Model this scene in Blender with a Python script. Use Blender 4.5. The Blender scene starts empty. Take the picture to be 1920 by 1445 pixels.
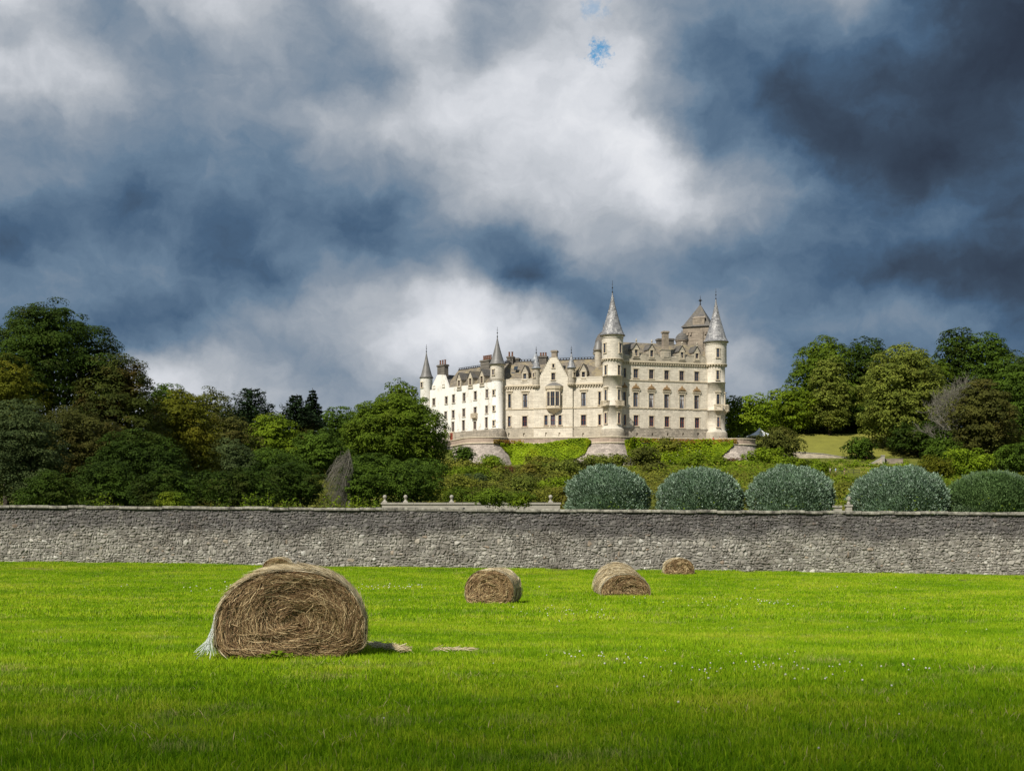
import bpy, bmesh, math, random
import numpy as np
from mathutils import Vector, Matrix

C = bpy.context.scene.collection
R = math.radians
random.seed(7)

# ---------------------------------------------------------------- camera, sky, sun, exposure
F, CX, CY, EYE = 2300.0, 960.0, 960.0, 1.6
cam_d = bpy.data.cameras.new('camera')
cam = bpy.data.objects.new('camera', cam_d); C.objects.link(cam)
cam.location = (0, 0, EYE); cam.rotation_euler = (R(90), 0, 0)
cam_d.sensor_width = 36.0; cam_d.lens = 36.0 * F / 1920.0
cam_d.shift_y = (CY - 722.5) / 1920.0
cam_d.clip_start = 0.1; cam_d.clip_end = 6000
bpy.context.scene.camera = cam

sc = bpy.context.scene
sc.view_settings.view_transform = 'Standard'; sc.view_settings.look = 'None'
EXPO = 0.45
sc.view_settings.exposure = EXPO; sc.view_settings.gamma = 1.0
try: sc.view_settings.use_curve_mapping = False
except Exception: pass
sc.cycles.max_bounces = 6; sc.cycles.transparent_max_bounces = 6

SUN_DIR = Vector((-0.46, -0.66, 0.82)).normalized()
sun_d = bpy.data.lights.new('sun', 'SUN'); sun_d.energy = 4.4; sun_d.angle = R(0.55); sun_d.color = (1.0, 0.94, 0.84)
sun = bpy.data.objects.new('sun', sun_d); C.objects.link(sun)
sun.rotation_euler = SUN_DIR.to_track_quat('Z', 'Y').to_euler(); sun.location = (-60, -60, 120)

def s2l(c):
    c = c / 255.0
    return c / 12.92 if c <= 0.04045 else ((c + 0.055) / 1.055) ** 2.4
def lin(r, g, b): return (s2l(r), s2l(g), s2l(b), 1.0)

class NT:
    """small node-tree helper"""
    def __init__(s, tree): s.t = tree; s.n = tree.nodes; s.l = tree.links
    def new(s, typ, **kw):
        n = s.n.new(typ)
        for k, v in kw.items(): setattr(n, k, v)
        return n
    def set(s, inp, v):
        if hasattr(v, 'is_output'): s.l.new(v, inp)
        elif v is not None: inp.default_value = v
    def math(s, op, a, b=None, c=None, clamp=False):
        n = s.new('ShaderNodeMath', operation=op); n.use_clamp = clamp
        s.set(n.inputs[0], a); s.set(n.inputs[1], b); s.set(n.inputs[2], c); return n.outputs[0]
    def vmath(s, op, a, b=None):
        n = s.new('ShaderNodeVectorMath', operation=op); s.set(n.inputs[0], a); s.set(n.inputs[1], b); return n.outputs[0]
    def mix(s, f, a, b, blend='MIX'):
        n = s.new('ShaderNodeMix', data_type='RGBA', blend_type=blend)
        s.set(n.inputs[0], f); s.set(n.inputs[6], a); s.set(n.inputs[7], b); return n.outputs[2]
    def fmix(s, f, a, b):
        n = s.new('ShaderNodeMix', data_type='FLOAT')
        s.set(n.inputs[0], f); s.set(n.inputs[2], a); s.set(n.inputs[3], b); return n.outputs[0]
    def ramp(s, f, stops, interp='LINEAR'):
        n = s.new('ShaderNodeValToRGB'); r = n.color_ramp; r.interpolation = interp
        while len(r.elements) < len(stops): r.elements.new(0.5)
        for e, (p, c) in zip(r.elements, stops):
            e.position = p; e.color = c if isinstance(c, tuple) else (c, c, c, 1)
        s.set(n.inputs[0], f); return n.outputs[0]
    def noise(s, vec, scale, detail=3, rough=0.55, dist=0.0, out=0):
        n = s.new('ShaderNodeTexNoise'); s.set(n.inputs['Vector'], vec)
        n.inputs['Scale'].default_value = scale; n.inputs['Detail'].default_value = detail
        n.inputs['Roughness'].default_value = rough; n.inputs['Distortion'].default_value = dist
        return n.outputs[out]
    def maprange(s, v, a, b, c=0.0, d=1.0, smooth=True):
        n = s.new('ShaderNodeMapRange'); n.interpolation_type = 'SMOOTHSTEP' if smooth else 'LINEAR'
        s.set(n.inputs['Value'], v)
        for k, x in zip(('From Min', 'From Max', 'To Min', 'To Max'), (a, b, c, d)): s.set(n.inputs[k], x)
        return n.outputs[0]

# sky: broken storm cloud over a Nishita blue; brightness of the cloud masses on an azimuth / elevation lattice
world = bpy.data.worlds.new('World'); sc.world = world; world.use_nodes = True
world.node_tree.nodes.clear()
w = NT(world.node_tree)
gen = w.new('ShaderNodeTexCoord').outputs['Generated']
def warp_by(scale, det, amp):
    a = w.noise(gen, scale, det, 0.6, 0.0, 1)
    return w.vmath('MULTIPLY', w.vmath('SUBTRACT', a, (0.5, 0.5, 0.5)), (amp, amp, amp * 0.8))
d = w.vmath('ADD', w.vmath('ADD', gen, warp_by(13.0, 2, 0.05)), warp_by(40.0, 5, 0.030))
sep = w.new('ShaderNodeSeparateXYZ'); w.l.new(d, sep.inputs[0])
az = w.math('ARCTAN2', sep.outputs[0], sep.outputs[1])
HW = math.pi / 8
u = w.math('DIVIDE', w.math('PINGPONG', w.math('ADD', az, HW + 8 * HW), 2 * HW), 2 * HW)
el = w.math('ARCSINE', sep.outputs[2])
v = w.math('DIVIDE', w.math('PINGPONG', w.math('MAXIMUM', el, 0.0), 0.4), 0.4)     # 0.4 rad = top of the frame
SKY = [[197, 148, 128, 202, 195, 189, 174, 107, 202, 205, 224, 158, 140, 202, 206, 149, 117, 133, 140, 120, 190, 131, 79, 59, 45], [242, 179, 95, 154, 190, 198, 183, 140, 113, 201, 200, 122, 162, 173, 184, 176, 162, 112, 119, 93, 133, 100, 75, 46, 52], [145, 187, 142, 123, 104, 143, 150, 146, 131, 141, 176, 148, 233, 196, 223, 224, 133, 78, 93, 104, 82, 94, 91, 47, 42], [201, 210, 191, 141, 134, 156, 146, 131, 129, 111, 215, 213, 208, 211, 237, 125, 131, 142, 74, 59, 86, 53, 58, 39, 42], [193, 180, 147, 135, 118, 143, 110, 190, 171, 205, 206, 201, 215, 221, 206, 271, 121, 80, 83, 49, 50, 87, 65, 60, 56], [128, 126, 131, 117, 119, 122, 110, 125, 137, 195, 139, 187, 205, 183, 191, 226, 205, 111, 129, 91, 39, 46, 44, 51, 77], [136, 132, 108, 92, 103, 129, 105, 125, 114, 90, 158, 201, 191, 201, 183, 216, 254, 166, 169, 119, 102, 44, 30, 38, 91], [131, 92, 89, 52, 116, 59, 103, 93, 61, 94, 134, 127, 128, 172, 190, 164, 188, 175, 132, 122, 91, 103, 97, 98, 55], [60, 97, 124, 117, 132, 68, 121, 131, 107, 118, 122, 91, 78, 102, 166, 169, 106, 100, 90, 106, 101, 91, 87, 92, 70], [107, 136, 119, 106, 112, 107, 62, 110, 188, 173, 183, 219, 73, 37, 116, 119, 119, 107, 136, 97, 74, 49, 36, 35, 44], [120, 116, 102, 89, 86, 112, 183, 156, 174, 174, 221, 254, 225, 255, 80, 93, 176, 159, 105, 103, 133, 150, 135, 115, 56], [90, 81, 71, 112, 152, 159, 114, 113, 154, 218, 237, 217, 191, 158, 133, 200, 186, 168, 176, 99, 104, 108, 107, 104, 84], [148, 141, 174, 249, 243, 168, 193, 130, 139, 175, 160, 161, 123, 141, 152, 171, 154, 132, 189, 90, 112, 114, 115, 104, 99], [160, 160, 160, 160, 170, 170, 170, 170, 150, 150, 150, 150, 155, 155, 155, 155, 141, 141, 141, 141, 121, 121, 121, 121, 121]]
lum = None; wsum = None
rowc = w.math('DIVIDE', w.math('SUBTRACT', CY, w.math('MULTIPLY', w.math('TANGENT', w.math('MULTIPLY', v, 0.4)), F)), 60.0)
rowc = w.math('MINIMUM', rowc, 13.0)
for i in range(len(SKY)):
    out = w.ramp(u, [(k / 24.0, SKY[i][k] / 255.0) for k in range(25)], 'B_SPLINE')
    t = w.math('DIVIDE', w.math('SUBTRACT', rowc, float(i)), 1.42)
    t = w.math('MAXIMUM', w.math('SUBTRACT', 1.0, w.math('MULTIPLY', t, t)), 0.0); t = w.math('MULTIPLY', t, t)
    lum = w.math('MULTIPLY', out, t) if lum is None else w.math('MULTIPLY_ADD', out, t, lum)
    wsum = t if wsum is None else w.math('ADD', wsum, t)
lum = w.math('DIVIDE', lum, wsum)
lum = w.math('MULTIPLY', lum, 1.0)
lum = w.fmix(w.maprange(el, 0.7, 1.0), lum, 0.52)
str_n = w.vmath('MULTIPLY', d, (1.0, 1.0, 1.35))
det = w.noise(str_n, 16.0, 8, 0.58, 0.5)
det2 = w.noise(str_n, 55.0, 6, 0.6, 0.4)
bil = w.math('ABSOLUTE', w.math('SUBTRACT', w.noise(str_n, 24.0, 6, 0.55, 0.3), 0.5))
amp = w.math('ADD', 0.07, w.math('MULTIPLY', w.math('MULTIPLY', lum, w.math('SUBTRACT', 1.15, lum)), 0.46))
lum = w.math('ADD', lum, w.math('MULTIPLY', w.math('SUBTRACT', det, 0.5), amp))
lum = w.math('ADD', lum, w.math('MULTIPLY', w.math('SUBTRACT', 0.09, bil), w.math('MULTIPLY', amp, 0.35)))
lum = w.math('ADD', lum, w.math('MULTIPLY', w.math('SUBTRACT', det2, 0.5), w.math('MULTIPLY', amp, 0.42)))
k = 2 ** (-EXPO)
def cl(r, g, b): a = lin(r, g, b); return (a[0] * k, a[1] * k, a[2] * k, 1)
cloud = w.ramp(lum, [(0.15, cl(48, 58, 74)), (0.25, cl(60, 75, 94)), (0.35, cl(74, 99, 126)), (0.46, cl(104, 127, 150)),
                     (0.56, cl(136, 149, 164)), (0.70, cl(176, 182, 190)), (0.84, cl(216, 219, 225)), (0.97, cl(244, 245, 248))])
nish = w.new('ShaderNodeTexSky'); nish.sky_type = 'NISHITA'; nish.sun_disc = False
nish.sun_elevation = math.asin(SUN_DIR.z); nish.sun_rotation = math.atan2(SUN_DIR.x, SUN_DIR.y)
blue = w.vmath('MULTIPLY', nish.outputs[0], (0.055, 0.098, 0.106))
# gap in the cloud near the top of the frame
rag = w.noise(gen, 95.0, 6, 0.72, 0.0, 1)
rag = w.vmath('MULTIPLY', w.vmath('SUBTRACT', rag, (0.5, 0.5, 0.5)), (0.042, 0.042, 0.034))
gp_ = w.vmath('ADD', gen, rag)
def gap_at(px, py, r0, r1_):
    gd = w.new('ShaderNodeVectorMath', operation='DISTANCE'); w.l.new(gp_, gd.inputs[0]); gd.inputs[1].default_value = Vector(((px - CX) / F, 1, (CY - py) / F)).normalized()
    return w.maprange(gd.outputs['Value'], r0, r1_)
gap = w.math('MAXIMUM', gap_at(1132, 92, 0.0105, 0.001), gap_at(1113, 103, 0.0085, 0.001))
gap = w.math('MAXIMUM', gap, w.math('MULTIPLY', gap_at(1116, 12, 0.014, 0.002), 0.45))
skycol = w.mix(gap, cloud, blue)
bg = w.new('ShaderNodeBackground'); w.l.new(skycol, bg.inputs[0]); bg.inputs[1].default_value = 1.0
wo = w.new('ShaderNodeOutputWorld'); w.l.new(bg.outputs[0], wo.inputs[0])
# the sky is blurred by nature: a modest importance map is enough
world.cycles.sampling_method = 'MANUAL'; world.cycles.sample_map_resolution = 512

# ---------------------------------------------------------------- helpers
def at(px, py, Y): return Vector(((px - CX) / F * Y, Y, EYE + (CY - py) / F * Y))
def tag(o, label=None, cat=None, group=None, kind=None):
    for kk, vv in (('label', label), ('category', cat), ('group', group), ('kind', kind)):
        if vv: o[kk] = vv
    return o
def empty(name, loc, label=None, cat=None, group=None, rz=0.0):
    o = bpy.data.objects.new(name, None); C.objects.link(o); o.empty_display_size = 0.3
    o.location = loc; o.rotation_euler = (0, 0, rz); return tag(o, label, cat, group)
def link(name, me, parent=None, loc=None, rz=None):
    o = bpy.data.objects.new(name, me); C.objects.link(o)
    if parent is not None: o.parent = parent
    if loc is not None: o.location = loc
    if rz is not None: o.rotation_euler = (0, 0, rz)
    return o
def np_mesh(name, V, faces, mats, midx=None, smooth=False):
    """V (n,3); faces = list of int arrays (m,k)"""
    me = bpy.data.meshes.new(name)
    V = np.asarray(V, dtype=np.float32); me.vertices.add(len(V)); me.vertices.foreach_set('co', V.ravel())
    loops = np.concatenate([np.asarray(f, dtype=np.int32).ravel() for f in faces])
    tot = np.concatenate([np.full(len(f), np.asarray(f).shape[1], dtype=np.int32) for f in faces])
    me.loops.add(len(loops)); me.loops.foreach_set('vertex_index', loops)
    me.polygons.add(len(tot)); st = np.zeros(len(tot), dtype=np.int32); st[1:] = np.cumsum(tot)[:-1]
    me.polygons.foreach_set('loop_start', st); me.polygons.foreach_set('loop_total', tot)
    for m in (mats if isinstance(mats, (list, tuple)) else [mats]): me.materials.append(m)
    if midx is not None: me.polygons.foreach_set('material_index', np.asarray(midx, dtype=np.int32))
    if smooth: me.polygons.foreach_set('use_smooth', np.ones(len(tot), dtype=bool))
    me.update(calc_edges=True); me.validate(); return me

class MB:
    """collects polygons for ONE mesh"""
    def __init__(s): s.v = []; s.f = []; s.m = []
    def add(s, verts, faces, mi=0):
        b = len(s.v); s.v += [tuple(p) for p in verts]
        for f in faces: s.f.append([b + i for i in f]); s.m.append(mi)
    def box(s, o, ex, ey, ez, mi=0):
        o, ex, ey, ez = Vector(o), Vector(ex), Vector(ey), Vector(ez)
        p = [o, o + ex, o + ex + ey, o + ey]; p += [q + ez for q in p]
        s.add(p, [(0, 3, 2, 1), (4, 5, 6, 7), (0, 1, 5, 4), (1, 2, 6, 5), (2, 3, 7, 6), (3, 0, 4, 7)], mi)
    def cbox(s, c, sx, sy, sz, mi=0):          # centre, sizes, axis aligned
        s.box((c[0] - sx / 2, c[1] - sy / 2, c[2] - sz / 2), (sx, 0, 0), (0, sy, 0), (0, 0, sz), mi)
    def prism(s, poly, dvec, mi=0):
        n = len(poly); d = Vector(dvec); p = [Vector(q) for q in poly]; p += [q + d for q in p]
        s.add(p, [tuple(range(n))[::-1], tuple(range(n, 2 * n))] + [(i, (i + 1) % n, n + (i + 1) % n, n + i) for i in range(n)], mi)
    def lathe(s, prof, c=(0, 0), seg=24, a0=0.0, a1=2 * math.pi, mi=0, zoff=0.0):
        full = abs(a1 - a0 - 2 * math.pi) < 1e-6; n = seg if full else seg + 1
        vs = []
        for r, z in prof:
            for i in range(n):
                a = a0 + (a1 - a0) * i / seg; vs.append((c[0] + r * math.cos(a), c[1] + r * math.sin(a), z + zoff))
        fs = []
        for j in range(len(prof) - 1):
            for i in range(seg):
                i2 = (i + 1) % n; fs.append((j * n + i, j * n + i2, (j + 1) * n + i2, (j + 1) * n + i))
        s.add(vs, fs, mi)
    def tube(s, pts, rad, seg=6, mi=0):
        pts = [Vector(p) for p in pts]; vs = []; n = len(pts)
        for i, p in enumerate(pts):
            t = (pts[min(i + 1, n - 1)] - pts[max(i - 1, 0)]).normalized()
            a = t.orthogonal().normalized() if abs(t.z) > 0.9 else t.cross(Vector((0, 0, 1))).normalized()
            b = t.cross(a); r = rad[i] if isinstance(rad, (list, tuple)) else rad
            for k in range(seg):
                an = 2 * math.pi * k / seg; vs.append(p + (a * math.cos(an) + b * math.sin(an)) * r)
        fs = [(j * seg + k, j * seg + (k + 1) % seg, (j + 1) * seg + (k + 1) % seg, (j + 1) * seg + k) for j in range(n - 1) for k in range(seg)]
        fs.append(tuple(range(seg))[::-1]); fs.append(tuple(range((n - 1) * seg, n * seg)))
        s.add(vs, fs, mi)
    def mesh(s, name, mats, smooth=False):
        me = bpy.data.meshes.new(name); me.from_pydata(s.v, [], s.f)
        for m in (mats if isinstance(mats, (list, tuple)) else [mats]): me.materials.append(m)
        me.polygons.foreach_set('material_index', s.m)
        if smooth: me.polygons.foreach_set('use_smooth', [True] * len(s.f))
        me.update(); return me
    def build(s, name, mats, parent=None, loc=None, smooth=False, rz=None):
        return link(name, s.mesh(name, mats, smooth), parent, loc, rz)
def auto_smooth(o, ang=35):
    try:
        o.data.shade_smooth_by_angle(R(ang)) if hasattr(o.data, 'shade_smooth_by_angle') else None
    except Exception: pass

# ---------------------------------------------------------------- materials
def new_mat(name):
    m = bpy.data.materials.new(name); m.use_nodes = True; m.node_tree.nodes.clear()
    return m, NT(m.node_tree)
def finish(m, n, col, rough=0.85, bump=None, bstr=0.3, bdist=0.05, metal=0.0, spec=0.3):
    p = n.new('ShaderNodeBsdfPrincipled'); n.set(p.inputs['Base Color'], col); n.set(p.inputs['Roughness'], rough)
    p.inputs['Metallic'].default_value = metal; p.inputs['Specular IOR Level'].default_value = spec
    if bump is not None:
        b = n.new('ShaderNodeBump'); b.inputs['Strength'].default_value = bstr; b.inputs['Distance'].default_value = bdist
        n.set(b.inputs['Height'], bump); n.l.new(b.outputs[0], p.inputs['Normal'])
    o = n.new('ShaderNodeOutputMaterial'); n.l.new(p.outputs[0], o.inputs[0]); return m
def world_pos(n): return n.new('ShaderNodeNewGeometry').outputs['Position']
def simple(name, c, rough=0.8, var=0.25, scale=1.0, metal=0.0, spec=0.3, bstr=0.15):
    m, n = new_mat(name); p = world_pos(n)
    f = n.noise(p, scale, 5, 0.6); f2 = n.noise(p, scale * 7, 3, 0.6)
    f = n.math('ADD', n.math('MULTIPLY', f, 0.65), n.math('MULTIPLY', f2, 0.35))
    lo = tuple(x * (1 - var) for x in c[:3]) + (1,); hi = tuple(min(1, x * (1 + var)) for x in c[:3]) + (1,)
    return finish(m, n, n.ramp(f, [(0.3, lo), (0.7, hi)]), rough, f2, bstr, 0.05, metal, spec)

def m_leaf(name, dark, light, accent=None, acc=0.0, trans=0.3, rough=0.7, clump=0.22, wide=0.05):
    m, n = new_mat(name); p = world_pos(n)
    ri = n.new('ShaderNodeNewGeometry').outputs['Random Per Island']
    c = n.mix(ri, dark + (1,), light + (1,))
    c1 = n.noise(p, clump, 3, 0.6)
    c = n.mix(n.maprange(c1, 0.35, 0.68, 0.0, 1.0), c, n.mix(ri, light + (1,), tuple(min(1, x * 1.5) for x in light) + (1,)))
    if accent is not None:
        a = n.math('MULTIPLY', n.maprange(n.noise(p, wide * 5, 4, 0.65), 0.50, 0.64), acc)
        c = n.mix(a, c, accent + (1,))
    pb = n.new('ShaderNodeBsdfPrincipled'); n.set(pb.inputs['Base Color'], c); pb.inputs['Roughness'].default_value = rough
    pb.inputs['Specular IOR Level'].default_value = 0.08
    tb = n.new('ShaderNodeBsdfTranslucent'); n.l.new(n.mix(0.5, c, (0.25, 0.32, 0.02, 1), 'MULTIPLY') if False else c, tb.inputs[0])
    ms = n.new('ShaderNodeMixShader'); ms.inputs[0].default_value = trans
    n.l.new(pb.outputs[0], ms.inputs[1]); n.l.new(tb.outputs[0], ms.inputs[2])
    o = n.new('ShaderNodeOutputMaterial'); n.l.new(ms.outputs[0], o.inputs[0]); return m

def m_ashlar(name, base, var, stain, bw=0.9, bh=0.42, stain_amt=0.5, bstr=0.4):
    m, n = new_mat(name); g = n.new('ShaderNodeNewGeometry'); p = g.outputs['Position']
    sp = n.new('ShaderNodeSeparateXYZ'); n.l.new(p, sp.inputs[0])
    cmb = n.new('ShaderNodeCombineXYZ'); n.l.new(n.math('ADD', sp.outputs[0], n.math('MULTIPLY', sp.outputs[1], 0.6)), cmb.inputs[0]); n.l.new(sp.outputs[2], cmb.inputs[1])
    br = n.new('ShaderNodeTexBrick'); n.l.new(cmb.outputs[0], br.inputs['Vector'])
    for kk, vv in (('Scale', 1.0), ('Mortar Size', 0.02), ('Mortar Smooth', 0.3), ('Bias', 0.0), ('Brick Width', bw), ('Row Height', bh)): br.inputs[kk].default_value = vv
    br.inputs['Color1'].default_value = (0, 0, 0, 1); br.inputs['Color2'].default_value = (1, 1, 1, 1); br.inputs['Mortar'].default_value = (0.3, 0.3, 0.3, 1)
    col = n.mix(br.outputs['Color'], tuple(x * (1 - var) for x in base) + (1,), tuple(min(1, x * (1 + var)) for x in base) + (1,))
    st = n.noise(n.vmath('MULTIPLY', p, (0.5, 0.5, 0.16)), 1.0, 5, 0.65)
    st2 = n.noise(p, 2.4, 4, 0.7)
    s = n.math('MULTIPLY', n.maprange(n.math('ADD', n.math('MULTIPLY', st, 0.7), n.math('MULTIPLY', st2, 0.3)), 0.44, 0.66), stain_amt)
    col = n.mix(s, col, stain + (1,))
    col = n.mix(n.math('MULTIPLY', br.outputs['Fac'], 0.45), col, tuple(x * 0.55 for x in base) + (1,))
    h = n.math('SUBTRACT', n.math('MULTIPLY', st2, 0.5), br.outputs['Fac'])
    return finish(m, n, col, 0.9, h, bstr, 0.06)

M = {}
M['cream'] = m_ashlar('cream_ashlar', (0.60, 0.548, 0.452), 0.12, (0.33, 0.29, 0.23), 1.1, 0.42, 0.55)
M['trim'] = simple('dressed_stone', (0.52, 0.45, 0.335), 0.85, 0.22, 2.0)
M['grey_ashlar'] = m_ashlar('weathered_grey_ashlar', (0.42, 0.375, 0.295), 0.14, (0.17, 0.15, 0.125), 0.9, 0.4, 0.6)
M['plinth'] = m_ashlar('rough_plinth_stone', (0.34, 0.30, 0.24), 0.25, (0.13, 0.12, 0.10), 0.8, 0.38, 0.75, 0.9)
M['tower_stone'] = m_ashlar('tower_stone', (0.57, 0.522, 0.435), 0.13, (0.29, 0.26, 0.21), 0.9, 0.40, 0.5)
M['dark_stone'] = m_ashlar('dark_chimney_stone', (0.15, 0.135, 0.115), 0.25, (0.06, 0.055, 0.05), 0.8, 0.36, 0.6)
M['old_tower'] = m_ashlar('old_tower_stone', (0.27, 0.225, 0.175), 0.2, (0.13, 0.115, 0.095), 0.9, 0.42, 0.6)
M['terrace'] = m_ashlar('terrace_stone', (0.40, 0.345, 0.30), 0.3, (0.19, 0.16, 0.14), 0.75, 0.30, 0.6, 1.0)
M['parapet'] = m_ashlar('parapet_stone', (0.40, 0.31, 0.245), 0.2, (0.23, 0.185, 0.145), 1.2, 0.5, 0.6, 0.6)
def m_harl():
    m, n = new_mat('white_harling'); p = world_pos(n)
    a = n.noise(n.vmath('MULTIPLY', p, (1, 1, 0.5)), 0.55, 6, 0.7); b = n.noise(p, 2.6, 4, 0.7)
    s = n.maprange(n.math('ADD', n.math('MULTIPLY', a, 0.6), n.math('MULTIPLY', b, 0.4)), 0.50, 0.64)
    return finish(m, n, n.mix(n.math('MULTIPLY', s, 0.8), (0.74, 0.72, 0.67, 1), (0.42, 0.38, 0.30, 1)), 0.9, b, 0.25, 0.05)
M['harl'] = m_harl()
def m_roof(name, c1, c2, lichen, amt):
    m, n = new_mat(name); p = world_pos(n)
    sp = n.new('ShaderNodeSeparateXYZ'); n.l.new(p, sp.inputs[0])
    cmb = n.new('ShaderNodeCombineXYZ'); n.l.new(n.math('ADD', sp.outputs[0], n.math('MULTIPLY', sp.outputs[1], 0.4)), cmb.inputs[0]); n.l.new(sp.outputs[2], cmb.inputs[1])
    br = n.new('ShaderNodeTexBrick'); n.l.new(cmb.outputs[0], br.inputs['Vector'])
    for kk, vv in (('Scale', 1.0), ('Mortar Size', 0.015), ('Brick Width', 0.4), ('Row Height', 0.26)): br.inputs[kk].default_value = vv
    br.inputs['Color1'].default_value = (0, 0, 0, 1); br.inputs['Color2'].default_value = (1, 1, 1, 1); br.inputs['Mortar'].default_value = (0.2, 0.2, 0.2, 1)
    col = n.mix(br.outputs['Color'], c1 + (1,), c2 + (1,))
    l = n.noise(p, 0.5, 6, 0.7)
    col = n.mix(n.math('MULTIPLY', n.maprange(l, 0.45, 0.62), amt), col, lichen + (1,))
    return finish(m, n, col, 0.75, n.math('SUBTRACT', n.math('MULTIPLY', l, 0.3), br.outputs['Fac']), 0.5, 0.05, 0, 0.4)
M['roof'] = m_roof('slate_roof', (0.11, 0.095, 0.075), (0.20, 0.17, 0.13), (0.30, 0.24, 0.12), 0.5)
M['roof_dark'] = m_roof('dark_slate_roof', (0.07, 0.068, 0.065), (0.13, 0.12, 0.11), (0.17, 0.14, 0.09), 0.4)
M['lead'] = simple('lead_sheet', (0.135, 0.13, 0.122), 0.5, 0.35, 0.9, 0.0, 0.5)
M['lead_blue'] = simple('grey_blue_lead', (0.23, 0.25, 0.28), 0.45, 0.25, 0.8, 0.0, 0.5)
def m_island(name, stops, rough=0.7, spec=0.4, nscale=1.2, nmix=0.4):
    m, n = new_mat(name); ri = n.new('ShaderNodeNewGeometry').outputs['Random Per Island']
    oi = n.new('ShaderNodeObjectInfo').outputs['Random']
    f = n.math('FRACT', n.math('ADD', ri, oi)); p = world_pos(n)
    f = n.fmix(nmix, f, n.noise(p, nscale, 4, 0.6))
    return finish(m, n, n.ramp(f, [(a, c + (1,)) for a, c in stops]), rough, n.noise(p, nscale * 14, 3, 0.6), 0.35, 0.02, 0, spec)
M['spire_slate'] = m_island('spire_slate', [(0.1, (0.10, 0.10, 0.105)), (0.45, (0.20, 0.20, 0.205)), (0.85, (0.36, 0.355, 0.345))], 0.5, 0.5)
M['iron'] = simple('wrought_iron', (0.03, 0.03, 0.033), 0.5, 0.2, 3.0)
M['pot'] = simple('terracotta_pot', (0.16, 0.075, 0.045), 0.85, 0.35, 2.0)
M['glass'] = None
def m_glass():
    m, n = new_mat('window_glass'); oi = n.new('ShaderNodeObjectInfo').outputs['Random']
    return finish(m, n, n.ramp(oi, [(0.0, (0.012, 0.015, 0.022, 1)), (0.6, (0.03, 0.04, 0.055, 1)), (1.0, (0.075, 0.09, 0.115, 1))]), 0.08, None, spec=0.6)
M['glass'] = m_glass()
M['sash'] = simple('brown_painted_sash', (0.17, 0.11, 0.075), 0.6, 0.2, 3.0)
M['sash_red'] = simple('red_painted_sash', (0.20, 0.045, 0.028), 0.6, 0.2, 3.0)
M['sash_white'] = simple('off_white_sash', (0.45, 0.42, 0.36), 0.6, 0.15, 3.0)
M['curtain'] = simple('pale_curtain', (0.42, 0.42, 0.43), 0.9, 0.12, 2.0)
M['carved'] = simple('carved_brown_stone', (0.26, 0.17, 0.085), 0.9, 0.35, 3.0)
M['bark'] = simple('bark', (0.045, 0.036, 0.027), 0.95, 0.45, 2.5, bstr=0.6)
M['twig'] = simple('bare_grey_twig', (0.145, 0.135, 0.108), 0.95, 0.3, 1.5)
# ---------------------------------------------------------------- ground heights
def sstep(x, a, b):
    t = np.clip((np.asarray(x, float) - a) / (b - a), 0, 1); return t * t * (3 - 2 * t)
WALL_Y0, WALL_K = 55.4, -0.108
def wall_y(x): return WALL_Y0 + WALL_K * np.asarray(x, float)
def g_field(x, y):
    x = np.asarray(x, float); y = np.asarray(y, float)
    b = np.interp(y, [-60, 0, 6, 12.2, 20, 33, 45, 52, 57, 70], [0.6, 0.36, 0.28, 0.13, -0.30, -0.85, -1.0, -0.98, -0.90, -0.9])
    xx = np.clip(x, -40, 40)
    return b - 0.0065 * xx * np.clip(y / 56, 0, 1.2) + 0.03 * np.sin(x * 0.31 + 1) * np.sin(y * 0.23) * np.clip(y / 12, 0, 1)
def g_garden(x, y):
    x = np.asarray(x, float); y = np.asarray(y, float)
    l = np.interp(y, [50, 110, 150, 250, 350, 600, 1500], [-1.2, -0.5, 1, 6, 12, 20, 20])
    m = np.interp(y, [50, 95, 110, 150, 200, 281, 288, 296, 420, 600, 1500], [-1.2, -1.0, 0.3, 3, 6.5, 12.2, 13.0, 16.8, 18.0, 25, 25])
    r = np.interp(y, [50, 110, 200, 240, 284, 291, 300, 304, 307, 335, 360, 450, 1500], [-1.2, 0, 5, 7.2, 10.2, 10.5, 14.2, 15.0, 15.6, 22.9, 23.6, 26, 26])
    wl = sstep(x, -66, -30); wr = sstep(x, 55, 66)
    z = l * (1 - wl) + m * wl; return z * (1 - wr) + r * wr
def gz(x, y): return float(g_field(x, y)) if y < float(wall_y(x)) else float(g_garden(x, y))

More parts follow.
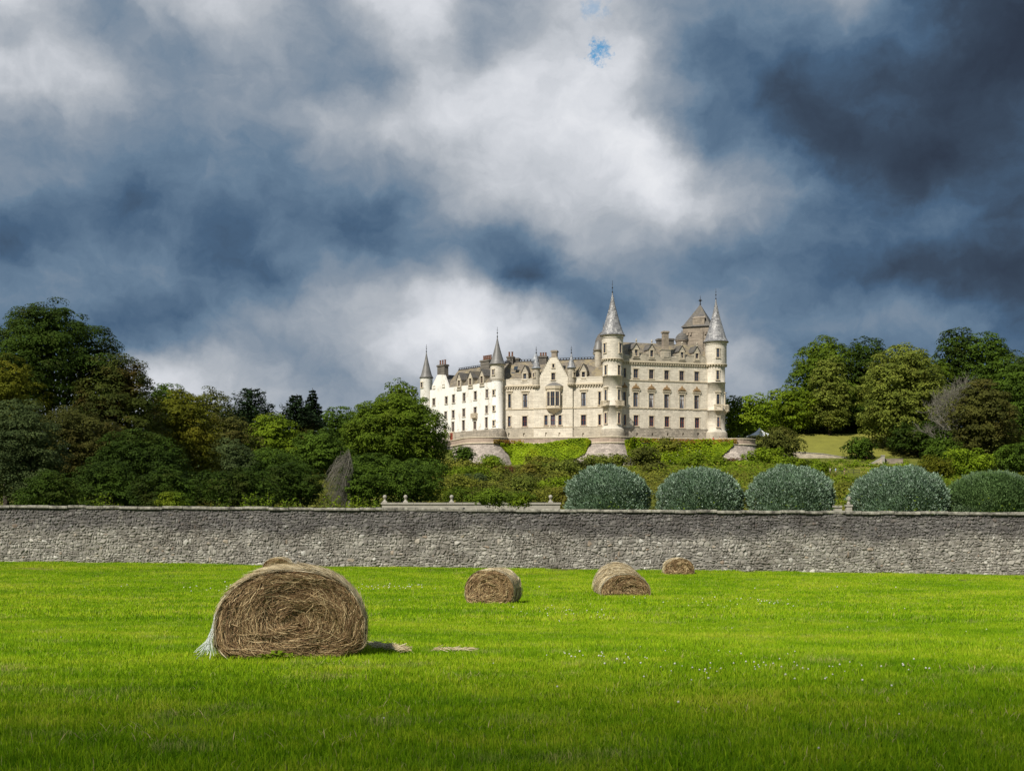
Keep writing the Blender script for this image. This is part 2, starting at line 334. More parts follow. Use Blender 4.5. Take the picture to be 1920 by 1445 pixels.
def m_field():
    m, n = new_mat('meadow_soil_and_turf'); p = world_pos(n)
    a = n.noise(n.vmath('MULTIPLY', p, (1, 1.6, 0)), 0.35, 5, 0.6); b = n.noise(n.vmath('MULTIPLY', p, (1, 1, 0)), 5, 4, 0.7)
    c = n.ramp(n.math('ADD', n.math('MULTIPLY', a, 0.6), n.math('MULTIPLY', b, 0.4)), [(0.35, (0.07, 0.12, 0.006, 1)), (0.5, (0.13, 0.19, 0.010, 1)), (0.66, (0.22, 0.25, 0.02, 1))])
    return finish(m, n, c, 0.95, b, 0.5, 0.05, spec=0.1)
def m_grass():
    m, n = new_mat('grass_blades'); p = world_pos(n); ri = n.new('ShaderNodeNewGeometry').outputs['Random Per Island']
    q = n.vmath('MULTIPLY', p, (1, 1.5, 0))
    a = n.noise(q, 0.22, 5, 0.62); b = n.noise(q, 1.5, 5, 0.65)
    t = n.math('ADD', n.math('MULTIPLY', a, 0.55), n.math('MULTIPLY', b, 0.45))
    c = n.ramp(n.math('ADD', t, n.math('MULTIPLY', n.math('SUBTRACT', ri, 0.5), 0.16)),
               [(0.36, (0.102, 0.225, 0.004, 1)), (0.46, (0.190, 0.338, 0.007, 1)), (0.55, (0.298, 0.430, 0.012, 1)), (0.65, (0.44, 0.470, 0.045, 1))])
    dry = n.math('MULTIPLY', n.maprange(n.noise(q, 0.8, 5, 0.7), 0.55, 0.68), n.maprange(ri, 0.3, 0.6))
    dead = n.math('MAXIMUM', dry, n.math('GREATER_THAN', ri, 0.975))
    c = n.mix(n.math('MULTIPLY', dead, 0.75), c, (0.42, 0.36, 0.16, 1))
    pb = n.new('ShaderNodeBsdfPrincipled'); n.l.new(c, pb.inputs['Base Color']); pb.inputs['Roughness'].default_value = 0.75; pb.inputs['Specular IOR Level'].default_value = 0.05
    tb = n.new('ShaderNodeBsdfTranslucent'); n.l.new(c, tb.inputs[0])
    ms = n.new('ShaderNodeMixShader'); ms.inputs[0].default_value = 0.25; n.l.new(pb.outputs[0], ms.inputs[1]); n.l.new(tb.outputs[0], ms.inputs[2])
    o = n.new('ShaderNodeOutputMaterial'); n.l.new(ms.outputs[0], o.inputs[0]); return m
M['field'] = m_field(); M['grass'] = m_grass()
def m_hill():
    m, n = new_mat('rough_grass_ground'); p = world_pos(n)
    a = n.noise(p, 0.12, 5, 0.65); b = n.noise(p, 1.2, 4, 0.7)
    c = n.ramp(n.math('ADD', n.math('MULTIPLY', a, 0.6), n.math('MULTIPLY', b, 0.4)), [(0.36, (0.05, 0.07, 0.012, 1)), (0.5, (0.10, 0.115, 0.02, 1)), (0.64, (0.19, 0.18, 0.035, 1))])
    return finish(m, n, c, 0.95, b, 0.6, 0.2, spec=0.1)
M['hill'] = m_hill()

def grid_ground(name, xs, ys, zf, mat, warp_y=None):
    X, Y = np.meshgrid(xs, ys); Y2 = warp_y(X, Y) if warp_y else Y
    Z = zf(X, Y2); V = np.stack([X, Y2, Z], -1).reshape(-1, 3); nx, ny = len(xs), len(ys)
    i = np.arange(nx - 1)[None, :] + nx * np.arange(ny - 1)[:, None]
    q = np.stack([i, i + 1, i + 1 + nx, i + nx], -1).reshape(-1, 4)
    o = link(name, np_mesh(name, V, [q], mat, smooth=True)); o['kind'] = 'structure'; return o
xs = np.concatenate([[-900, -300, -120], np.linspace(-60, 60, 121), [120, 300, 900]])
ys = np.concatenate([[-300, -80, -30, -10], np.linspace(-2, 57, 90)])
def wy(X, Y):
    t = np.clip(Y / 57.0, 0, 1); return np.where(Y > 0, t * (wall_y(np.clip(X, -400, 300)) + 0.1), Y)
grid_ground('meadow', xs, ys, g_field, M['field'], wy)
xs = np.concatenate([[-2500, -900, -400, -200], np.linspace(-130, 150, 113), [200, 400, 900, 2500]])
ys = np.concatenate([np.linspace(0, 300, 121), np.linspace(303, 420, 40), [450, 500, 560, 620, 800, 1200, 2500, 5000]])
def wy2(X, Y):
    t = np.clip(Y / 120.0, 0, 1); return (wall_y(np.clip(X, -400, 300)) + 0.1) * (1 - t) + Y * 1.0 * t
grid_ground('garden_ground', xs, ys, lambda x, y: np.where(y < wall_y(np.clip(x, -400, 300)) + 0.4, g_field(x, np.minimum(y, 57)), g_garden(x, y)), M['hill'], wy2)

# ---------------------------------------------------------------- grass (one stuff object, instanced blade patches)
def blade_patch(name, size, nbl, h0, h1, wd, seed):
    r = np.random.default_rng(seed)
    # blades gather in tufts
    nt = max(8, nbl // 14); tc = r.uniform(-size / 2, size / 2, (nt, 2))
    ti = r.integers(0, nt, nbl); loose = r.random(nbl) < 0.45
    p = tc[ti] + r.normal(0, 0.035 * size ** 0.5, (nbl, 2)); p[loose] = r.uniform(-size / 2, size / 2, (loose.sum(), 2))
    th = r.uniform(0.75, 1.3, nt)[ti]
    h = r.uniform(h0, h1, nbl) * th; a = r.uniform(0, 2 * np.pi, nbl); lean = np.abs(r.normal(0.35, 0.3, nbl)) * h
    la = r.uniform(0, 2 * np.pi, nbl); ld = np.stack([np.cos(la), np.sin(la)], 1)
    t = np.stack([np.cos(a), np.sin(a)], 1) * (wd * r.uniform(0.6, 1.3, nbl))[:, None] / 2
    z0 = np.zeros(nbl) - 0.01
    def P(xy, z): return np.concatenate([xy, z[:, None]], 1)
    m1 = p + ld * (lean * 0.35)[:, None]; m2 = p + ld * lean[:, None]
    V = np.stack([P(p - t, z0), P(p + t, z0), P(m1 + t * 0.8, h * 0.6), P(m1 - t * 0.8, h * 0.6), P(m2, h * np.clip(1 - 0.2 * lean / h, 0.5, 1))], 1).reshape(-1, 3)
    b = np.arange(nbl) * 5
    q = np.stack([b, b + 1, b + 2, b + 3], 1); tr = np.stack([b + 3, b + 2, b + 4], 1)
    return np_mesh(name, V, [q, tr], M['grass'])
patches_near = [bpy.data.objects.new('grass_patch', blade_patch('grass_patch', 0.62, 1150, 0.022, 0.068, 0.0052, 10 + i)) for i in range(4)]
patches_far = [bpy.data.objects.new('grass_patch_far', blade_patch('grass_patch_far', 1.9, 2300, 0.035, 0.082, 0.011, 20 + i)) for i in range(3)]
def grass_object(name, pts, rot, scl, objs, label):
    me = bpy.data.meshes.new(name); me.vertices.add(len(pts)); me.vertices.foreach_set('co', np.asarray(pts, np.float32).ravel())
    for an, arr, ty in (('rot', rot, 'FLOAT'), ('scl', scl, 'FLOAT'), ('pick', np.random.default_rng(3).integers(0, len(objs), len(pts)), 'INT')):
        at_ = me.attributes.new(an, ty, 'POINT'); at_.data.foreach_set('value', np.asarray(arr, np.int32 if ty == 'INT' else np.float32))
    me.materials.append(M['grass'])
    o = link(name, me); tag(o, label, 'grass', kind='stuff')
    ng = bpy.data.node_groups.new(name + '_scatter', 'GeometryNodeTree')
    ng.interface.new_socket('Geometry', in_out='INPUT', socket_type='NodeSocketGeometry'); ng.interface.new_socket('Geometry', in_out='OUTPUT', socket_type='NodeSocketGeometry')
    gi = ng.nodes.new('NodeGroupInput'); go = ng.nodes.new('NodeGroupOutput'); iop = ng.nodes.new('GeometryNodeInstanceOnPoints')
    g2i = ng.nodes.new('GeometryNodeGeometryToInstance')
    for ob in reversed(objs):
        oi = ng.nodes.new('GeometryNodeObjectInfo'); oi.inputs['Object'].default_value = ob; oi.inputs['As Instance'].default_value = True
        ng.links.new(oi.outputs['Geometry'], g2i.inputs[0])
    def attr(nm, ty):
        a = ng.nodes.new('GeometryNodeInputNamedAttribute'); a.data_type = ty; a.inputs['Name'].default_value = nm
        return a.outputs['Attribute']
    cx = ng.nodes.new('ShaderNodeCombineXYZ'); ng.links.new(attr('rot', 'FLOAT'), cx.inputs[2])
    ng.links.new(gi.outputs[0], iop.inputs['Points']); ng.links.new(g2i.outputs[0], iop.inputs['Instance'])
    iop.inputs['Pick Instance'].default_value = True; ng.links.new(attr('pick', 'INT'), iop.inputs['Instance Index'])
    e2r = ng.nodes.new('FunctionNodeEulerToRotation'); ng.links.new(cx.outputs[0], e2r.inputs[0])
    ng.links.new(e2r.outputs[0], iop.inputs['Rotation']); ng.links.new(attr('scl', 'FLOAT'), iop.inputs['Scale'])
    ng.links.new(iop.outputs[0], go.inputs[0])
    md = o.modifiers.new('scatter', 'NODES'); md.node_group = ng; return o
def scatter(y0, y1, step, half, seed):
    r = np.random.default_rng(seed); out = []
    for y in np.arange(y0, y1, step):
        wdt = half(y); x = np.arange(-wdt, wdt, step); out.append(np.stack([x, np.full_like(x, y)], 1))
    p = np.concatenate(out); p += r.uniform(-step * .45, step * .45, p.shape); return p, r
p, r = scatter(4.0, 22.0, 0.39, lambda y: y * 0.50 + 5, 1)
grass_object('meadow_grass', np.c_[p, g_field(p[:, 0], p[:, 1])], r.uniform(0, 6.28, len(p)), r.uniform(0.85, 1.25, len(p)) * (0.85 + 0.35 * (np.sin(p[:, 0] * .9) * np.sin(p[:, 1] * .7 + 1))**2), patches_near, 'bright green meadow grass in the foreground around the large hay bale')
p, r = scatter(21.6, 58.5, 1.45, lambda y: y * 0.50 + 9, 2)
keep = p[:, 1] < wall_y(p[:, 0]) - 0.75; p = p[keep]
grass_object('meadow_grass', np.c_[p, g_field(p[:, 0], p[:, 1])], r.uniform(0, 6.28, len(p)), r.uniform(0.85, 1.2, len(p)), patches_far, 'bright green meadow grass further off, running up to the rubble wall')

# clover heads
M['clover'] = simple('clover_white', (0.52, 0.51, 0.44), 0.8, 0.15, 30)
def ray_ground(px, py):
    lo, hi = 3.0, 80.0
    for _ in range(40):
        mid = (lo + hi) / 2; q = at(px, py, mid)
        if q.z > float(g_field(q.x, q.y)): lo = mid
        else: hi = mid
    return at(px, py, lo)
mb = MB(); rr = random.Random(5)
spots = [(rr.gauss(1390, 150), rr.gauss(1262, 12)) for _ in range(62)] + [(rr.uniform(1010, 1180), rr.gauss(1243, 4)) for _ in range(16)] + \
        [(rr.uniform(650, 820), rr.gauss(1104, 3)) for _ in range(34)] + [(rr.uniform(960, 1140), rr.gauss(1150, 8)) for _ in range(30)] + \
        [(rr.uniform(1240, 1500), rr.gauss(1133, 6)) for _ in range(36)] + [(rr.uniform(350, 470), rr.gauss(1106, 5)) for _ in range(14)] + \
        [(1272, 1336), (1045, 1305), (720, 1368), (1535, 1428), (1686, 1360), (1672, 1303), (1617, 1292), (1550, 1287), (1736, 1268)] + \
        [(rr.uniform(60, 1900), 1100 + 200 * rr.random() ** 2) for _ in range(36)]
for px, py in spots:
    q = ray_ground(px, py); rad = 0.008 * rr.uniform(0.7, 1.25) * max(1.0, q.y / 17)
    z0 = q.z + 0.075
    mb.lathe([(0.001, -rad), (rad * 0.9, -rad * 0.4), (rad, rad * 0.2), (rad * 0.6, rad * 0.8), (0.001, rad)], (q.x, q.y), 6, zoff=z0)
tag(mb.build('clover_flowers', M['clover'], smooth=True), 'tiny white clover heads scattered through the meadow grass', 'clover', kind='stuff')

# ---------------------------------------------------------------- rubble field wall
def m_wallstone(name='lichened_rubble', flat=None):
    m, n = new_mat(name); g = n.new('ShaderNodeNewGeometry'); p = g.outputs['Position']
    f = n.math('FRACT', n.math('ADD', g.outputs['Random Per Island'], n.new('ShaderNodeObjectInfo').outputs['Random']))
    c = n.ramp(f, [(0.0, (0.165, 0.153, 0.136, 1)), (0.3, (0.24, 0.223, 0.195, 1)), (0.6, (0.305, 0.287, 0.254, 1)), (0.88, (0.365, 0.345, 0.305, 1)), (0.95, (0.48, 0.465, 0.43, 1)), (0.98, (0.33, 0.28, 0.22, 1)), (1.0, (0.27, 0.205, 0.155, 1))])
    if flat: c = n.mix(n.noise(p, 11, 4, .7), tuple(x * .8 for x in flat) + (1,), tuple(x * 1.2 for x in flat) + (1,))
    sp = n.new('ShaderNodeSeparateXYZ'); n.l.new(p, sp.inputs[0])
    ht = n.math('ADD', sp.outputs[2], n.math('MULTIPLY', sp.outputs[0], 0.0072))     # height against the sloping top (~1.8)
    wob = n.math('MULTIPLY', n.math('SUBTRACT', n.noise(p, 0.35, 4, 0.6), 0.5), 1.5)
    band = n.maprange(n.math('ADD', ht, wob), 0.35, 0.95)                             # dark algae on the upper half
    band = n.math('MULTIPLY', band, n.maprange(n.noise(p, 1.6, 5, 0.7), 0.28, 0.48, 0.35, 1.0))
    c = n.mix(n.math('MULTIPLY', band, 0.72), c, (0.066, 0.061, 0.066, 1))
    c = n.mix(1.0, c, n.ramp(n.noise(p, 0.9, 6, 0.72), [(0.34, (0.62, 0.60, 0.58, 1)), (0.5, (1.0, 1.0, 0.99, 1)), (0.66, (1.22, 1.22, 1.20, 1))]), 'MULTIPLY')
    lic = n.maprange(n.noise(p, 9, 4, 0.7), 0.60, 0.68)
    c = n.mix(n.math('MULTIPLY', lic, 0.6), c, (0.40, 0.395, 0.37, 1))
    c = n.mix(n.math('MULTIPLY', n.maprange(n.noise(p, 22, 4, 0.7), 0.5, 0.62), 0.35), c, (0.07, 0.066, 0.062, 1))
    return finish(m, n, c, 0.95, n.noise(p, 30, 5, 0.7), 0.7, 0.03, spec=0.15)
M['wallstone'] = m_wallstone()
M['mortar'] = m_wallstone('old_lime_mortar', (0.225, 0.212, 0.19))
def m_cope():
    m, n = new_mat('lichened_coping'); p = world_pos(n)
    f = n.noise(p, 4, 5, 0.7); g = n.new('ShaderNodeNewGeometry').outputs['Random Per Island']
    c = n.ramp(f, [(0.36, (0.075, 0.07, 0.06, 1)), (0.5, (0.19, 0.18, 0.15, 1)), (0.64, (0.33, 0.315, 0.265, 1))])
    return finish(m, n, c, 0.95, n.noise(p, 18, 4, 0.7), 0.6, 0.03)
M['cope'] = m_cope()
we = Vector((1, WALL_K, 0)).normalized(); wn = Vector((we.y, -we.x, 0))                # along the wall, towards the camera
wall_root = empty('field_wall', (0, WALL_Y0, float(g_field(0, WALL_Y0))), 'long grey rubble stone wall with flat copings along the far edge of the meadow', 'stone wall')
def wpt(s, z, dd=0.0):
    q = Vector((0, WALL_Y0, 0)) + we * s + wn * dd; return Vector((q.x, q.y, z))
def wtop(s): return 1.80 - 0.0072 * s - 0.165       # underside of the coping
def wbase(s): q = wpt(s, 0); return float(g_field(q.x, q.y - 0.2)) - 0.12
L0, L1 = -30.0, 28.0
mb = MB()
N = 29
for i in range(N):
    s0 = L0 + (L1 - L0) * i / N; s1 = L0 + (L1 - L0) * (i + 1) / N
    mb.add([wpt(s0, wbase(s0), 0), wpt(s1, wbase(s1), 0), wpt(s1, wtop(s1), 0), wpt(s0, wtop(s0), 0),
            wpt(s0, wbase(s0), -0.5), wpt(s1, wbase(s1), -0.5), wpt(s1, wtop(s1), -0.5), wpt(s0, wtop(s0), -0.5)],
           [(0, 1, 2, 3), (5, 4, 7, 6), (3, 2, 6, 7)] + ([(4, 0, 3, 7)] if i == 0 else []) + ([(1, 5, 6, 2)] if i == N - 1 else []))
inv = Matrix.Translation(-wall_root.location)
def rebase(o): o.matrix_parent_inverse = Matrix.Translation(-o.parent.location); return o
rebase(mb.build('mortar_core', M['mortar'], wall_root))
rr = random.Random(11); stones = []
def stone(s0, s1, za, zb, zc, zd, top=False):
    """polygonal stone between s0..s1; za/zb bottom left/right, zc/zd top right/left"""
    g = rr.uniform(0.003, 0.014); s0 += g; s1 -= g; q_ = rr.uniform(-.03, .03); za += g + q_ * rr.random(); zb += g + q_ * rr.random(); zc -= g - q_; zd -= g - q_ * rr.random()
    wd, hg = s1 - s0, min(zd - za, zc - zb)
    if wd < 0.03 or hg < 0.025: return
    c = rr.uniform(0.30, 0.52) * min(wd, hg * 1.3); j = lambda a: rr.uniform(-a, a) * min(wd, hg) * 0.22
    k = [rr.uniform(0.5, 1.6) * c for _ in range(8)]
    o = [(s0 + k[0], za), (s1 - k[1], zb), (s1, zb + k[2] * .8), (s1, zc - k[3] * .8), (s1 - k[4], zc), (s0 + k[5], zd), (s0, zd - k[6] * .8), (s0, za + k[7] * .8)]
    o = [(a + j(1), b + j(1)) for a, b in o]
    mx = sum(a for a, b in o) / 8; mz = sum(b for a, b in o) / 8
    dp = rr.uniform(0.008, 0.042); tilt = (rr.uniform(-.25, .25), rr.uniform(-.3, .2)); kk = rr.uniform(0.62, 0.86)
    vs = [wpt(a, b, -0.02) for a, b in o] + [wpt(mx + (a - mx) * .97, mz + (b - mz) * .97, dp * 0.55) for a, b in o] + \
         [wpt(mx + (a - mx) * kk, mz + (b - mz) * kk, dp + tilt[0] * (a - mx) + tilt[1] * (b - mz)) for a, b in o] + [wpt(mx, mz, dp + 0.012)]
    fs = [(i, (i + 1) % 8, 8 + (i + 1) % 8, 8 + i) for i in range(8)] + [(8 + i, 8 + (i + 1) % 8, 16 + (i + 1) % 8, 16 + i) for i in range(8)] + [(16 + i, 16 + (i + 1) % 8, 24) for i in range(8)]
    vis = abs(mx) < 24
    stones.append((wd * hg if vis else 0, vs, fs))
z = -1.45; row = 0
while z < 2.1:
    h = rr.choice([0.08, 0.10, 0.12, 0.14, 0.165, 0.20]); ph = rr.uniform(0, 6)
    wav = lambda s, zz: 0.05 * math.sin(s * 1.3 + zz * 4) + 0.035 * math.sin(s * 3.1 + zz * 9) + 0.02 * math.sin(s * 8.3 + zz * 14)
    s = L0 + rr.uniform(0, .2)
    while s < L1:
        wd = rr.uniform(0.08, 0.19) if rr.random() < 0.78 else rr.uniform(0.19, 0.34)
        e = min(s + wd, L1)
        za, zb_, zc, zd = z + wav(s, z), z + wav(e, z), z + h + wav(e, z + h), z + h + wav(s, z + h)
        mid = (s + e) / 2
        if zd > wbase(mid) + 0.03 and za < wtop(mid) - 0.02:
            lim = wtop(mid); zc = min(zc, lim); zd = min(zd, lim)
            if h > 0.13 and wd < 0.20 and rr.random() < 0.5:
                t = rr.uniform(.35, .65); stone(s, e, za, zb_, zb_ + (zc - zb_) * t, za + (zd - za) * t); stone(s, e, za + (zd - za) * t, zb_ + (zc - zb_) * t, zc, zd)
            else: stone(s, e, za, zb_, zc, zd)
        s = e
    z += h; row += 1
order = sorted(range(len(stones)), key=lambda i: -stones[i][0])
for i in order[:240]:
    mb = MB(); mb.add(stones[i][1], stones[i][2]); rebase(mb.build('stone', M['wallstone'], wall_root))
V = []; Fq = []; Ft = []; b = 0
for i in order[240:]:
    _, vs, fs = stones[i]; V += [tuple(q) for q in vs]
    for f in fs: (Fq if len(f) == 4 else Ft).append([b + a for a in f])
    b += len(vs)
o = rebase(link('rubble', np_mesh('rubble', V, [np.array(Fq), np.array(Ft)], M['wallstone']), wall_root)); o['kind'] = 'stuff'
s = L0
while s < L1:
    e = min(s + rr.uniform(0.6, 1.25), L1); g = 0.008; zt = wtop((s + e) / 2) + rr.uniform(-.024, .024); hh = rr.uniform(0.115, 0.14)
    sl = 0.0072; f0 = 0.10 + rr.uniform(-.02, .03)
    mb = MB(); a0, a1 = s + g, e - g
    poly = [(f0 - .01, 0), (f0, 0.02), (f0 - .005, hh - .03), (f0 - .03, hh), (-0.58, hh), (-0.6, 0)]
    mb.prism([wpt(a0, zt + q[1] + sl * (a1 - a0) / 2, q[0]) for q in poly], wpt(a1, -sl * (a1 - a0), 0) - wpt(a0, 0, 0))
    rebase(mb.build('coping_stone', M['cope'], wall_root)); s = e

# ---------------------------------------------------------------- hay bales
def m_straw(name, stops, rough=0.7):
    m, n = new_mat(name); ri = n.new('ShaderNodeNewGeometry').outputs['Random Per Island']; p = world_pos(n)
    f = n.math('ADD', n.math('MULTIPLY', ri, 0.75), n.math('MULTIPLY', n.noise(p, 4, 3, 0.6), 0.25))
    return finish(m, n, n.ramp(f, [(a, c + (1,)) for a, c in stops]), rough, None, spec=0.25)
M['straw'] = m_straw('brown_straw', [(0.10, (0.080, 0.045, 0.019)), (0.42, (0.20, 0.122, 0.056)), (0.66, (0.33, 0.225, 0.108)), (0.88, (0.56, 0.44, 0.24))])
M['straw_pale'] = m_straw('pale_straw', [(0.12, (0.26, 0.20, 0.11)), (0.5, (0.44, 0.36, 0.21)), (0.9, (0.62, 0.54, 0.37))])
def m_balecore(name, a, b):
    m, n = new_mat(name); p = world_pos(n); f = n.noise(p, 14, 5, 0.75)
    return finish(m, n, n.ramp(f, [(0.35, a + (1,)), (0.65, b + (1,))]), 0.95, f, 1.0, 0.05, spec=0.1)
M['bale_face'] = m_balecore('hay_bale_end', (0.055, 0.03, 0.012), (0.17, 0.10, 0.045))
M['bale_side'] = m_balecore('hay_bale_side', (0.24, 0.18, 0.10), (0.44, 0.36, 0.22))
M['net'] = simple('white_bale_net', (0.62, 0.66, 0.63), 0.6, 0.12, 8)
def bale(px, py, Y, wpx, hpx, depth, yaw, label, nface, nside, fw, seed, low=0.42, net=200, tall=0.0, lowe=0.64):
    r = np.random.default_rng(seed); q = at(px, py, Y); a = wpx * Y / F / 2; H = hpx * Y / F
    root = empty('hay_bale', (q.x, q.y, q.z), label, 'hay bale', 'round hay bales lying in the meadow', yaw)
    zc = low * H; up = H - zc
    def prof(t):
        c, s = np.cos(t), np.sin(t)
        x = a * np.sign(c) * np.abs(c) ** 0.92
        z = np.where(s >= 0, zc + up * np.abs(s) ** 0.95, zc - (zc + 0.05) * np.abs(s) ** lowe)
        x = np.where(s < 0, x * (1 - 0.05 * np.abs(s) ** 2), x)
        return x, z
    n = 56; t = np.linspace(0, 2 * np.pi, n, endpoint=False); X, Z = prof(t); wob = 1 + 0.012 * np.sin(t * 5 + seed) + 0.01 * r.normal(size=n)
    # local frame: +y runs away from the camera, the end seen faces -y
    rings = [(0.05, 0.05), (0.25, 0.02), (0.5, 0.01), (0.75, 0.0), (0.92, 0.005), (0.975, 0.03), (1.0, 0.09), (1.005, depth * .35), (1.01, depth * .7), (1.0, depth - .08), (0.96, depth), (0.5, depth + .01), (0.05, depth + .01)]
    V = []; 
    for k, yy in rings:
        ww = 1 + (wob - 1) * min(k, 1)
        bump = 0.02 * np.sin(t * 3 + k * 11 + seed) if 0.1 < k < 0.9 and yy < 0.1 else 0
        V.append(np.stack([X * k * ww, np.full(n, yy) + bump, zc + 0.08 * H * (1 - k) + (Z - zc - 0.0) * k * ww], 1))
    V = np.concatenate(V); V[:, 2] *= 1 + tall * np.clip(V[:, 1] / depth, 0, 1); i = np.arange(n); nr = len(rings)
    fq = np.concatenate([np.stack([j * n + i, j * n + (i + 1) % n, (j + 1) * n + (i + 1) % n, (j + 1) * n + i], 1) for j in range(nr - 1)])
    mi = np.concatenate([np.full(n, 0 if j < 5 or j > 8 else 1) for j in range(nr - 1)])
    link('bale_body', np_mesh('bale_body', V, [fq, np.arange(n)[None, ::-1], (np.arange(n) + (nr - 1) * n)[None, :]], [M['bale_face'], M['bale_side']], np.concatenate([mi, [0, 0]]), True), root)
    # straw on the end: strands follow the winding, four points each
    def ribbons(name, P, wdt, nrm, mat, kind='stuff'):
        m_, k_ = P.shape[:2]; T = np.gradient(P, axis=1); B = np.cross(T, nrm[:, None, :]); B /= np.linalg.norm(B, axis=2, keepdims=True) + 1e-9
        tp = np.array([0.7, 1, 0.9, 0.35])[None, :, None] * wdt[:, None, None] / 2
        V = np.stack([P - B * tp, P + B * tp], 2).reshape(-1, 3)
        b = (np.arange(m_) * k_ * 2)[:, None] + np.arange(k_ - 1)[None, :] * 2; b = b.ravel()
        o = link(name, np_mesh(name, V, [np.stack([b, b + 1, b + 3, b + 2], 1)], mat), root); o['kind'] = kind; return o
    u = np.sqrt(r.uniform(0.0, 0.97, nface)); th = r.uniform(0, 2 * np.pi, nface)
    ln = r.uniform(0.07, 0.30, nface) * (0.5 + a)
    jit = r.normal(0, 0.28, nface) + (r.random(nface) < 0.22) * r.normal(0, 1.2, nface)
    P = []
    lift0 = np.abs(r.normal(0, 0.012, nface)) + 0.002; lift1 = lift0 + np.abs(r.normal(0, 0.02, nface)) + (r.random(nface) < .06) * 0.05
    uu = u.copy()
    for s in range(4):
        f = s / 3.0
        rad = np.maximum(u * a, 0.1 * a); ang = th + (f - .5) * ln / rad; x, zz = prof(ang); rho = np.clip(u + jit * (f - .5) * ln / a, 0.0, 0.985)
        cz = zc + 0.08 * H * (1 - rho)
        y = np.interp(rho, [0.05, .25, .5, .75, .92, .985], [0.04, .015, .005, -.005, 0.0, .05])
        lump = 0.02 * np.sin(ang * 3 + rho * 11 + seed) * (rho < .9)
        P.append(np.stack([x * rho, y + lump - 0.004 - (lift0 + (lift1 - lift0) * f ** 2), cz + (zz - zc) * rho], 1))
    P = np.stack(P, 1); P += r.normal(0, 0.005, P.shape) * np.array([1, .5, 1])
    P[:, :, 2] = np.maximum(P[:, :, 2], 0.0)
    nr_ = np.tile(np.array([[0, -1.0, 0]]), (nface, 1)) + r.normal(0, 0.45, (nface, 3))
    ribbons('end_straw', P, r.uniform(0.6, 1.3, nface) * fw, nr_, M['straw'])
    # strands round the rim and along the side
    th = r.uniform(-0.15 * np.pi, 1.15 * np.pi, nside); yy = depth * r.beta(0.8, 1.2, nside); ln = r.uniform(0.08, 0.3, nside) * (0.5 + a); dy = r.normal(0, 0.06, nside)
    P = []
    lift = np.abs(r.normal(0.004, 0.010, nside)) + 0.004
    for s in range(4):
        f = s / 3.0; ang = th + (f - .5) * ln / a; x, zz = prof(ang); k = 1.008 + (lift * (0.4 + f ** 2 * 1.4)) / a
        inset = np.interp(yy, [0, 0.03, .09, 1], [0.972, 0.985, 1.0, 1.0])
        P.append(np.stack([x * k * inset, yy + dy * f - .006, zc + (zz - zc) * k * inset], 1))
    P = np.stack(P, 1); P[:, :, 2] *= 1 + tall * np.clip(P[:, :, 1] / depth, 0, 1); x, zz = prof(th); nr_ = np.stack([x / a, np.zeros(nside), (zz - zc) / up], 1) + r.normal(0, 0.4, (nside, 3))
    ribbons('rim_straw', P, r.uniform(0.6, 1.3, nside) * fw, nr_, M['straw_pale'])
    # net wrap threads round the barrel
    if net:
        th = r.uniform(0.0, np.pi, net); yy = np.where(r.random(net) < .45, r.uniform(0.03, 0.12, net), r.uniform(0.05, depth - .05, net)); P = []; dy = r.normal(0, .05, net); ln = r.uniform(.3, .8, net)
        for s in range(4):
            f = s / 3.0; ang = th + (f - .5) * ln; x, zz = prof(ang); k = 1.02; ins = np.interp(yy, [0, .03, .09, 1], [.985, .99, 1., 1.])
            P.append(np.stack([x * k * ins, yy + dy * np.abs(f - .5), zc + (zz - zc) * k * ins], 1))
        P = np.stack(P, 1); P[:, :, 2] *= 1 + tall * np.clip(P[:, :, 1] / depth, 0, 1); x, zz = prof(th); ribbons('net_wrap', P, np.full(net, fw * 0.55), np.stack([x / a, np.zeros(net), (zz - zc) / up], 1), M['net'])
    return root, prof, zc, up, a, H
b1 = bale(545, 1236, 12.2, 277, 168, 1.15, R(8.5), 'largest hay bale, in front, sagging, with brown spiral straw end and loose white net', 18000, 6000, 0.0060, 3, 0.34, 520, lowe=0.48)
bale(917, 1138, 31.0, 94, 70, 1.1, R(-12), 'middle hay bale alone in the centre of the meadow, round end facing us', 3200, 900, 0.014, 5, 0.44, 90)
bale(1173, 1119, 36.0, 93, 42, 2.2, R(2.5), 'long low hay bale with pale striped top right of the middle bale', 2600, 1700, 0.016, 8, 0.18, 160, 0.42)
bale(1274, 1083, 51.5, 56, 36, 1.1, R(-2), 'small squat hay bale at right, close in front of the rubble wall', 1500, 500, 0.02, 13, 0.38, 40)
bale(519, 1078, 51.8, 53, 32, 1.2, R(4), 'far hay bale mostly hidden behind the top of the largest bale', 1200, 500, 0.02, 17, 0.38, 40)
# white net hanging loose on the left of the near bale, and its trail on the grass
root, prof, zc, up, a, H = b1; r = random.Random(9); mb = MB()
for i in range(46):
    t0 = math.pi * r.uniform(0.78, 0.93); x, z = prof(np.array([t0])); y0 = r.uniform(0.02, 0.35)
    p0 = Vector((float(x[0]) * 1.025, y0, zc + (float(z[0]) - zc) * 1.02))
    e = Vector((-a * r.uniform(1.02, 1.30), y0 - r.uniform(-.05, .25), r.uniform(0.03, 0.13)))
    m1 = Vector((-a * 1.035, y0, zc + r.uniform(-.05, .12))); m2 = Vector((-a * r.uniform(1.02, 1.09), y0 - .02, r.uniform(.10, .26)))
    pts = []
    for k in range(9):
        f = k / 8; q = (1 - f) ** 3 * p0 + 3 * (1 - f) ** 2 * f * m1 + 3 * (1 - f) * f * f * m2 + f ** 3 * e
        pts.append(q + Vector((r.gauss(0, .007), r.gauss(0, .01), r.gauss(0, .006))))
    mb.tube(pts, 0.0022, 3)
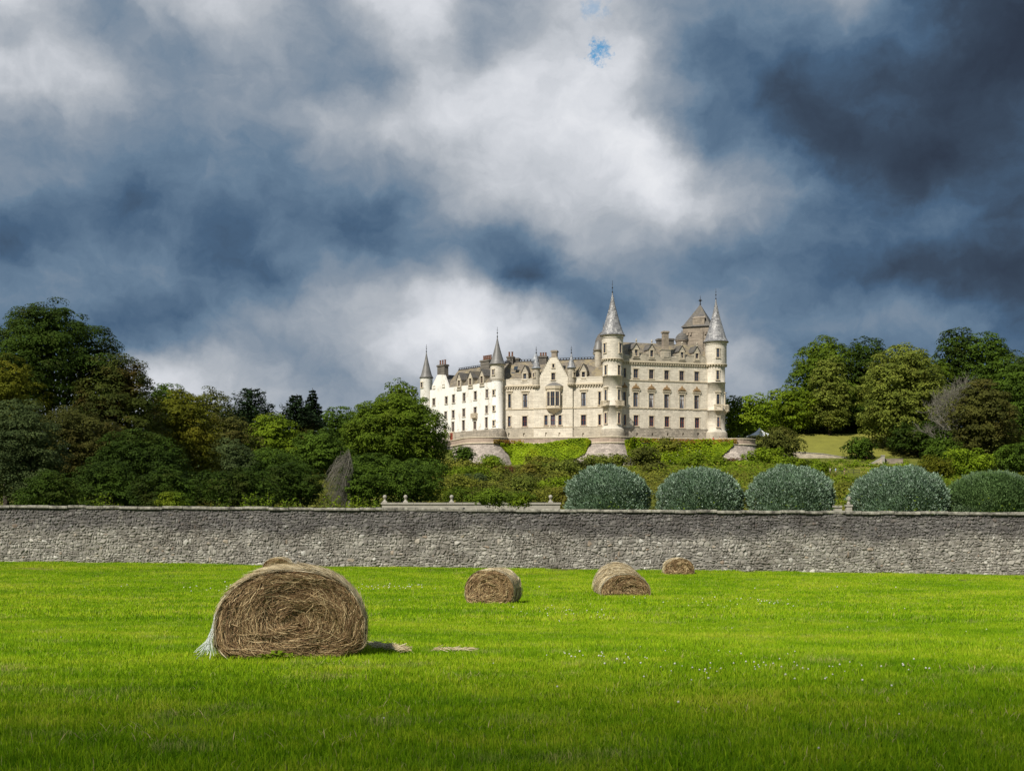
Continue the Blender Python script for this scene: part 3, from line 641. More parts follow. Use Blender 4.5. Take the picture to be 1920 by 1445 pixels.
o = mb.build('loose_net', M['net'], root); o['kind'] = 'stuff'
# scraps of raked straw trailing from the bale
mb = MB(); r = random.Random(4)
for i in range(370):
    f = r.random(); px = 690 + 75 * f if i < 300 else 815 + 75 * f
    py = (1217 + 12 * f if i < 300 else 1226) + r.gauss(0, 1.5 if i < 300 else .9)
    q = ray_ground(px, py); an = r.gauss(0.1, 0.5); L = r.uniform(.05, .16); dv = Vector((math.cos(an), math.sin(an), r.gauss(0, .25))) * L
    q.z += r.uniform(.05, .085) if i < 300 else r.uniform(.045, .065)
    mb.tube([q - dv / 2, q + Vector((0, 0, r.uniform(0, .015))), q + dv / 2], 0.003, 3)
tag(mb.build('straw_scraps', M['straw_pale']), 'wisps of loose pale straw on the grass right of the largest bale', 'straw', kind='stuff')

# tufts of dry pale grass in the meadow
mb = MB(); r = random.Random(31)
for c_ in range(70):
    px, py = r.uniform(0, 1920), 1085 + 330 * r.random() ** 1.5; q0 = ray_ground(px, py); sc_ = max(1.0, q0.y / 14)
    for i in range(int(14 + 22 * r.random())):
        x, y = q0.x + r.gauss(0, .16 * sc_), q0.y + r.gauss(0, .10 * sc_); z_ = float(g_field(x, y)); h = r.uniform(.035, .075); a = r.uniform(0, 6.28); L = r.uniform(.04, .14); w_ = .0022 * sc_; t = Vector((math.cos(a + 1.57), math.sin(a + 1.57), 0)) * w_; p0 = Vector((x, y, z_)); p1 = p0 + Vector((math.cos(a) * L, math.sin(a) * L, h))
        mb.add([p0 - t, p0 + t, p0.lerp(p1, .6) + t + Vector((0, 0, h * .12)), p0.lerp(p1, .6) - t + Vector((0, 0, h * .12)), p1], [(0, 1, 2, 3), (3, 2, 4)])
M['dry'] = m_straw('dry_grass_blades', [(0.1, (0.24, 0.20, 0.07)), (0.9, (0.46, 0.38, 0.17))])
tag(mb.build('dry_grass', M['dry']), 'pale dry grass tufts dotted through the green meadow', 'dry grass', kind='stuff')
# ---------------------------------------------------------------- the castle
def P2(px, Y): return Vector(((px - CX) / F * Y, Y, 0))
ZB, ZF = 17.0, 17.75                                   # castle foot, terrace floor
castle = empty('castle', (P2(1040, 300).x, 300, ZF), 'large pale turreted castle with slender conical spires on the terrace above the gardens', 'castle')
CINV = Matrix.Translation(-castle.location)
def cpart(o): o.parent = castle; o.matrix_parent_inverse = CINV; return o
def part(mb, name, mats, parent=None, smooth=False, kind=None):
    o = mb.build(name, mats, None, smooth=smooth)
    if parent is None: cpart(o)
    else: o.parent = parent
    if kind: o['kind'] = kind
    return o

class Facade:
    def __init__(s, a, b):
        s.a, s.b = a, b; s.e = (b - a).normalized(); s.L = (b - a).length
        s.n = Vector((s.e.y, -s.e.x, 0)); s.rz = math.atan2(-s.n.x, s.n.y); s.open = []
    def pt(s, u, z, d=0.0): q = s.a + s.e * u + s.n * d; return Vector((q.x, q.y, z))
    def hit(s, px, py, d=0.0):
        o = Vector((0, 0, EYE)); r = Vector(((px - CX) / F, 1, (CY - py) / F)); p0 = s.a + s.n * d
        t = (p0 - Vector((0, 0, 0))).dot(s.n) / Vector((r.x, r.y, 0)).dot(s.n); q = o + r * t
        return (q - s.a).dot(s.e), q.z
    def wall(s, mb, u0, u1, z0, z1, d=0.0, depth=0.35, openings=(), mi=0):
        us = sorted({u0, u1, *[x for o in openings for x in (o[0], o[1])]}); zs = sorted({z0, z1, *[x for o in openings for x in (o[2], o[3])]})
        us = [x for x in us if u0 <= x <= u1]; zs = [x for x in zs if z0 <= x <= z1]
        for i in range(len(us) - 1):
            for j in range(len(zs) - 1):
                cu, cz = (us[i] + us[i + 1]) / 2, (zs[j] + zs[j + 1]) / 2
                if any(o[0] < cu < o[1] and o[2] < cz < o[3] for o in openings): continue
                mb.add([s.pt(us[i], zs[j], d), s.pt(us[i + 1], zs[j], d), s.pt(us[i + 1], zs[j + 1], d), s.pt(us[i], zs[j + 1], d)], [(0, 1, 2, 3)], mi)
        for a, b, c, e in openings:
            q = [s.pt(a, c, d), s.pt(b, c, d), s.pt(b, e, d), s.pt(a, e, d)]; k = [x - s.n * depth for x in q]
            mb.add(q + k, [(0, 4, 5, 1), (1, 5, 6, 2), (2, 6, 7, 3), (3, 7, 4, 0), (4, 7, 6, 5)], mi)
    def bar(s, mb, u0, u1, z0, z1, d0, d1, mi=0, drop=0.0):
        mb.box(s.pt(u0, z0, d0), s.e * (u1 - u0) + Vector((0, 0, drop)), s.n * (d1 - d0), (0, 0, z1 - z0), mi)

M['harl_trim'] = simple('pale_worn_margin', (0.56, 0.52, 0.44), 0.9, 0.25, 2.0)
_wc = {}
def wmesh(kind, w, h, sash, tm='trim'):
    key = (kind, round(w, 1), round(h, 1), sash, tm)
    if key in _wc: return _wc[key]
    w, h = key[1], key[2]
    # local frame: x along the wall, y outwards, z up; origin at the middle of the sill
    sur, sa, pa = MB(), MB(), MB()
    f = 0.16
    sur.cbox((0, 0.03, -0.10), w + 0.5, 0.34, 0.16)
    sur.cbox((0, 0.01, h + 0.10), w + 2 * f + .1, 0.22, 0.2)
    for sx in (-1, 1): sur.cbox((sx * (w / 2 + f / 2), 0.0, h / 2), f, 0.16, h - 0.04)
    if kind in ('hood', 'pediment'):
        sur.cbox((0, 0.06, h + 0.62), w + 0.95, 0.42, 0.16)
        for sx in (-1, 1): sur.cbox((sx * (w / 2 + 0.25), 0.02, h + 0.38), 0.18, 0.26, 0.30)
    fw = 0.085
    for sx in (-1, 1): sa.cbox((sx * (w / 2 - fw / 2), -0.2, h / 2), fw, 0.08, h)
    for zc in (fw / 2, h - fw / 2): sa.cbox((0, -0.2, zc), w - 2 * fw, 0.078, fw)
    if w > 0.8: sa.cbox((0, -0.2, h / 2), 0.07, 0.07, h - 2 * fw)
    if h > 1.3:
        sa.cbox((0, -0.2, h * (0.62 if kind == 'pediment' else 0.5)), w - 2 * fw, 0.072, 0.07)
    pa.add([(-w / 2, -0.24, 0), (w / 2, -0.24, 0), (w / 2, -0.24, h), (-w / 2, -0.24, h)], [(1, 0, 3, 2)])
    r = (sur.mesh('window', M[tm]), sa.mesh('sash', M[sash]), pa.mesh('pane', M['glass'])); _wc[key] = r; return r
def put_window(fa, u, z, w, h, kind='plain', sash='sash', curtain=0, d=0.0, par=None):
    a, b, c = wmesh(kind, w, h, sash, 'harl_trim' if fa is fw_ else 'trim')
    o = link('window', a); o.location = fa.pt(u, z, d); o.rotation_euler = (0, 0, fa.rz)
    if par is None: cpart(o)
    s_ = link('sash', b, o); p_ = link('pane', c, o)
    if curtain:
        mb = MB(); ww = w
        for sx in (-1, 1):
            x0, x1 = sx * w * 0.46, sx * w * (0.30 if curtain == 1 else 0.12)
            mb.add([(x0, -0.228, .1), (x0 - sx * w * .12, -0.228, .1), (x1 - sx * 0, -0.228, h * .55), (x1 - sx * w * (.2 if curtain == 2 else .05), -0.228, h * .97), (x0, -0.228, h * .97)], [(0, 1, 2, 3, 4) if sx < 0 else (4, 3, 2, 1, 0)])
        mb.build('curtain', M['curtain'], o)
    return o
def win(fa, px, y0, y1, wpx, kind='plain', sash='sash', curtain=0, d=0.0):
    """opening from picture coordinates on a facade; remembers it so that the wall is cut"""
    u, zt = fa.hit(px, y0, d); _, zb = fa.hit(px, y1, d); ua, _ = fa.hit(px - wpx / 2, y0, d); ub, _ = fa.hit(px + wpx / 2, y0, d)
    w = max(0.5, round(abs(ub - ua), 1)); h = round(zt - zb, 1)
    fa.open.append((u - w / 2, u + w / 2, zb, zb + h)); put_window(fa, u, zb, w, h, kind, sash, curtain, d)
def slit(fa, mb_list, px, y0, y1, wpx, d=0.0):
    u, zt = fa.hit(px, y0, d); _, zb = fa.hit(px, y1, d); w = 0.45
    mb_list.append((u - w / 2, u + w / 2, zb, zt))
r1 = lambda u, v: (770 + 0.19373 * u, 600 + 0.19377 * v)
r2 = lambda u, v: (1080 + 0.24908 * u, 520 + 0.24913 * v)
A, B, Cc, D = P2(799.5, 323), P2(932, 300), P2(1148, 292), P2(1342, 299.5)
fw_, fm, fr = Facade(A, B), Facade(B, Cc), Facade(Cc, D)

# -- windows of the white wing
for u, a, b in ((225, 760, 825), (346, 740, 808), (416, 722, 800), (518, 705, 785), (627, 688, 770), (739, 672, 753), (340, 883, 956), (413, 872, 948),
                (515, 857, 933), (625, 842, 935), (736, 826, 902), (338, 1025, 1088), (410, 982, 1078), (512, 968, 1068), (622, 978, 1056), (734, 940, 1042)):
    x, y0 = r1(u, a); _, y1 = r1(u, b); win(fw_, x, y0, y1, 4.9)
for u, a, b in ((226, 642, 660), (319, 628, 645)):
    x, y0 = r1(u, a); _, y1 = r1(u, b); win(fw_, x, y0, y1, 3.0)
# -- middle block
for u, a, b, wp, kd, sh, cu in ((957, 715, 848, 5, 'hood', 'sash', 0), (1108, 713, 845, 9, 'hood', 'sash', 1), (1674, 698, 832, 9.5, 'hood', 'sash', 1),
                       (955, 932, 1030, 5, 'plain', 'sash_red', 0), (1104, 930, 1028, 9, 'plain', 'sash_red', 0), (1673, 918, 1017, 9, 'plain', 'sash_red', 0)):
    x, y0 = r1(u, a); _, y1 = r1(u, b); win(fm, x, y0, y1, wp, kd, sh, cu)
for u, a, b, wp, sh in ((178, 860, 960, 4.5, 'sash'), (178, 1032, 1110, 4.5, 'sash_red')):
    x, y0 = r2(u, a); _, y1 = r2(u, b); win(fm, x, y0, y1, wp, 'plain', sh)
DG = 0.5                                                # the gabled centre stands proud of the middle block
fg = Facade(fm.a, fm.b)
for u, a, b, wp, sh in ((1310, 920, 1017, 6, 'sash_red'), (1377, 918, 1017, 8, 'sash_red'), (1446, 918, 1015, 6, 'sash_red'), (1380, 508, 578, 7, 'sash'), (1381, 423, 460, 2.6, 'sash')):
    x, y0 = r1(u, a); _, y1 = r1(u, b); win(fg, x, y0, y1, wp, 'plain', sh, 0, DG)
# -- right block
for u, a, b, wp in ((367, 682, 752, 4.5), (450, 688, 757, 8.5), (567, 692, 762, 8.5), (682, 698, 768, 8.5), (795, 704, 775, 8.5), (908, 710, 780, 8.5)):
    x, y0 = r2(u, a); _, y1 = r2(u, b); win(fr, x, y0, y1, wp)
peds = []
for u, a, b, wp, cu in ((365, 860, 965, 5, 0), (450, 866, 972, 9.5, 1), (567, 872, 978, 9.5, 2), (682, 878, 982, 9.5, 1), (797, 883, 988, 9.5, 2), (908, 888, 992, 9.5, 1)):
    x, y0 = r2(u, a); _, y1 = r2(u, b); win(fr, x, y0, y1, wp, 'pediment', 'sash', cu); peds.append((x, wp))
for u, a, b, wp in ((367, 1034, 1112, 4.5), (451, 1037, 1115, 8.5), (568, 1042, 1120, 8.5), (684, 1047, 1124, 8.5), (798, 1052, 1130, 8.5), (911, 1055, 1133, 8.5)):
    x, y0 = r2(u, a); _, y1 = r2(u, b); win(fr, x, y0, y1, wp, 'plain', 'sash_red')

# -- walls
mb = MB()
_, z_we = fw_.hit(*r1(560, 628)); z_we -= 0.0
_, z_wp = fw_.hit(*r1(700, 1068))                       # top of the rough plinth
fw_.wall(mb, 0.5, fw_.L, z_wp, z_we, 0, 0.3, fw_.open)
# crow-less gable at the far end of the wing
ga = [fw_.hit(*r1(u, v)) for u, v in ((205, 648), (206, 640), (258, 530), (282, 528), (322, 530), (366, 648))]
zg = z_we
mb.prism([fw_.pt(u, z, 0.0) for u, z in [(ga[0][0], zg)] + ga[1:5] + [(ga[5][0], zg)]], -fw_.n * 0.6)
bk = 9.0
mb.add([fw_.pt(0.5, ZB, -bk), fw_.pt(fw_.L, ZB, -bk), fw_.pt(fw_.L, z_we, -bk), fw_.pt(0.5, z_we, -bk), fw_.pt(0.5, ZB, 0), fw_.pt(0.5, z_we, 0)], [(1, 0, 3, 2), (0, 4, 5, 3)])
part(mb, 'white_wing_wall', M['harl'])
mb = MB(); fw_.bar(mb, 0.4, fw_.L, ZB - 1.0, z_wp, -0.6, 0.22); fw_.bar(mb, 0.4, fw_.L, z_wp, z_wp + 0.18, -0.3, 0.1)
part(mb, 'plinth', M['plinth'])
# red door at the foot of the wing
x, y0 = r1(405, 1090); _, y1 = r1(405, 1168); u, zt = fw_.hit(x, y0); _, zb = fw_.hit(x, y1)
mb = MB(); fw_.bar(mb, u - 0.6, u + 0.6, zb, zt, 0.2, 0.30); fw_.bar(mb, u - 0.05, u + 0.05, zb, zt, 0.3, 0.33); dr = part(mb, 'door', M['sash_red'])
mb = MB(); fw_.bar(mb, u - 0.8, u - 0.6, zb, zt, 0.2, 0.36); fw_.bar(mb, u + 0.6, u + 0.8, zb, zt, 0.2, 0.36); fw_.bar(mb, u - 0.8, u + 0.8, zt, zt + .2, 0.2, 0.38); part(mb, 'door_frame', M['trim'], dr)

def corbel_table(fa, u0, u1, z0, z1, d, par=None):
    """row of little corbels with a slab over them"""
    zm = z0 + (z1 - z0) * 0.55; mb = MB(); n = max(3, int((u1 - u0) / 0.62))
    for i in range(n):
        c = u0 + (u1 - u0) * (i + 0.5) / n; fa.bar(mb, c - .14, c + .14, z0, zm, d, d + 0.34); fa.bar(mb, c - .11, c + .11, z0 - .16, z0, d, d + 0.18)
    fa.bar(mb, u0, u1, zm, z1, d, d + 0.46); return part(mb, 'corbel_table', M['trim'], par)

# middle block wall
uL = 0.5; uR = fm.L - 1.0
ug0, _ = fm.hit(*r1(1190, 900), DG); ug1, _ = fm.hit(*r1(1567, 900), DG)
_, z_mc = fm.hit(*r1(1050, 648)); _, z_mp = fm.hit(*r1(1050, 578)); _, z_ms = fm.hit(*r1(1050, 862)); _, z_mb = fm.hit(*r1(1050, 1047))
sl = []
for u in (952, 1098, 1671):
    x, y0 = r1(u, 1092); _, y1 = r1(u, 1126); slit(fm, sl, x, y0, y1, 2)
mb = MB(); fm.wall(mb, uL, uR, z_mb, z_mp - 0.0, 0, 0.3, fm.open)
mb.add([fm.pt(uL, ZB, -11), fm.pt(uR, ZB, -11), fm.pt(uR, z_mp, -11), fm.pt(uL, z_mp, -11)], [(1, 0, 3, 2)])
part(mb, 'middle_block_wall', M['cream'])
for a, b in ((uL, ug0), (ug1, uR)):
    mb = MB(); fm.wall(mb, a, b, ZB - 1, z_mb, 0.16, 0.3, [o for o in sl if o[0] > a and o[1] < b]); fm.bar(mb, a, b, z_mb, z_mb + .14, -0.1, 0.2); part(mb, 'plinth', M['grey_ashlar'])
for a, b in ((uL, ug0), (ug1, uR)):
    corbel_table(fm, a, b, z_mc - 0.35, z_mc + 0.45, 0)
    mb = MB(); fm.bar(mb, a, b, z_mc + .45, z_mp, -0.25, 0.2); fm.bar(mb, a, b, z_mp, z_mp + .2, -0.3, 0.27); part(mb, 'parapet', M['cream'])
    mb = MB(); fm.bar(mb, a, b, z_ms - .13, z_ms + .13, 0.0, 0.16); part(mb, 'string_course', M['trim'])
# crow-stepped gable
gz_ = [fm.hit(*r1(u, v), DG) for u, v in ((1245, 500), (1382, 362), (1512, 505))]
zs = fm.hit(*r1(1380, 586), DG)[1]
mb = MB(); sl = []
for u in (1310, 1440):
    x, y0 = r1(u, 1088); _, y1 = r1(u, 1124); slit(fg, sl, x, y0, y1, 2, DG)
fg.wall(mb, ug0, ug1, ZB - 1, zs, DG, 0.3, [o for o in fg.open if o[3] < zs] + sl)
for uu in (ug0, ug1): mb.add([fg.pt(uu, ZB - 1, DG), fg.pt(uu, ZB - 1, -0.3), fg.pt(uu, zs, -0.3), fg.pt(uu, zs, DG)], [(0, 1, 2, 3) if uu == ug0 else (3, 2, 1, 0)])
uc = gz_[1][0]; zt = gz_[1][1]; n = 11; hw0 = (ug1 - ug0) / 2 - 0.9; hw1 = 1.0; ops = [o for o in fg.open if o[3] >= zs]
for i in range(n):
    za = zs + (zt - zs) * i / n; zb = zs + (zt - zs) * (i + 1) / n; hw = hw0 + (hw1 - hw0) * i / (n - 1)
    oo = [(o[0], o[1], max(o[2], za), min(o[3], zb)) for o in ops if o[3] > za and o[2] < zb]
    us = sorted({uc - hw, uc + hw, *[x for o in oo for x in o[:2]]})
    for k_ in range(len(us) - 1):
        cu = (us[k_] + us[k_ + 1]) / 2; segs = [(za, zb)]
        for o in oo:
            if o[0] < cu < o[1]: segs = [(za, o[2]), (o[3], zb)]
        for a, b in segs:
            if b - a > 0.02: fg.bar(mb, us[k_], us[k_ + 1], a, b, DG - 0.5, DG)
part(mb, 'gable_wall', M['cream'])
for i in range(n):
    zb = zs + (zt - zs) * (i + 1) / n; hw = hw0 + (hw1 - hw0) * i / (n - 1); nx = hw0 + (hw1 - hw0) * (i + 1) / (n - 1) if i < n - 1 else hw - .4
    for sx in (-1, 1):
        a, b = sorted((uc + sx * (hw + .06), uc + sx * nx)); mb = MB(); fg.bar(mb, a, b, zb, zb + .1, DG - .6, DG + .08); part(mb, 'crow_step', M['grey_ashlar'])

mb = MB(); fg.bar(mb, ug0, ug1, z_ms - .13, z_ms + .13, DG, DG + .16); fg.bar(mb, ug0 - .1, ug1 + .1, z_mb, z_mb + .16, DG, DG + .14); part(mb, 'string_course', M['trim'])
def chimney(fa, px0, px1, y_top, y_bot, d, depth, mat='dark_stone', pots=0, pot_top=None, cap=True):
    a, zt = fa.hit(px0, y_top, d); b, zb = fa.hit(px1, y_bot, d)
    mb = MB(); fa.bar(mb, a, b, zb, zt - .45, d - depth, d)
    if cap: fa.bar(mb, a - .18, b + .18, zt - .45, zt - .12, d - depth - .18, d + .18); fa.bar(mb, a - .05, b + .05, zt - .12, zt, d - depth - .05, d + .05)
    o = part(mb, 'chimney', M[mat])
    if pots:
        _, zp = fa.hit(px0, pot_top, d)
        for i in range(pots):
            q = fa.pt(a + (b - a) * (i + .5) / pots, 0, d - depth / 2); hh = zp - zt; rr_ = min(0.26, (b - a) / pots * 0.42)
            mb = MB(); mb.lathe([(rr_ * .9, zt - .02), (rr_ * .8, zt + hh * .5), (rr_ * .75, zt + hh * .85), (rr_, zt + hh * .88), (rr_, zt + hh), (rr_ * .6, zt + hh)], (q.x, q.y), 8); part(mb, 'chimney_pot', M['pot'], o)
    return o
x0, y0 = r1(1362, 292); x1, y1 = r1(1412, 372); chimney(fg, x0, x1, y0, y1, DG - .05, 1.2, 'old_tower')

# oriel window on the gable
ocx, _ = r1(1388, 760); uo, _ = fg.hit(ocx, 747, DG); zz = lambda v: fg.hit(ocx, r1(0, v)[1], DG + 1.0)[1]
oc = fg.pt(uo, 0, DG); orad = 1.95; n8 = 5
def orel(r, z): # half-octagon ring
    ps = []
    for k_ in range(n8 + 1):
        an = math.pi * k_ / n8; q = oc + fg.e * (-math.cos(an) * r) + fg.n * (math.sin(an) * r * 0.8 - 0.0); ps.append(Vector((q.x, q.y, z)))
    return ps
def oloft(mb, secs, mi=0):
    vs = []; 
    for r_, z_ in secs: vs += orel(r_, z_)
    k_ = n8 + 1
    mb.add(vs, [(j * k_ + i, j * k_ + i + 1, (j + 1) * k_ + i + 1, (j + 1) * k_ + i) for j in range(len(secs) - 1) for i in range(n8)] + [tuple(range(k_))[::-1], tuple(range((len(secs) - 1) * k_, len(secs) * k_))], mi)
mb = MB(); oloft(mb, [(.25, zz(905)), (.8, zz(888)), (1.5, zz(868)), (2.02, zz(852)), (2.02, zz(838)), (orad, zz(836)), (orad, zz(828))])
oriel = part(mb, 'oriel', M['trim']); mb = MB()
oloft(mb, [(orad, zz(692)), (orad, zz(668)), (2.2, zz(664)), (2.3, zz(640)), (2.3, zz(636))])
part(mb, 'oriel_cornice', M['trim'], oriel)
mb = MB(); oloft(mb, [(2.32, zz(636)), (1.9, zz(626)), (1.5, zz(616)), (0.7, zz(602)), (.5, zz(598))]); part(mb, 'oriel_roof', M['lead'], oriel)
z0, z1 = zz(828), zz(692); bot, top = orel(orad - .08, z0), orel(orad - .08, z1); mb = MB()
for k_ in range(n8): mb.add([bot[k_], bot[k_ + 1], top[k_ + 1], top[k_]], [(0, 1, 2, 3)])
part(mb, 'pane', M['glass'], oriel)
mb = MB(); ps = orel(orad, 0)
for k_ in range(n8 + 1): mb.cbox((ps[k_].x, ps[k_].y, (z0 + z1) / 2), .26, .26, z1 - z0)
part(mb, 'mullion', M['trim'], oriel)
mb = MB()
for k_ in range(n8):
    a, b = ps[k_], ps[k_ + 1]; zc = z0 + (z1 - z0) * .62; a2 = a.lerp(b, .1); b2 = a.lerp(b, .9); mb.tube([(a2.x, a2.y, zc), (b2.x, b2.y, zc)], .06, 4)
    m2 = a.lerp(b, .5); mb.tube([(m2.x, m2.y, z0), (m2.x, m2.y, z1)], .05, 4) if 1 <= k_ <= 3 else None
part(mb, 'sash', M['sash'], oriel)

# right block walls
uL2, uR2 = 1.5, fr.L - 1.6
_, z_rc = fr.hit(*r2(672, 650)); _, z_rp = fr.hit(*r2(672, 592)); _, z_rs1 = fr.hit(*r2(672, 780)); _, z_rs2 = fr.hit(*r2(672, 986)); _, z_rb = fr.hit(*r2(672, 1142))
mb = MB(); fr.wall(mb, uL2, uR2, z_rb, z_rp, 0, 0.3, fr.open)
mb.add([fr.pt(uL2, ZB, -12), fr.pt(uR2, ZB, -12), fr.pt(uR2, z_rp, -12), fr.pt(uL2, z_rp, -12), fr.pt(uR2, ZB, 0), fr.pt(uR2, z_rp, 0), fr.pt(uL2, ZB, 0), fr.pt(uL2, z_rp, 0)], [(1, 0, 3, 2), (1, 2, 5, 4), (0, 6, 7, 3)])
part(mb, 'right_block_wall', M['cream'])
sl = []
for u in (458, 573, 688, 804, 917):
    x, y0 = r2(u, 1170); _, y1 = r2(u, 1192); slit(fr, sl, x, y0, y1, 2)
mb = MB(); fr.wall(mb, uL2, uR2, ZB - 1, z_rb, 0.22, 0.3, sl); fr.bar(mb, uL2, uR2, z_rb, z_rb + .18, -0.1, .24); part(mb, 'plinth', M['plinth'])
for z_ in (z_rs1, z_rs2):
    mb = MB(); fr.bar(mb, uL2, uR2, z_ - .12, z_ + .12, 0, .17)
    if z_ == z_rs2:
        for i in range(24): c = uL2 + (uR2 - uL2) * (i + .5) / 24; fr.bar(mb, c - .1, c + .1, z_ - .32, z_ - .12, 0, .12)
    part(mb, 'string_course', M['trim'])
corbel_table(fr, uL2, uR2, z_rc - .35, z_rc + .45, 0)
mb = MB(); fr.bar(mb, uL2, uR2, z_rc + .45, z_rp - .25, -0.25, .22)
n = 16
for i in range(n):
    if i % 2 == 0: a = uL2 + (uR2 - uL2) * i / n; b = uL2 + (uR2 - uL2) * (i + 1) / n; fr.bar(mb, a, b, z_rp - .25, z_rp + .25, -0.25, .22); fr.bar(mb, a - .05, b + .05, z_rp + .25, z_rp + .38, -0.3, .28)
part(mb, 'parapet', M['grey_ashlar'])
# carved pediments over the tall windows
for i, ((x, wp), vy) in enumerate(zip(peds, (830, 836, 842, 848, 853, 858))):
    u, zb = fr.hit(x, r2(0, vy)[1]); hw = 0.75 if i == 0 else 1.05; hh = 1.25; mb = MB()
    pr = [(-hw, 0), (-hw, .14), (-hw * .72, .26), (-hw * .62, .62), (-hw * .3, .62), (0, hh), (hw * .3, .62), (hw * .62, .62), (hw * .72, .26), (hw, .14), (hw, 0)]
    mb.prism([fr.pt(u + a, zb + b, 0.02) for a, b in pr], fr.n * 0.26); mb.prism([fr.pt(u + a * .5, zb + .1 + b * .55, .28) for a, b in pr], fr.n * .08)
    part(mb, 'window_pediment', M['carved'])

# -- roofs
def gable_roof(fa, u0, u1, ze, px_r, py_r, setb, back, d_e=-0.2, mat='roof', name='roof', crest=True):
    _, zr = fa.hit(px_r, py_r, -setb)
    mb = MB(); n = max(1, int((u1 - u0) / 3))
    a = [fa.pt(u0, ze, d_e), fa.pt(u1, ze, d_e), fa.pt(u1, zr, -setb), fa.pt(u0, zr, -setb), fa.pt(u0, ze, -back), fa.pt(u1, ze, -back)]
    mb.add(a, [(0, 1, 2, 3), (3, 2, 5, 4), (0, 3, 4), (1, 5, 2), (0, 4, 5, 1)])
    o = part(mb, name, M[mat])
    if crest:
        mb = MB(); fa.bar(mb, u0, u1, zr - .08, zr + .1, -setb - .16, -setb + .16)
        k_ = int((u1 - u0) / 0.75)
        for i in range(k_): c = u0 + (u1 - u0) * (i + .5) / k_; fa.bar(mb, c - .12, c + .12, zr + .1, zr + .42, -setb - .05, -setb + .05)
        fa.bar(mb, u0, u1, zr + .42, zr + .52, -setb - .05, -setb + .05); part(mb, 'ridge_cresting', M['iron'], o)
    return zr
uw1, _ = fw_.hit(*r1(362, 620)); x, y = r1(560, 470)
_, z_wr = fw_.hit(x, y, -4.5)
gable_roof(fw_, uw1 - 1.5, fw_.L - .5, z_we, x, y, 4.5, 9.0)
# cross roof behind the end gable
mb = MB(); pk = fw_.hit(*r1(288, 528)); l0, l1 = fw_.hit(*r1(210, 620))[0], fw_.hit(*r1(364, 640))[0]
q = [(l0, z_we, -.45), (pk[0], pk[1] + .15, -.45), (l1 + .3, z_we, -.45)]; q2 = [(a, b, -9.0) for a, b, c in q]
mb.add([fw_.pt(*p_) for p_ in q + q2], [(0, 3, 4, 1), (1, 4, 5, 2), (0, 1, 2), (3, 5, 4), (0, 2, 5, 3)]); part(mb, 'cross_roof', M['roof_dark'])
x, y = r1(1250, 395); gable_roof(fm, uL, fm.L, z_mp + .1, x, y, 5.5, 11.0, -0.35)
x, y = r2(660, 500); gable_roof(fr, uL2, uR2, z_rp + .0, x, y, 6.0, 12.0, -0.35, crest=False)
# roof of the crow-stepped gable
mb = MB(); q = [(uc - hw0, zs, DG - .5), (uc, zt - .25, DG - .5), (uc + hw0, zs, DG - .5)]; q2 = [(a, b, -6) for a, b, c in q]
mb.add([fg.pt(*p_) for p_ in q + q2], [(0, 3, 4, 1), (1, 4, 5, 2), (0, 1, 2), (3, 5, 4), (0, 2, 5, 3)]); part(mb, 'cross_roof', M['roof_dark'])
# skylights
for u_, v_ in ((972, 545), (1000, 485)):
    u, z_ = fm.hit(*r1(u_, v_), -2.0); mb = MB(); s0 = fm.pt(u, z_, -1.75)
    mb.box(s0, fm.e * .9, Vector((0, 0, .9)) - fm.n * .75, fm.n * .12 + Vector((0, 0, .1))); part(mb, 'skylight', M['glass'])

# -- dormers
def dormer(fa, px, y_tip, y_wt, y_wb, y_base, wpx, d=0.12, depth=3.2, finial=False, y_fin=None, wall='grey_ashlar', side=None):
    u, zt = fa.hit(px, y_tip, d); _, wt = fa.hit(px, y_wt, d); _, wb = fa.hit(px, y_wb, d); _, zb = fa.hit(px, y_base, d)
    hw = abs(fa.hit(px + wpx / 2, y_wb, d)[0] - u); ww = max(.7, round(hw * 1.0, 1)); hh = round(wt - wb, 1); ze = wt + 0.15
    f2 = Facade(fa.a, fa.b); mb = MB(); f2.wall(mb, u - hw, u + hw, zb, ze, d, 0.3, [(u - ww / 2, u + ww / 2, wb, wb + hh)])
    mb.prism([f2.pt(u - hw, ze, d), f2.pt(u + hw, ze, d), f2.pt(u, zt - .15, d)], -f2.n * .4)
    for sx in (-1, 1): mb.add([f2.pt(u + sx * hw, zb, d), f2.pt(u + sx * hw, ze, d), f2.pt(u + sx * hw, ze, -depth), f2.pt(u + sx * hw, zb, -depth)], [(0, 1, 2, 3) if sx < 0 else (3, 2, 1, 0)])
    f2.bar(mb, u - hw - .1, u + hw + .1, zb - .18, zb, d - .4, d + .12)
    o = part(mb, 'dormer', M[wall])
    mb = MB(); th = .14; ov = .16
    for sx in (-1, 1):
        a = [f2.pt(u + sx * (hw + ov), ze - .12, d + ov), f2.pt(u, zt, d + ov), f2.pt(u, zt, -depth), f2.pt(u + sx * (hw + ov), ze - .12, -depth)]
        mb.prism(a, (0, 0, th))
    part(mb, 'dormer_roof', M['roof_dark'], o)
    if finial:
        _, zf = fa.hit(px, y_fin, d); q = f2.pt(u, 0, d + .05); mb = MB()
        mb.lathe([(.18, zt - .1), (.10, zt + .25), (.22, zt + .4), (.20, zt + .6), (.05, zf - .05), (.02, zf)], (q.x, q.y), 8); part(mb, 'dormer_finial', M['grey_ashlar'], o)
    wv = put_window(f2, u, wb, ww, hh, 'plain', 'sash', 0, d, par=o); wv.parent = o
    for ch in list(wv.children):                       # keep the tree at three levels: frame and glass join the window's own level
        ch.parent = o; ch.matrix_parent_inverse = Matrix.Identity(4); ch.location = wv.location; ch.rotation_euler = wv.rotation_euler
    return o
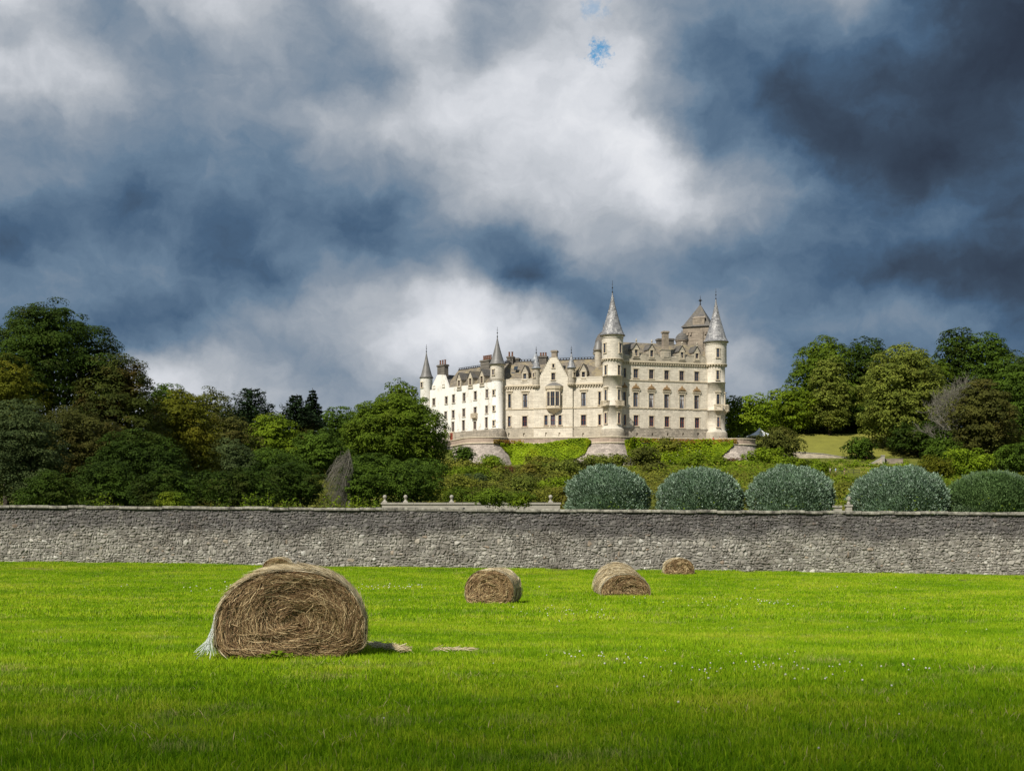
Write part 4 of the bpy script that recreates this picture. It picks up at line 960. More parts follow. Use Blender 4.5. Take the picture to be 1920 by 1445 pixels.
for u, tip, wt, wb, ba in ((468, 512, 585, 645, 672), (577, 495, 565, 625, 655), (688, 478, 545, 610, 637)):
    x, y0 = r1(u, tip); dormer(fw_, x, y0, r1(0, wt)[1], r1(0, wb)[1], r1(0, ba)[1], 8.2)
for u, tip, wt, wb, ba in ((1105, 438, 515, 580, 600), (1672, 422, 498, 560, 580)):
    x, y0 = r1(u, tip); dormer(fm, x, y0, r1(0, wt)[1], r1(0, wb)[1], r1(0, ba)[1], 12.5)
for u, tip, wt, wb, ba, fi in ((453, 492, 542, 590, 603, 457), (570, 498, 548, 600, 612, 465), (798, 510, 562, 612, 622, 480), (910, 516, 570, 618, 630, 486)):
    x, y0 = r2(u, tip); dormer(fr, x, y0, r2(0, wt)[1], r2(0, wb)[1], r2(0, ba)[1], 12, 0.3, 3.5, True, r2(0, fi)[1])
# carved chimney breast between the dormers, and the stacks
x0, y0 = r2(648, 545); x1, y1 = r2(712, 618); a, z1_ = fr.hit(x0, y0, .3); b, z0_ = fr.hit(x1, y1, .3); mb = MB(); fr.bar(mb, a, b, z0_, z1_, -1.0, .3)
fr.bar(mb, a - .15, b + .15, z1_, z1_ + .2, -1.1, .42); fr.bar(mb, a + .4, b - .4, z0_ + .5, z1_ - .5, .3, .42); part(mb, 'chimney_breast', M['grey_ashlar'])
x0, y0 = r2(660, 402); x1, y1 = r2(698, 545); chimney(fr, x0, x1, y0, y1, .1, 1.2, 'old_tower')
for a, b in ((620, 655), (700, 738)):
    x0, y0 = r2(a, 458); x1, y1 = r2(b, 520); chimney(fr, x0, x1, y0, y1, -5.5, 1.4, 'dark_stone')
x0, y0 = r1(257, 436); x1, y1 = r1(326, 545); chimney(fw_, x0, x1, y0, y1, -.2, 1.3, 'dark_stone', 3, r1(0, 390)[1])
x0, y0 = r1(674, 390); x1, y1 = r1(758, 520); chimney(fw_, x0, x1, y0, y1, -3.5, 1.8, 'dark_stone', 5, r1(0, 345)[1])
x0, y0 = r1(932, 350); x1, y1 = r1(990, 470); chimney(fm, x0, x1, y0, y1, -4.6, 1.5, 'dark_stone', 2, r1(0, 305)[1])
x0, y0 = r1(998, 366); x1, y1 = r1(1045, 460); chimney(fm, x0, x1, y0, y1, -5.4, 1.4, 'dark_stone')
x0, y0 = r1(1240, 346); x1, y1 = r1(1312, 470); chimney(fm, x0, x1, y0, y1, -4.4, 1.5, 'dark_stone', 3, r1(0, 312)[1])

# -- round towers
def z_at(py, Y): return EYE + (CY - py) / F * Y
def tower_window(par, c, ang, z, w, h, rad, sash='sash', hood=False):
    """small window let into the curve: one mesh, three materials"""
    n = Vector((math.cos(ang), math.sin(ang), 0)); e = Vector((-n.y, n.x, 0)); mb = MB()
    o = Vector((c[0], c[1], 0)) + n * (rad - 0.06)
    bx = lambda u0, u1, z0, z1, d0, d1, mi: mb.box(o + e * u0 + n * d0 + Vector((0, 0, z0)), e * (u1 - u0), n * (d1 - d0), (0, 0, z1 - z0), mi)
    bx(-w / 2 - .15, -w / 2, z - .0, z + h, -.2, .20, 0); bx(w / 2, w / 2 + .15, z, z + h, -.2, .20, 0)
    bx(-w / 2 - .22, w / 2 + .22, z + h, z + h + .2, -.2, .26, 0); bx(-w / 2 - .25, w / 2 + .25, z - .18, z, -.2, .28, 0)
    if hood: bx(-w / 2 - .4, w / 2 + .4, z + h + .5, z + h + .68, -.2, .36, 0)
    bx(-w / 2, -w / 2 + .08, z, z + h, .05, .12, 1); bx(w / 2 - .08, w / 2, z, z + h, .05, .12, 1); bx(-w / 2 + .08, w / 2 - .08, z + h * .5 - .04, z + h * .5 + .04, .05, .11, 1)
    bx(-w / 2 + .08, w / 2 - .08, z, z + .08, .05, .115, 1); bx(-w / 2 + .08, w / 2 - .08, z + h - .08, z + h, .05, .115, 1)
    bx(-w / 2, w / 2, z, z + h, -.1, .07, 2)
    return part(mb, 'window', [M['trim'], M[sash], M['glass']], par)
def stone_balcony(par, c, ang, z0, z1, rad, w=1.9, proj=0.95):
    n = Vector((math.cos(ang), math.sin(ang), 0)); e = Vector((-n.y, n.x, 0)); mb = MB(); o = Vector((c[0], c[1], 0)) + n * (rad - .25)
    bx = lambda u0, u1, za, zb, d0, d1: mb.box(o + e * u0 + n * d0 + Vector((0, 0, za)), e * (u1 - u0), n * (d1 - d0), (0, 0, zb - za))
    zt = z0 + (z1 - z0) * .36; bx(-w / 2, w / 2, zt - .16, zt, 0, proj + .35); bx(-w * .42, w * .42, zt - .4, zt - .16, 0, proj * .85 + .2); bx(-w * .3, w * .3, z0 + .1, zt - .4, 0, proj * .5 + .2); bx(-w * .18, w * .18, z0 - .2, z0 + .1, 0, .4)
    bx(-w / 2, w / 2, z1 - .13, z1, proj + .18, proj + .32)
    for sx in (-1, 1): bx(sx * w / 2 - .07, sx * w / 2 + .07, z1 - .13, z1 + .01, 0, proj + .17)
    for i in range(7): u = -w / 2 + .1 + (w - .2) * i / 6; bx(u - .06, u + .06, zt, z1 - .13, proj + .19, proj + .3)
    for sx in (-1, 1):
        for i in range(3): dd = .3 + i * .3; bx(sx * w / 2 - .05, sx * w / 2 + .05, zt, z1 - .13, dd, dd + .12)
    return part(mb, 'balcony', M['trim'], par)
def cone_roof(par, c, r0, zb, zt, flare, mat, slates=False, seg=28, rod=None):
    def rad(f): return r0 * ((1 - f) ** 1.32 * 0.86 + (1 - f) * 0.12 + flare * max(0, 1 - f * 9) ** 2) + 0.04
    prof = [(r0 * .6, zb - .02), (r0 * (1 + flare), zb - .05), (r0 * (1 + flare), zb + .06)] + [(rad(f), zb + .08 + (zt - zb) * f) for f in np.linspace(0, 1, 18)]
    mb = MB(); mb.lathe(prof, c, seg); o = part(mb, 'conical_roof', M[mat], par, smooth=True)
    if slates:
        mb = MB(); rows = 26
        for j in range(rows):
            f0 = j / rows * 0.985; f1 = min(1, f0 + 1.35 / rows); ra, rb = rad(f0) + .045, rad(f1) + .012; za, zb_ = zb + .08 + (zt - zb) * f0, zb + .08 + (zt - zb) * f1
            m_ = max(6, int(2 * math.pi * ra / .56)); hw = math.pi / m_ * 0.97
            for i in range(m_):
                an = 2 * math.pi * (i + .5 * (j % 2)) / m_; zl = za + (zb_ - za) * .28; rl = ra + (rb - ra) * .28
                P_ = lambda r_, t, z_: (c[0] + r_ * math.cos(t), c[1] + r_ * math.sin(t), z_)
                mb.add([P_(ra, an - hw * .45, za), P_(ra, an + hw * .45, za), P_(rl, an + hw, zl), P_(rb, an + hw, zb_), P_(rb, an - hw, zb_), P_(rl, an - hw, zl)], [(0, 1, 2, 5), (5, 2, 3, 4)])
        part(mb, 'roof_slates', M['spire_slate'], par, kind='stuff')
    h = rod - zt; mb = MB()
    mb.lathe([(.13, zt - .3), (.16, zt), (.05, zt + .1), (.05, zt + h * .28), (.16, zt + h * .32), (.16, zt + h * .38), (.04, zt + h * .42), (.035, zt + h * .95), (.01, zt + h)], c, 8)
    mb.cbox((c[0], c[1], zt + h * .62), .46, .05, .05); mb.cbox((c[0], c[1], zt + h * .72), .05, .3, .05)
    part(mb, 'finial', M['iron'], par); return o
def ring_corbels(par, c, rad, z0, z1, out, n=26, mat='trim'):
    mb = MB()
    for i in range(n):
        a = 2 * math.pi * i / n; q = Vector((math.cos(a), math.sin(a), 0)); e = Vector((-q.y, q.x, 0)); o = Vector((c[0], c[1], z0)) + q * (rad - .1) - e * .11
        mb.box(o, e * .22, q * (out + .1), (0, 0, z1 - z0))
    mb.lathe([(rad, z1), (rad + out + .06, z1), (rad + out + .08, z1 + .12), (rad + out + .02, z1 + .2), (rad, z1 + .24)], c, 32)
    return part(mb, 'corbel_ring', M[mat], par)
AF = -math.pi / 2                                        # angle that faces the camera
# A: far left white tower
YA = 323.0; cA = (P2(799.5, YA).x, YA); rA = 11.6 * YA / F
mb = MB(); mb.lathe([(rA + .1, ZB - 2), (rA, ZB), (rA, z_at(710, YA)), (rA * 1.02, z_at(709.5, YA))], cA, 28); tA = part(mb, 'round_tower', M['harl'], smooth=True)
cone_roof(tA, cA, rA, z_at(708.5, YA), z_at(658, YA), .14, 'lead', rod=z_at(645, YA))
tower_window(tA, cA, AF - .75, z_at(727, YA), .6, 1.3, rA); 
# B: corner tower of the white wing
YB = 299.0; cB = (P2(932.5, YB).x, YB); rB = 11.2 * YB / F; rB2 = 13.0 * YB / F
mb = MB(); mb.lathe([(rB + .35, ZB - 1), (rB + .3, z_at(806, YB)), (rB, z_at(803, YB)), (rB, z_at(713.5, YB))], cB, 30); tB = part(mb, 'round_tower', M['harl'], smooth=True)
mb = MB(); mb.lathe([(rB + .32, ZB - 1.0), (rB + .55, z_at(818, YB)), (rB + .5, z_at(812, YB)), (rB + .42, z_at(806, YB)), (rB + .05, z_at(803.5, YB))], cB, 30); part(mb, 'tower_plinth', M['plinth'], tB, smooth=True)
mb = MB(); mb.lathe([(rB - .02, z_at(714.5, YB)), (rB + .16, z_at(713.6, YB)), (rB + .1, z_at(712.5, YB)), (rB2, z_at(711.5, YB)), (rB2, z_at(686, YB)), (rB2 + .15, z_at(685, YB)), (rB2 + .2, z_at(683.8, YB)), (rB, z_at(683.5, YB))], cB, 30); part(mb, 'upper_stage', M['tower_stone'], tB)
cone_roof(tB, cB, rB2 + .15, z_at(683.5, YB), z_at(630, YB), .14, 'lead', rod=z_at(612.5, YB))
ab = AF - .62
for y0, y1, rr_ in ((694, 704, rB2), (731.8, 741.5, rB), (761.8, 771, rB), (789, 798.5, rB)): tower_window(tB, cB, ab, z_at(y1, YB), .55, z_at(y0, YB) - z_at(y1, YB), rr_)
# C and D: tall towers of the right block
def tall_tower(px, Y, rpx_hi, rpx_lo, y_cone, y_tip, y_rod, y_corb, strs, y_pl, y_base, wins):
    c = (P2(px, Y).x, Y); rh, rl = rpx_hi * Y / F, rpx_lo * Y / F; Z = lambda y: z_at(y, Y)
    prof = [(rl + .55, ZB - 1), (rl + .5, Z(y_base - 4)), (rl + .42, Z(y_pl + 4)), (rl + .12, Z(y_pl + 1)), (rl, Z(y_pl))]
    for s_ in sorted(strs, reverse=True): prof += [(rl, Z(s_ + 1)), (rl + .14, Z(s_ + .8)), (rl + .14, Z(s_ - .8)), (rl, Z(s_ - 1))]
    prof += [(rl, Z(y_corb + 2)), (rl + .1, Z(y_corb))]
    mb = MB(); mb.lathe(prof, c, 32); t = part(mb, 'round_tower', M['tower_stone'], smooth=False)
    for p_ in t.data.polygons: p_.use_smooth = abs(p_.normal.z) < 0.3
    mb = MB(); mb.lathe([(rl + .05, Z(y_corb - 1.0)), (rh, Z(y_corb - 1.6)), (rh, Z(y_cone + 5.5)), (rh + .16, Z(y_cone + 5)), (rh + .05, Z(y_cone + 4)), (rh + .1, Z(y_cone + 2)), (rh + .28, Z(y_cone + .5)), (rh * .5, Z(y_cone))], c, 32); part(mb, 'upper_stage', M['tower_stone'], t)
    ring_corbels(t, c, rl, Z(y_corb + 2.5), Z(y_corb), rh - rl + .12, 24)
    cone_roof(t, c, rh + .22, Z(y_cone), Z(y_tip), .10, 'lead', True, rod=Z(y_rod))
    mb = MB(); mb.lathe([(rl + .6, ZB - 1), (rl + .58, Z(y_base - 4)), (rl + .5, Z(y_pl + 4.5)), (rl + .1, Z(y_pl + 1.5))], c, 32); part(mb, 'tower_plinth', M['grey_ashlar'], t, smooth=True)
    for (dx, y0, y1, wp, hood, balc, sash) in wins:
        ang = AF + math.asin(max(-.97, min(.97, dx / (rpx_hi if y1 < y_corb else rpx_lo))))
        tower_window(t, c, ang, Z(y1), max(.5, wp * Y / F), Z(y0) - Z(y1), rh if y1 < y_corb else rl, sash, hood)
        if balc: stone_balcony(t, c, ang, Z(balc[1]), Z(balc[0]), rl)
    return t, c
v2 = lambda v: 520 + .24913 * v
wl = []
for y0, y1, hd, bl, sh, l, r_ in ((504, 574, 0, 0, 'sash', -15.2, 13.2), (668, 740, 0, 0, 'sash', -13.2, 10.6), (850, 934, 1, (932, 988), 'sash', -13.2, 10.6), (1023, 1102, 0, 0, 'sash_red', -13.2, 10.6)):
    for dx in (l, r_): wl.append((dx, v2(y0), v2(y1), 5.2, hd, tuple(v2(q) for q in bl) if bl else None, sh))
tC, cC = tall_tower(1148.3, 291.5, 20.0, 18.2, v2(440), v2(108), v2(20), v2(622), (v2(745), v2(968)), v2(1128), v2(1190), wl)
wl = [(0.5, v2(545), v2(612), 5.5, 0, None, 'sash'), (0.5, v2(708), v2(776), 5, 0, None, 'sash'), (1.2, v2(885), v2(965), 5.5, 1, (v2(962), v2(1028)), 'sash'), (1.6, v2(1055), v2(1130), 5, 0, None, 'sash_red'), (15.9, v2(890), v2(965), 5, 1, (v2(962), v2(1028)), 'sash')]
tD, cD = tall_tower(1342.3, 299.5, 19.8, 17.0, v2(490), v2(158), v2(82), v2(664), (v2(795), v2(1003)), v2(1152), v2(1214), wl)

# small corbelled turrets at the shoulders of the gable
for u_, yt, yb, yc, ytip, yrod in ((1214, 470, 645, 472, 312, 252), (1554, 465, 628, 466, 312, 250)):
    x, _ = r1(u_, 0); u, _ = fg.hit(x, 720, DG); q = fg.pt(u, 0, DG - .15); c = (q.x, q.y); Y = q.y; rr_ = 6.9 * Y / F; Z = lambda v: z_at(600 + .19377 * v, Y)
    mb = MB(); mb.lathe([(.2, Z(yb + 22)), (.55, Z(yb + 12)), (rr_ * .85, Z(yb + 2)), (rr_ + .15, Z(yb - 6)), (rr_, Z(yb - 12)), (rr_, Z(yt + 8)), (rr_ + .14, Z(yt + 2)), (rr_ * .6, Z(yt))], c, 20); t = part(mb, 'corner_turret', M['grey_ashlar'])
    ring_corbels(t, c, rr_ * .9, Z(yb + 4), Z(yb - 6), .16, 14)
    cone_roof(t, c, rr_ + .12, Z(yt), Z(ytip), .16, 'lead_blue', False, 18, Z(yrod)); 
    tower_window(t, c, AF + (.75 if u_ > 1300 else -.75), Z(yt + 85), .5, Z(yt + 45) - Z(yt + 85), rr_)
    mb = MB()
    for j in range(9):
        f = j / 9; r_ = (rr_ + .12) * ((1 - f) ** 1.3) + .05; m_ = max(5, int(2 * math.pi * r_ / .5)); za = Z(yt) + (Z(ytip) - Z(yt)) * f + .1; zb_ = za + (Z(ytip) - Z(yt)) / 9 * 1.2; r2_ = (rr_ + .12) * ((1 - min(1, f + .13)) ** 1.3) + .04
        for i in range(m_):
            an = 2 * math.pi * (i + .5 * (j % 2)) / m_; hw = math.pi / m_
            mb.add([(c[0] + r_ * 1.05 * math.cos(an - hw * .5), c[1] + r_ * 1.05 * math.sin(an - hw * .5), za), (c[0] + r_ * 1.05 * math.cos(an + hw * .5), c[1] + r_ * 1.05 * math.sin(an + hw * .5), za), (c[0] + r2_ * math.cos(an + hw), c[1] + r2_ * math.sin(an + hw), zb_), (c[0] + r2_ * math.cos(an - hw), c[1] + r2_ * math.sin(an - hw), zb_)], [(0, 1, 2, 3)])
    part(mb, 'roof_slates', M['spire_slate'], t, kind='stuff')
# pepperpot behind the left turret
Y = 303; c = (P2(1004, Y).x, Y); Z = lambda v: z_at(600 + .19377 * v, Y); mb = MB(); mb.lathe([(1.0, Z(470)), (1.0, Z(405)), (1.15, Z(402)), (.95, Z(375)), (.55, Z(345)), (.2, Z(322)), (.02, Z(315))], c, 16); part(mb, 'lead_cupola', M['lead_blue'], smooth=True)

# balcony on the white wing
x, y0 = r1(625, 902); _, y1 = r1(0, 962); u, zt_ = fw_.hit(x, y0); _, zb_ = fw_.hit(x, y1); q = fw_.pt(u, 0, 0); stone_balcony(None, (q.x - fw_.n.x, q.y - fw_.n.y), math.atan2(fw_.n.y, fw_.n.x), zb_, zt_, 1.0, 1.9, .7)

# old square tower behind, with pyramid roof
Y = 312.0; X0, X1 = P2(1281, Y).x, P2(1330.5, Y).x; Zt = lambda y: z_at(y, Y)
fo = Facade(P2(1281, 313), P2(1331, 310.5)); mb = MB(); dp = fo.L
ze = Zt(612.5); fo.bar(mb, 0, fo.L, ZB, ze - 1.5, -dp, 0); fo.bar(mb, -.12, fo.L + .12, ze - 1.5, ze, -dp - .12, .12)
for i in range(9): c_ = fo.L * (i + .5) / 9; fo.bar(mb, c_ - .2, c_ + .2, ze - 2.1, ze - 1.5, 0, .3)
fo.bar(mb, fo.L * .36, fo.L * .75, ZB + 10, ze - 1.5, 0, .35)
to = part(mb, 'square_tower', M['old_tower'])
mb = MB(); a = [fo.pt(-.5, ze, .5), fo.pt(fo.L + .5, ze, .5), fo.pt(fo.L + .5, ze, -dp - .5), fo.pt(-.5, ze, -dp - .5)]; tip = fo.pt(fo.L * .53, Zt(567), -dp / 2)
ml = [p_.lerp(tip, .16) + Vector((0, 0, -.28)) for p_ in a]
mb.add(a + ml + [tip], [(0, 1, 5, 4), (1, 2, 6, 5), (2, 3, 7, 6), (3, 0, 4, 7), (4, 5, 8), (5, 6, 8), (6, 7, 8), (7, 4, 8), (3, 2, 1, 0)]); part(mb, 'pyramid_roof', M['roof_dark'], to)
mb = MB(); u0, u1 = fo.L * .36, fo.L * .80; zl = Zt(597); fo.bar(mb, u0, u1, ze - .3, zl, -2.6, .1); mb.add([fo.pt(u0 - .2, zl, .2), fo.pt(u1 + .2, zl, .2), fo.pt(u1 - .4, Zt(589), -2.4), fo.pt(u0 + .4, Zt(589), -2.4), fo.pt(u0 - .2, zl, -2.6), fo.pt(u1 + .2, zl, -2.6)], [(0, 1, 2, 3), (0, 3, 4), (1, 5, 2)]); part(mb, 'lucarne', M['old_tower'], to)
mb = MB(); mb.lathe([(.2, Zt(568)), (.12, Zt(564)), (.12, Zt(562)), (.34, Zt(560.5)), (.34, Zt(558.5)), (.08, Zt(557)), (.05, Zt(553)), (.01, Zt(549.5))], (tip.x, tip.y), 10); mb.cbox((tip.x, tip.y, Zt(560)), 1.3, .06, .06); part(mb, 'finial', M['iron'], to)
Y = 308; c = (P2(1278.5, Y).x, Y); Z = lambda y: z_at(y, Y); rr_ = 12 * Y / F
mb = MB(); mb.lathe([(rr_ * .92, ZB), (rr_ * .92, Z(641)), (rr_ * 1.05, Z(640)), (rr_ * 1.02, Z(637.5))], c, 20); t = part(mb, 'stair_turret', M['old_tower'])
mb = MB(); mb.lathe([(rr_ * 1.08, Z(638)), (rr_ * .98, Z(633)), (rr_ * .76, Z(628.5)), (rr_ * .42, Z(625)), (.12, Z(623)), (.12, Z(620.5)), (.01, Z(619))], c, 20); part(mb, 'domed_roof', M['roof_dark'], t, smooth=True)
# domed turrets behind tower C
Y = 303; c = (P2(1131, Y).x, Y); Z = lambda y: z_at(y, Y); rr_ = 18 * Y / F
mb = MB(); mb.lathe([(rr_ * .92, ZB), (rr_ * .92, Z(666)), (rr_ * 1.05, Z(664.5)), (rr_ * 1.08, Z(662))], c, 24); t = part(mb, 'stair_turret', M['grey_ashlar'])
mb = MB(); mb.lathe([(rr_ * 1.1, Z(662)), (rr_ * .98, Z(655)), (rr_ * .9, Z(646)), (rr_ * .8, Z(637)), (rr_ * .55, Z(628)), (rr_ * .25, Z(623)), (.1, Z(620)), (.06, Z(610)), (.01, Z(602))], c, 24); part(mb, 'domed_roof', M['roof_dark'], t, smooth=True)
Y = 297; c = (P2(1122, Y).x, Y); Z = lambda y: z_at(y, Y); rr_ = 8.5 * Y / F
mb = MB(); mb.lathe([(rr_ * .8, ZB), (rr_ * .8, Z(659)), (rr_ * 1.15, Z(657)), (rr_ * 1.1, Z(655.5))], c, 18); t = part(mb, 'stair_turret', M['grey_ashlar'])
mb = MB(); mb.lathe([(rr_ * 1.2, Z(656)), (rr_ * 1.0, Z(650)), (rr_ * .7, Z(643)), (rr_ * .3, Z(639)), (.05, Z(637))], c, 18); part(mb, 'domed_roof', M['lead'], t, smooth=True)

# ---------------------------------------------------------------- terrace
def terrace_path():
    pts = []
    def seg(a, b, n):
        for i in range(n): pts.append(a.lerp(b, i / n))
    def arc(px, Y, r_, a0, a1, n):
        c = P2(px, Y)
        for i in range(n): a = R(a0 + (a1 - a0) * i / n); pts.append(c + Vector((math.cos(a) * r_, math.sin(a) * r_, 0)))
    q1 = P2(912, 289.5); q2 = P2(1142, 287.5); q3 = P2(1369, 295.5)
    st = q1 + Vector((math.cos(R(205)) * 5.6, math.sin(R(205)) * 5.6, 0))
    seg(P2(806, 318), st, 12); arc(912, 289.5, 5.6, 205, 335, 16)
    a = q1 + Vector((math.cos(R(335)) * 5.6, math.sin(R(335)) * 5.6, 0)); b = q2 + Vector((math.cos(R(205)) * 5.6, math.sin(R(205)) * 5.6, 0)); seg(a, b, 10)
    arc(1142, 287.5, 5.6, 205, 335, 16); a = q2 + Vector((math.cos(R(335)) * 5.6, math.sin(R(335)) * 5.6, 0)); b = q3 + Vector((math.cos(R(215)) * 5.9, math.sin(R(215)) * 5.9, 0)); seg(a, b, 10)
    arc(1369, 295.5, 5.9, 215, 400, 22); seg(pts[-1] * 1.0, P2(1395, 312), 5); pts.append(P2(1395, 312)); return pts
tp = terrace_path(); nT = len(tp)
tn = []
for i in range(nT):
    t = (tp[min(i + 1, nT - 1)] - tp[max(i - 1, 0)]).normalized(); tn.append(Vector((t.y, -t.x, 0)))
terrace = empty('terrace_wall', (P2(1100, 288).x, 288, 12.9), 'stone terrace wall with three rounded bastions and a low parapet below the castle', 'terrace wall')
TINV = Matrix.Translation(-terrace.location)
def tstrip(name, prof, mat, smooth=False):
    mb = MB(); vs = []
    for p_, n_ in zip(tp, tn):
        for d_, z_ in prof: q = p_ + n_ * d_; vs.append((q.x, q.y, z_))
    k_ = len(prof); mb.add(vs, [(i * k_ + j, (i + 1) * k_ + j, (i + 1) * k_ + j + 1, i * k_ + j + 1) for i in range(nT - 1) for j in range(k_ - 1)])
    o = mb.build(name, M[mat], terrace); o.matrix_parent_inverse = TINV; return o
tstrip('retaining_wall', [(3.2, 10.5), (1.9, 13.2), (1.0, 15.4), (0.35, 17.0), (0.2, 17.45)], 'terrace')
tstrip('ledge', [(0.2, 17.45), (0.42, 17.5), (0.45, 17.62), (0.40, 17.74), (0.12, 17.78)], 'trim')
tstrip('parapet', [(0.12, 17.78), (0.12, 18.86), (-0.3, 18.86), (-0.3, 17.7)], 'parapet')
tstrip('parapet_coping', [(0.12, 18.86), (0.24, 18.87), (0.25, 19.02), (0.18, 19.08), (-0.36, 19.08), (-0.42, 18.9), (-0.3, 18.86)], 'trim')
mb = MB(); fl = [Vector((p_.x, p_.y, ZF)) - n_ * .25 for p_, n_ in zip(tp, tn)]; fl += [Vector((P2(1395, 325).x, 325, ZF)), Vector((P2(800, 335).x, 335, ZF))]
mb.add(fl, [tuple(range(len(fl)))]); M['gravel'] = simple('pale_gravel', (0.36, 0.32, 0.25), 0.95, 0.25, 3); tag(mb.build('terrace_floor', M['gravel']), kind='structure')

# ---------------------------------------------------------------- people (small figures on the terrace and the paths)
def cloth(name, c): return simple(name, c, 0.9, 0.15, 6)
M['skin'] = simple('skin', (0.50, 0.30, 0.21), 0.6, 0.1, 8); M['hair'] = simple('hair', (0.05, 0.035, 0.025), 0.8, 0.3, 20)
CL = {'white': cloth('white_shirt', (.75, .74, .72)), 'blue': cloth('blue_shirt', (.05, .11, .30)), 'orange': cloth('orange_top', (.62, .22, .09)), 'red': cloth('red_top', (.45, .06, .05)),
      'dark': cloth('dark_trousers', (.02, .022, .03)), 'jeans': cloth('blue_jeans', (.05, .08, .17)), 'black': cloth('black_coat', (.02, .02, .022)), 'tan': cloth('tan_shorts', (.30, .22, .13)), 'lblue': cloth('light_blue_shirt', (.25, .42, .62))}
def person(loc, yaw, top, bottom, label, step=0.16, h=1.70):
    k_ = h / 1.70; root = empty('person', loc, label, 'person', None, yaw)
    vs = {'pelvis': (0, 0, .92), 'waist': (0, 0, 1.08), 'chest': (0, 0, 1.30), 'neck': (0, 0, 1.46), 'headb': (0, -.01, 1.55), 'headt': (0, -.01, 1.66),
          'hl': (.09, 0, .88), 'kl': (.10, -step * .6, .49), 'al': (.10, -step, .08), 'tl': (.10, -step - .16, .03), 'hr': (-.09, 0, .88), 'kr': (-.10, step * .25, .49), 'ar': (-.10, step, .09), 'tr': (-.10, step - .15, .03),
          'sl': (.18, 0, 1.40), 'el': (.23, .05, 1.13), 'wl': (.23, -.06, .90), 'gl': (.22, -.09, .80), 'sr': (-.18, 0, 1.40), 'er': (-.23, .04, 1.13), 'wr': (-.23, -.08, .91), 'gr': (-.22, -.11, .81)}
    rad = {'pelvis': .14, 'waist': .12, 'chest': .145, 'neck': .055, 'headb': .085, 'headt': .085, 'hl': .095, 'kl': .062, 'al': .042, 'tl': .035, 'hr': .095, 'kr': .062, 'ar': .042, 'tr': .035, 'sl': .06, 'el': .043, 'wl': .03, 'gl': .032, 'sr': .06, 'er': .043, 'wr': .03, 'gr': .032}
    ed = [('pelvis', 'waist'), ('waist', 'chest'), ('chest', 'neck'), ('neck', 'headb'), ('headb', 'headt'), ('pelvis', 'hl'), ('hl', 'kl'), ('kl', 'al'), ('al', 'tl'), ('pelvis', 'hr'), ('hr', 'kr'), ('kr', 'ar'), ('ar', 'tr'), ('chest', 'sl'), ('sl', 'el'), ('el', 'wl'), ('wl', 'gl'), ('chest', 'sr'), ('sr', 'er'), ('er', 'wr'), ('wr', 'gr')]
    nm = list(vs); me = bpy.data.meshes.new('body'); me.from_pydata([Vector(vs[a]) * k_ for a in nm], [(nm.index(a), nm.index(b)) for a, b in ed], []); me.materials.append(M['skin'])
    b = link('body', me, root); sk = b.modifiers.new('skin', 'SKIN'); sd = me.skin_vertices.new(name='skin') if not me.skin_vertices else me.skin_vertices[0]
    for i, a in enumerate(nm): sd.data[i].radius = (rad[a] * k_, rad[a] * k_); sd.data[i].use_root = (a == 'pelvis')
    b.modifiers.new('sub', 'SUBSURF').levels = 1
    S = lambda a: Vector(vs[a]) * k_
    mb = MB(); mb.lathe([(.15, .90), (.175, 1.0), (.165, 1.1), (.185, 1.28), (.15, 1.42), (.07, 1.47)], (0, 0), 12)
    mb.v = [(x * k_ * 1.05, y * k_ * .75, z * k_) for x, y, z in mb.v]
    for a, e_ in (('sl', 'el'), ('sr', 'er')): mb.tube([S(a), S(a).lerp(S(e_), .5), S(e_)], [.078 * k_, .068 * k_, .06 * k_], 8)
    mb.build('top', CL[top], root, smooth=True)
    mb = MB()
    for a, e_, g in (('hl', 'kl', 'al'), ('hr', 'kr', 'ar')): mb.tube([S(a) + Vector((0, 0, .06)), S(e_), S(g)] if bottom != 'tan' else [S(a) + Vector((0, 0, .06)), S(e_) + Vector((0, 0, .02))], [.115 * k_, .082 * k_, .062 * k_] if bottom != 'tan' else [.115 * k_, .09 * k_], 8)
    mb.build('trousers' if bottom != 'tan' else 'shorts', CL[bottom], root, smooth=True)
    mb = MB(); mb.lathe([(.02, 1.755), (.075, 1.735), (.108, 1.67), (.112, 1.61), (.09, 1.57)], (0, .022), 10); mb.v = [(x * k_, y * k_, z * k_) for x, y, z in mb.v]; mb.build('hair', M['hair'], root, smooth=True)
    return root
def ptz(px, Y, z): q = P2(px, Y); q.z = z; return q
person(ptz(1337.5, 291.2, ZF), .2, 'red', 'dark', 'person in a red top behind the terrace parapet, leftmost of three at the right tower', 0)
person(ptz(1349.5, 291.8, ZF), -.4, 'orange', 'dark', 'person in an orange top behind the terrace parapet at the foot of the right tower', 0)
person(ptz(1356.5, 292.3, ZF), .5, 'white', 'jeans', 'person in a white top behind the terrace parapet, rightmost of three at the right tower', 0)
for px, tp_, bt, lb, yw in ((1556.5, 'white', 'dark', 'person in white top and dark trousers on the lower garden path, leftmost of three walkers', 1.2), (1567, 'lblue', 'tan', 'person in a light blue shirt and shorts walking between two others on the lower path', 1.6), (1583.5, 'black', 'tan', 'person in a black top and tan shorts on the lower path, nearest the stair', -1.3)):
    q = P2(px, 289); person((q.x, q.y, gz(q.x, q.y)), yw, tp_, bt, lb)
for px, tp_, bt, lb, yw in ((1624.5, 'blue', 'dark', 'person in a blue top standing at the head of the garden stair', .6), (1634.5, 'black', 'dark', 'person in black standing right of the blue figure above the garden stair', -.5)):
    person((P2(px, 302).x, 302, z_at(858, 302)), yw, tp_, bt, lb, .05)
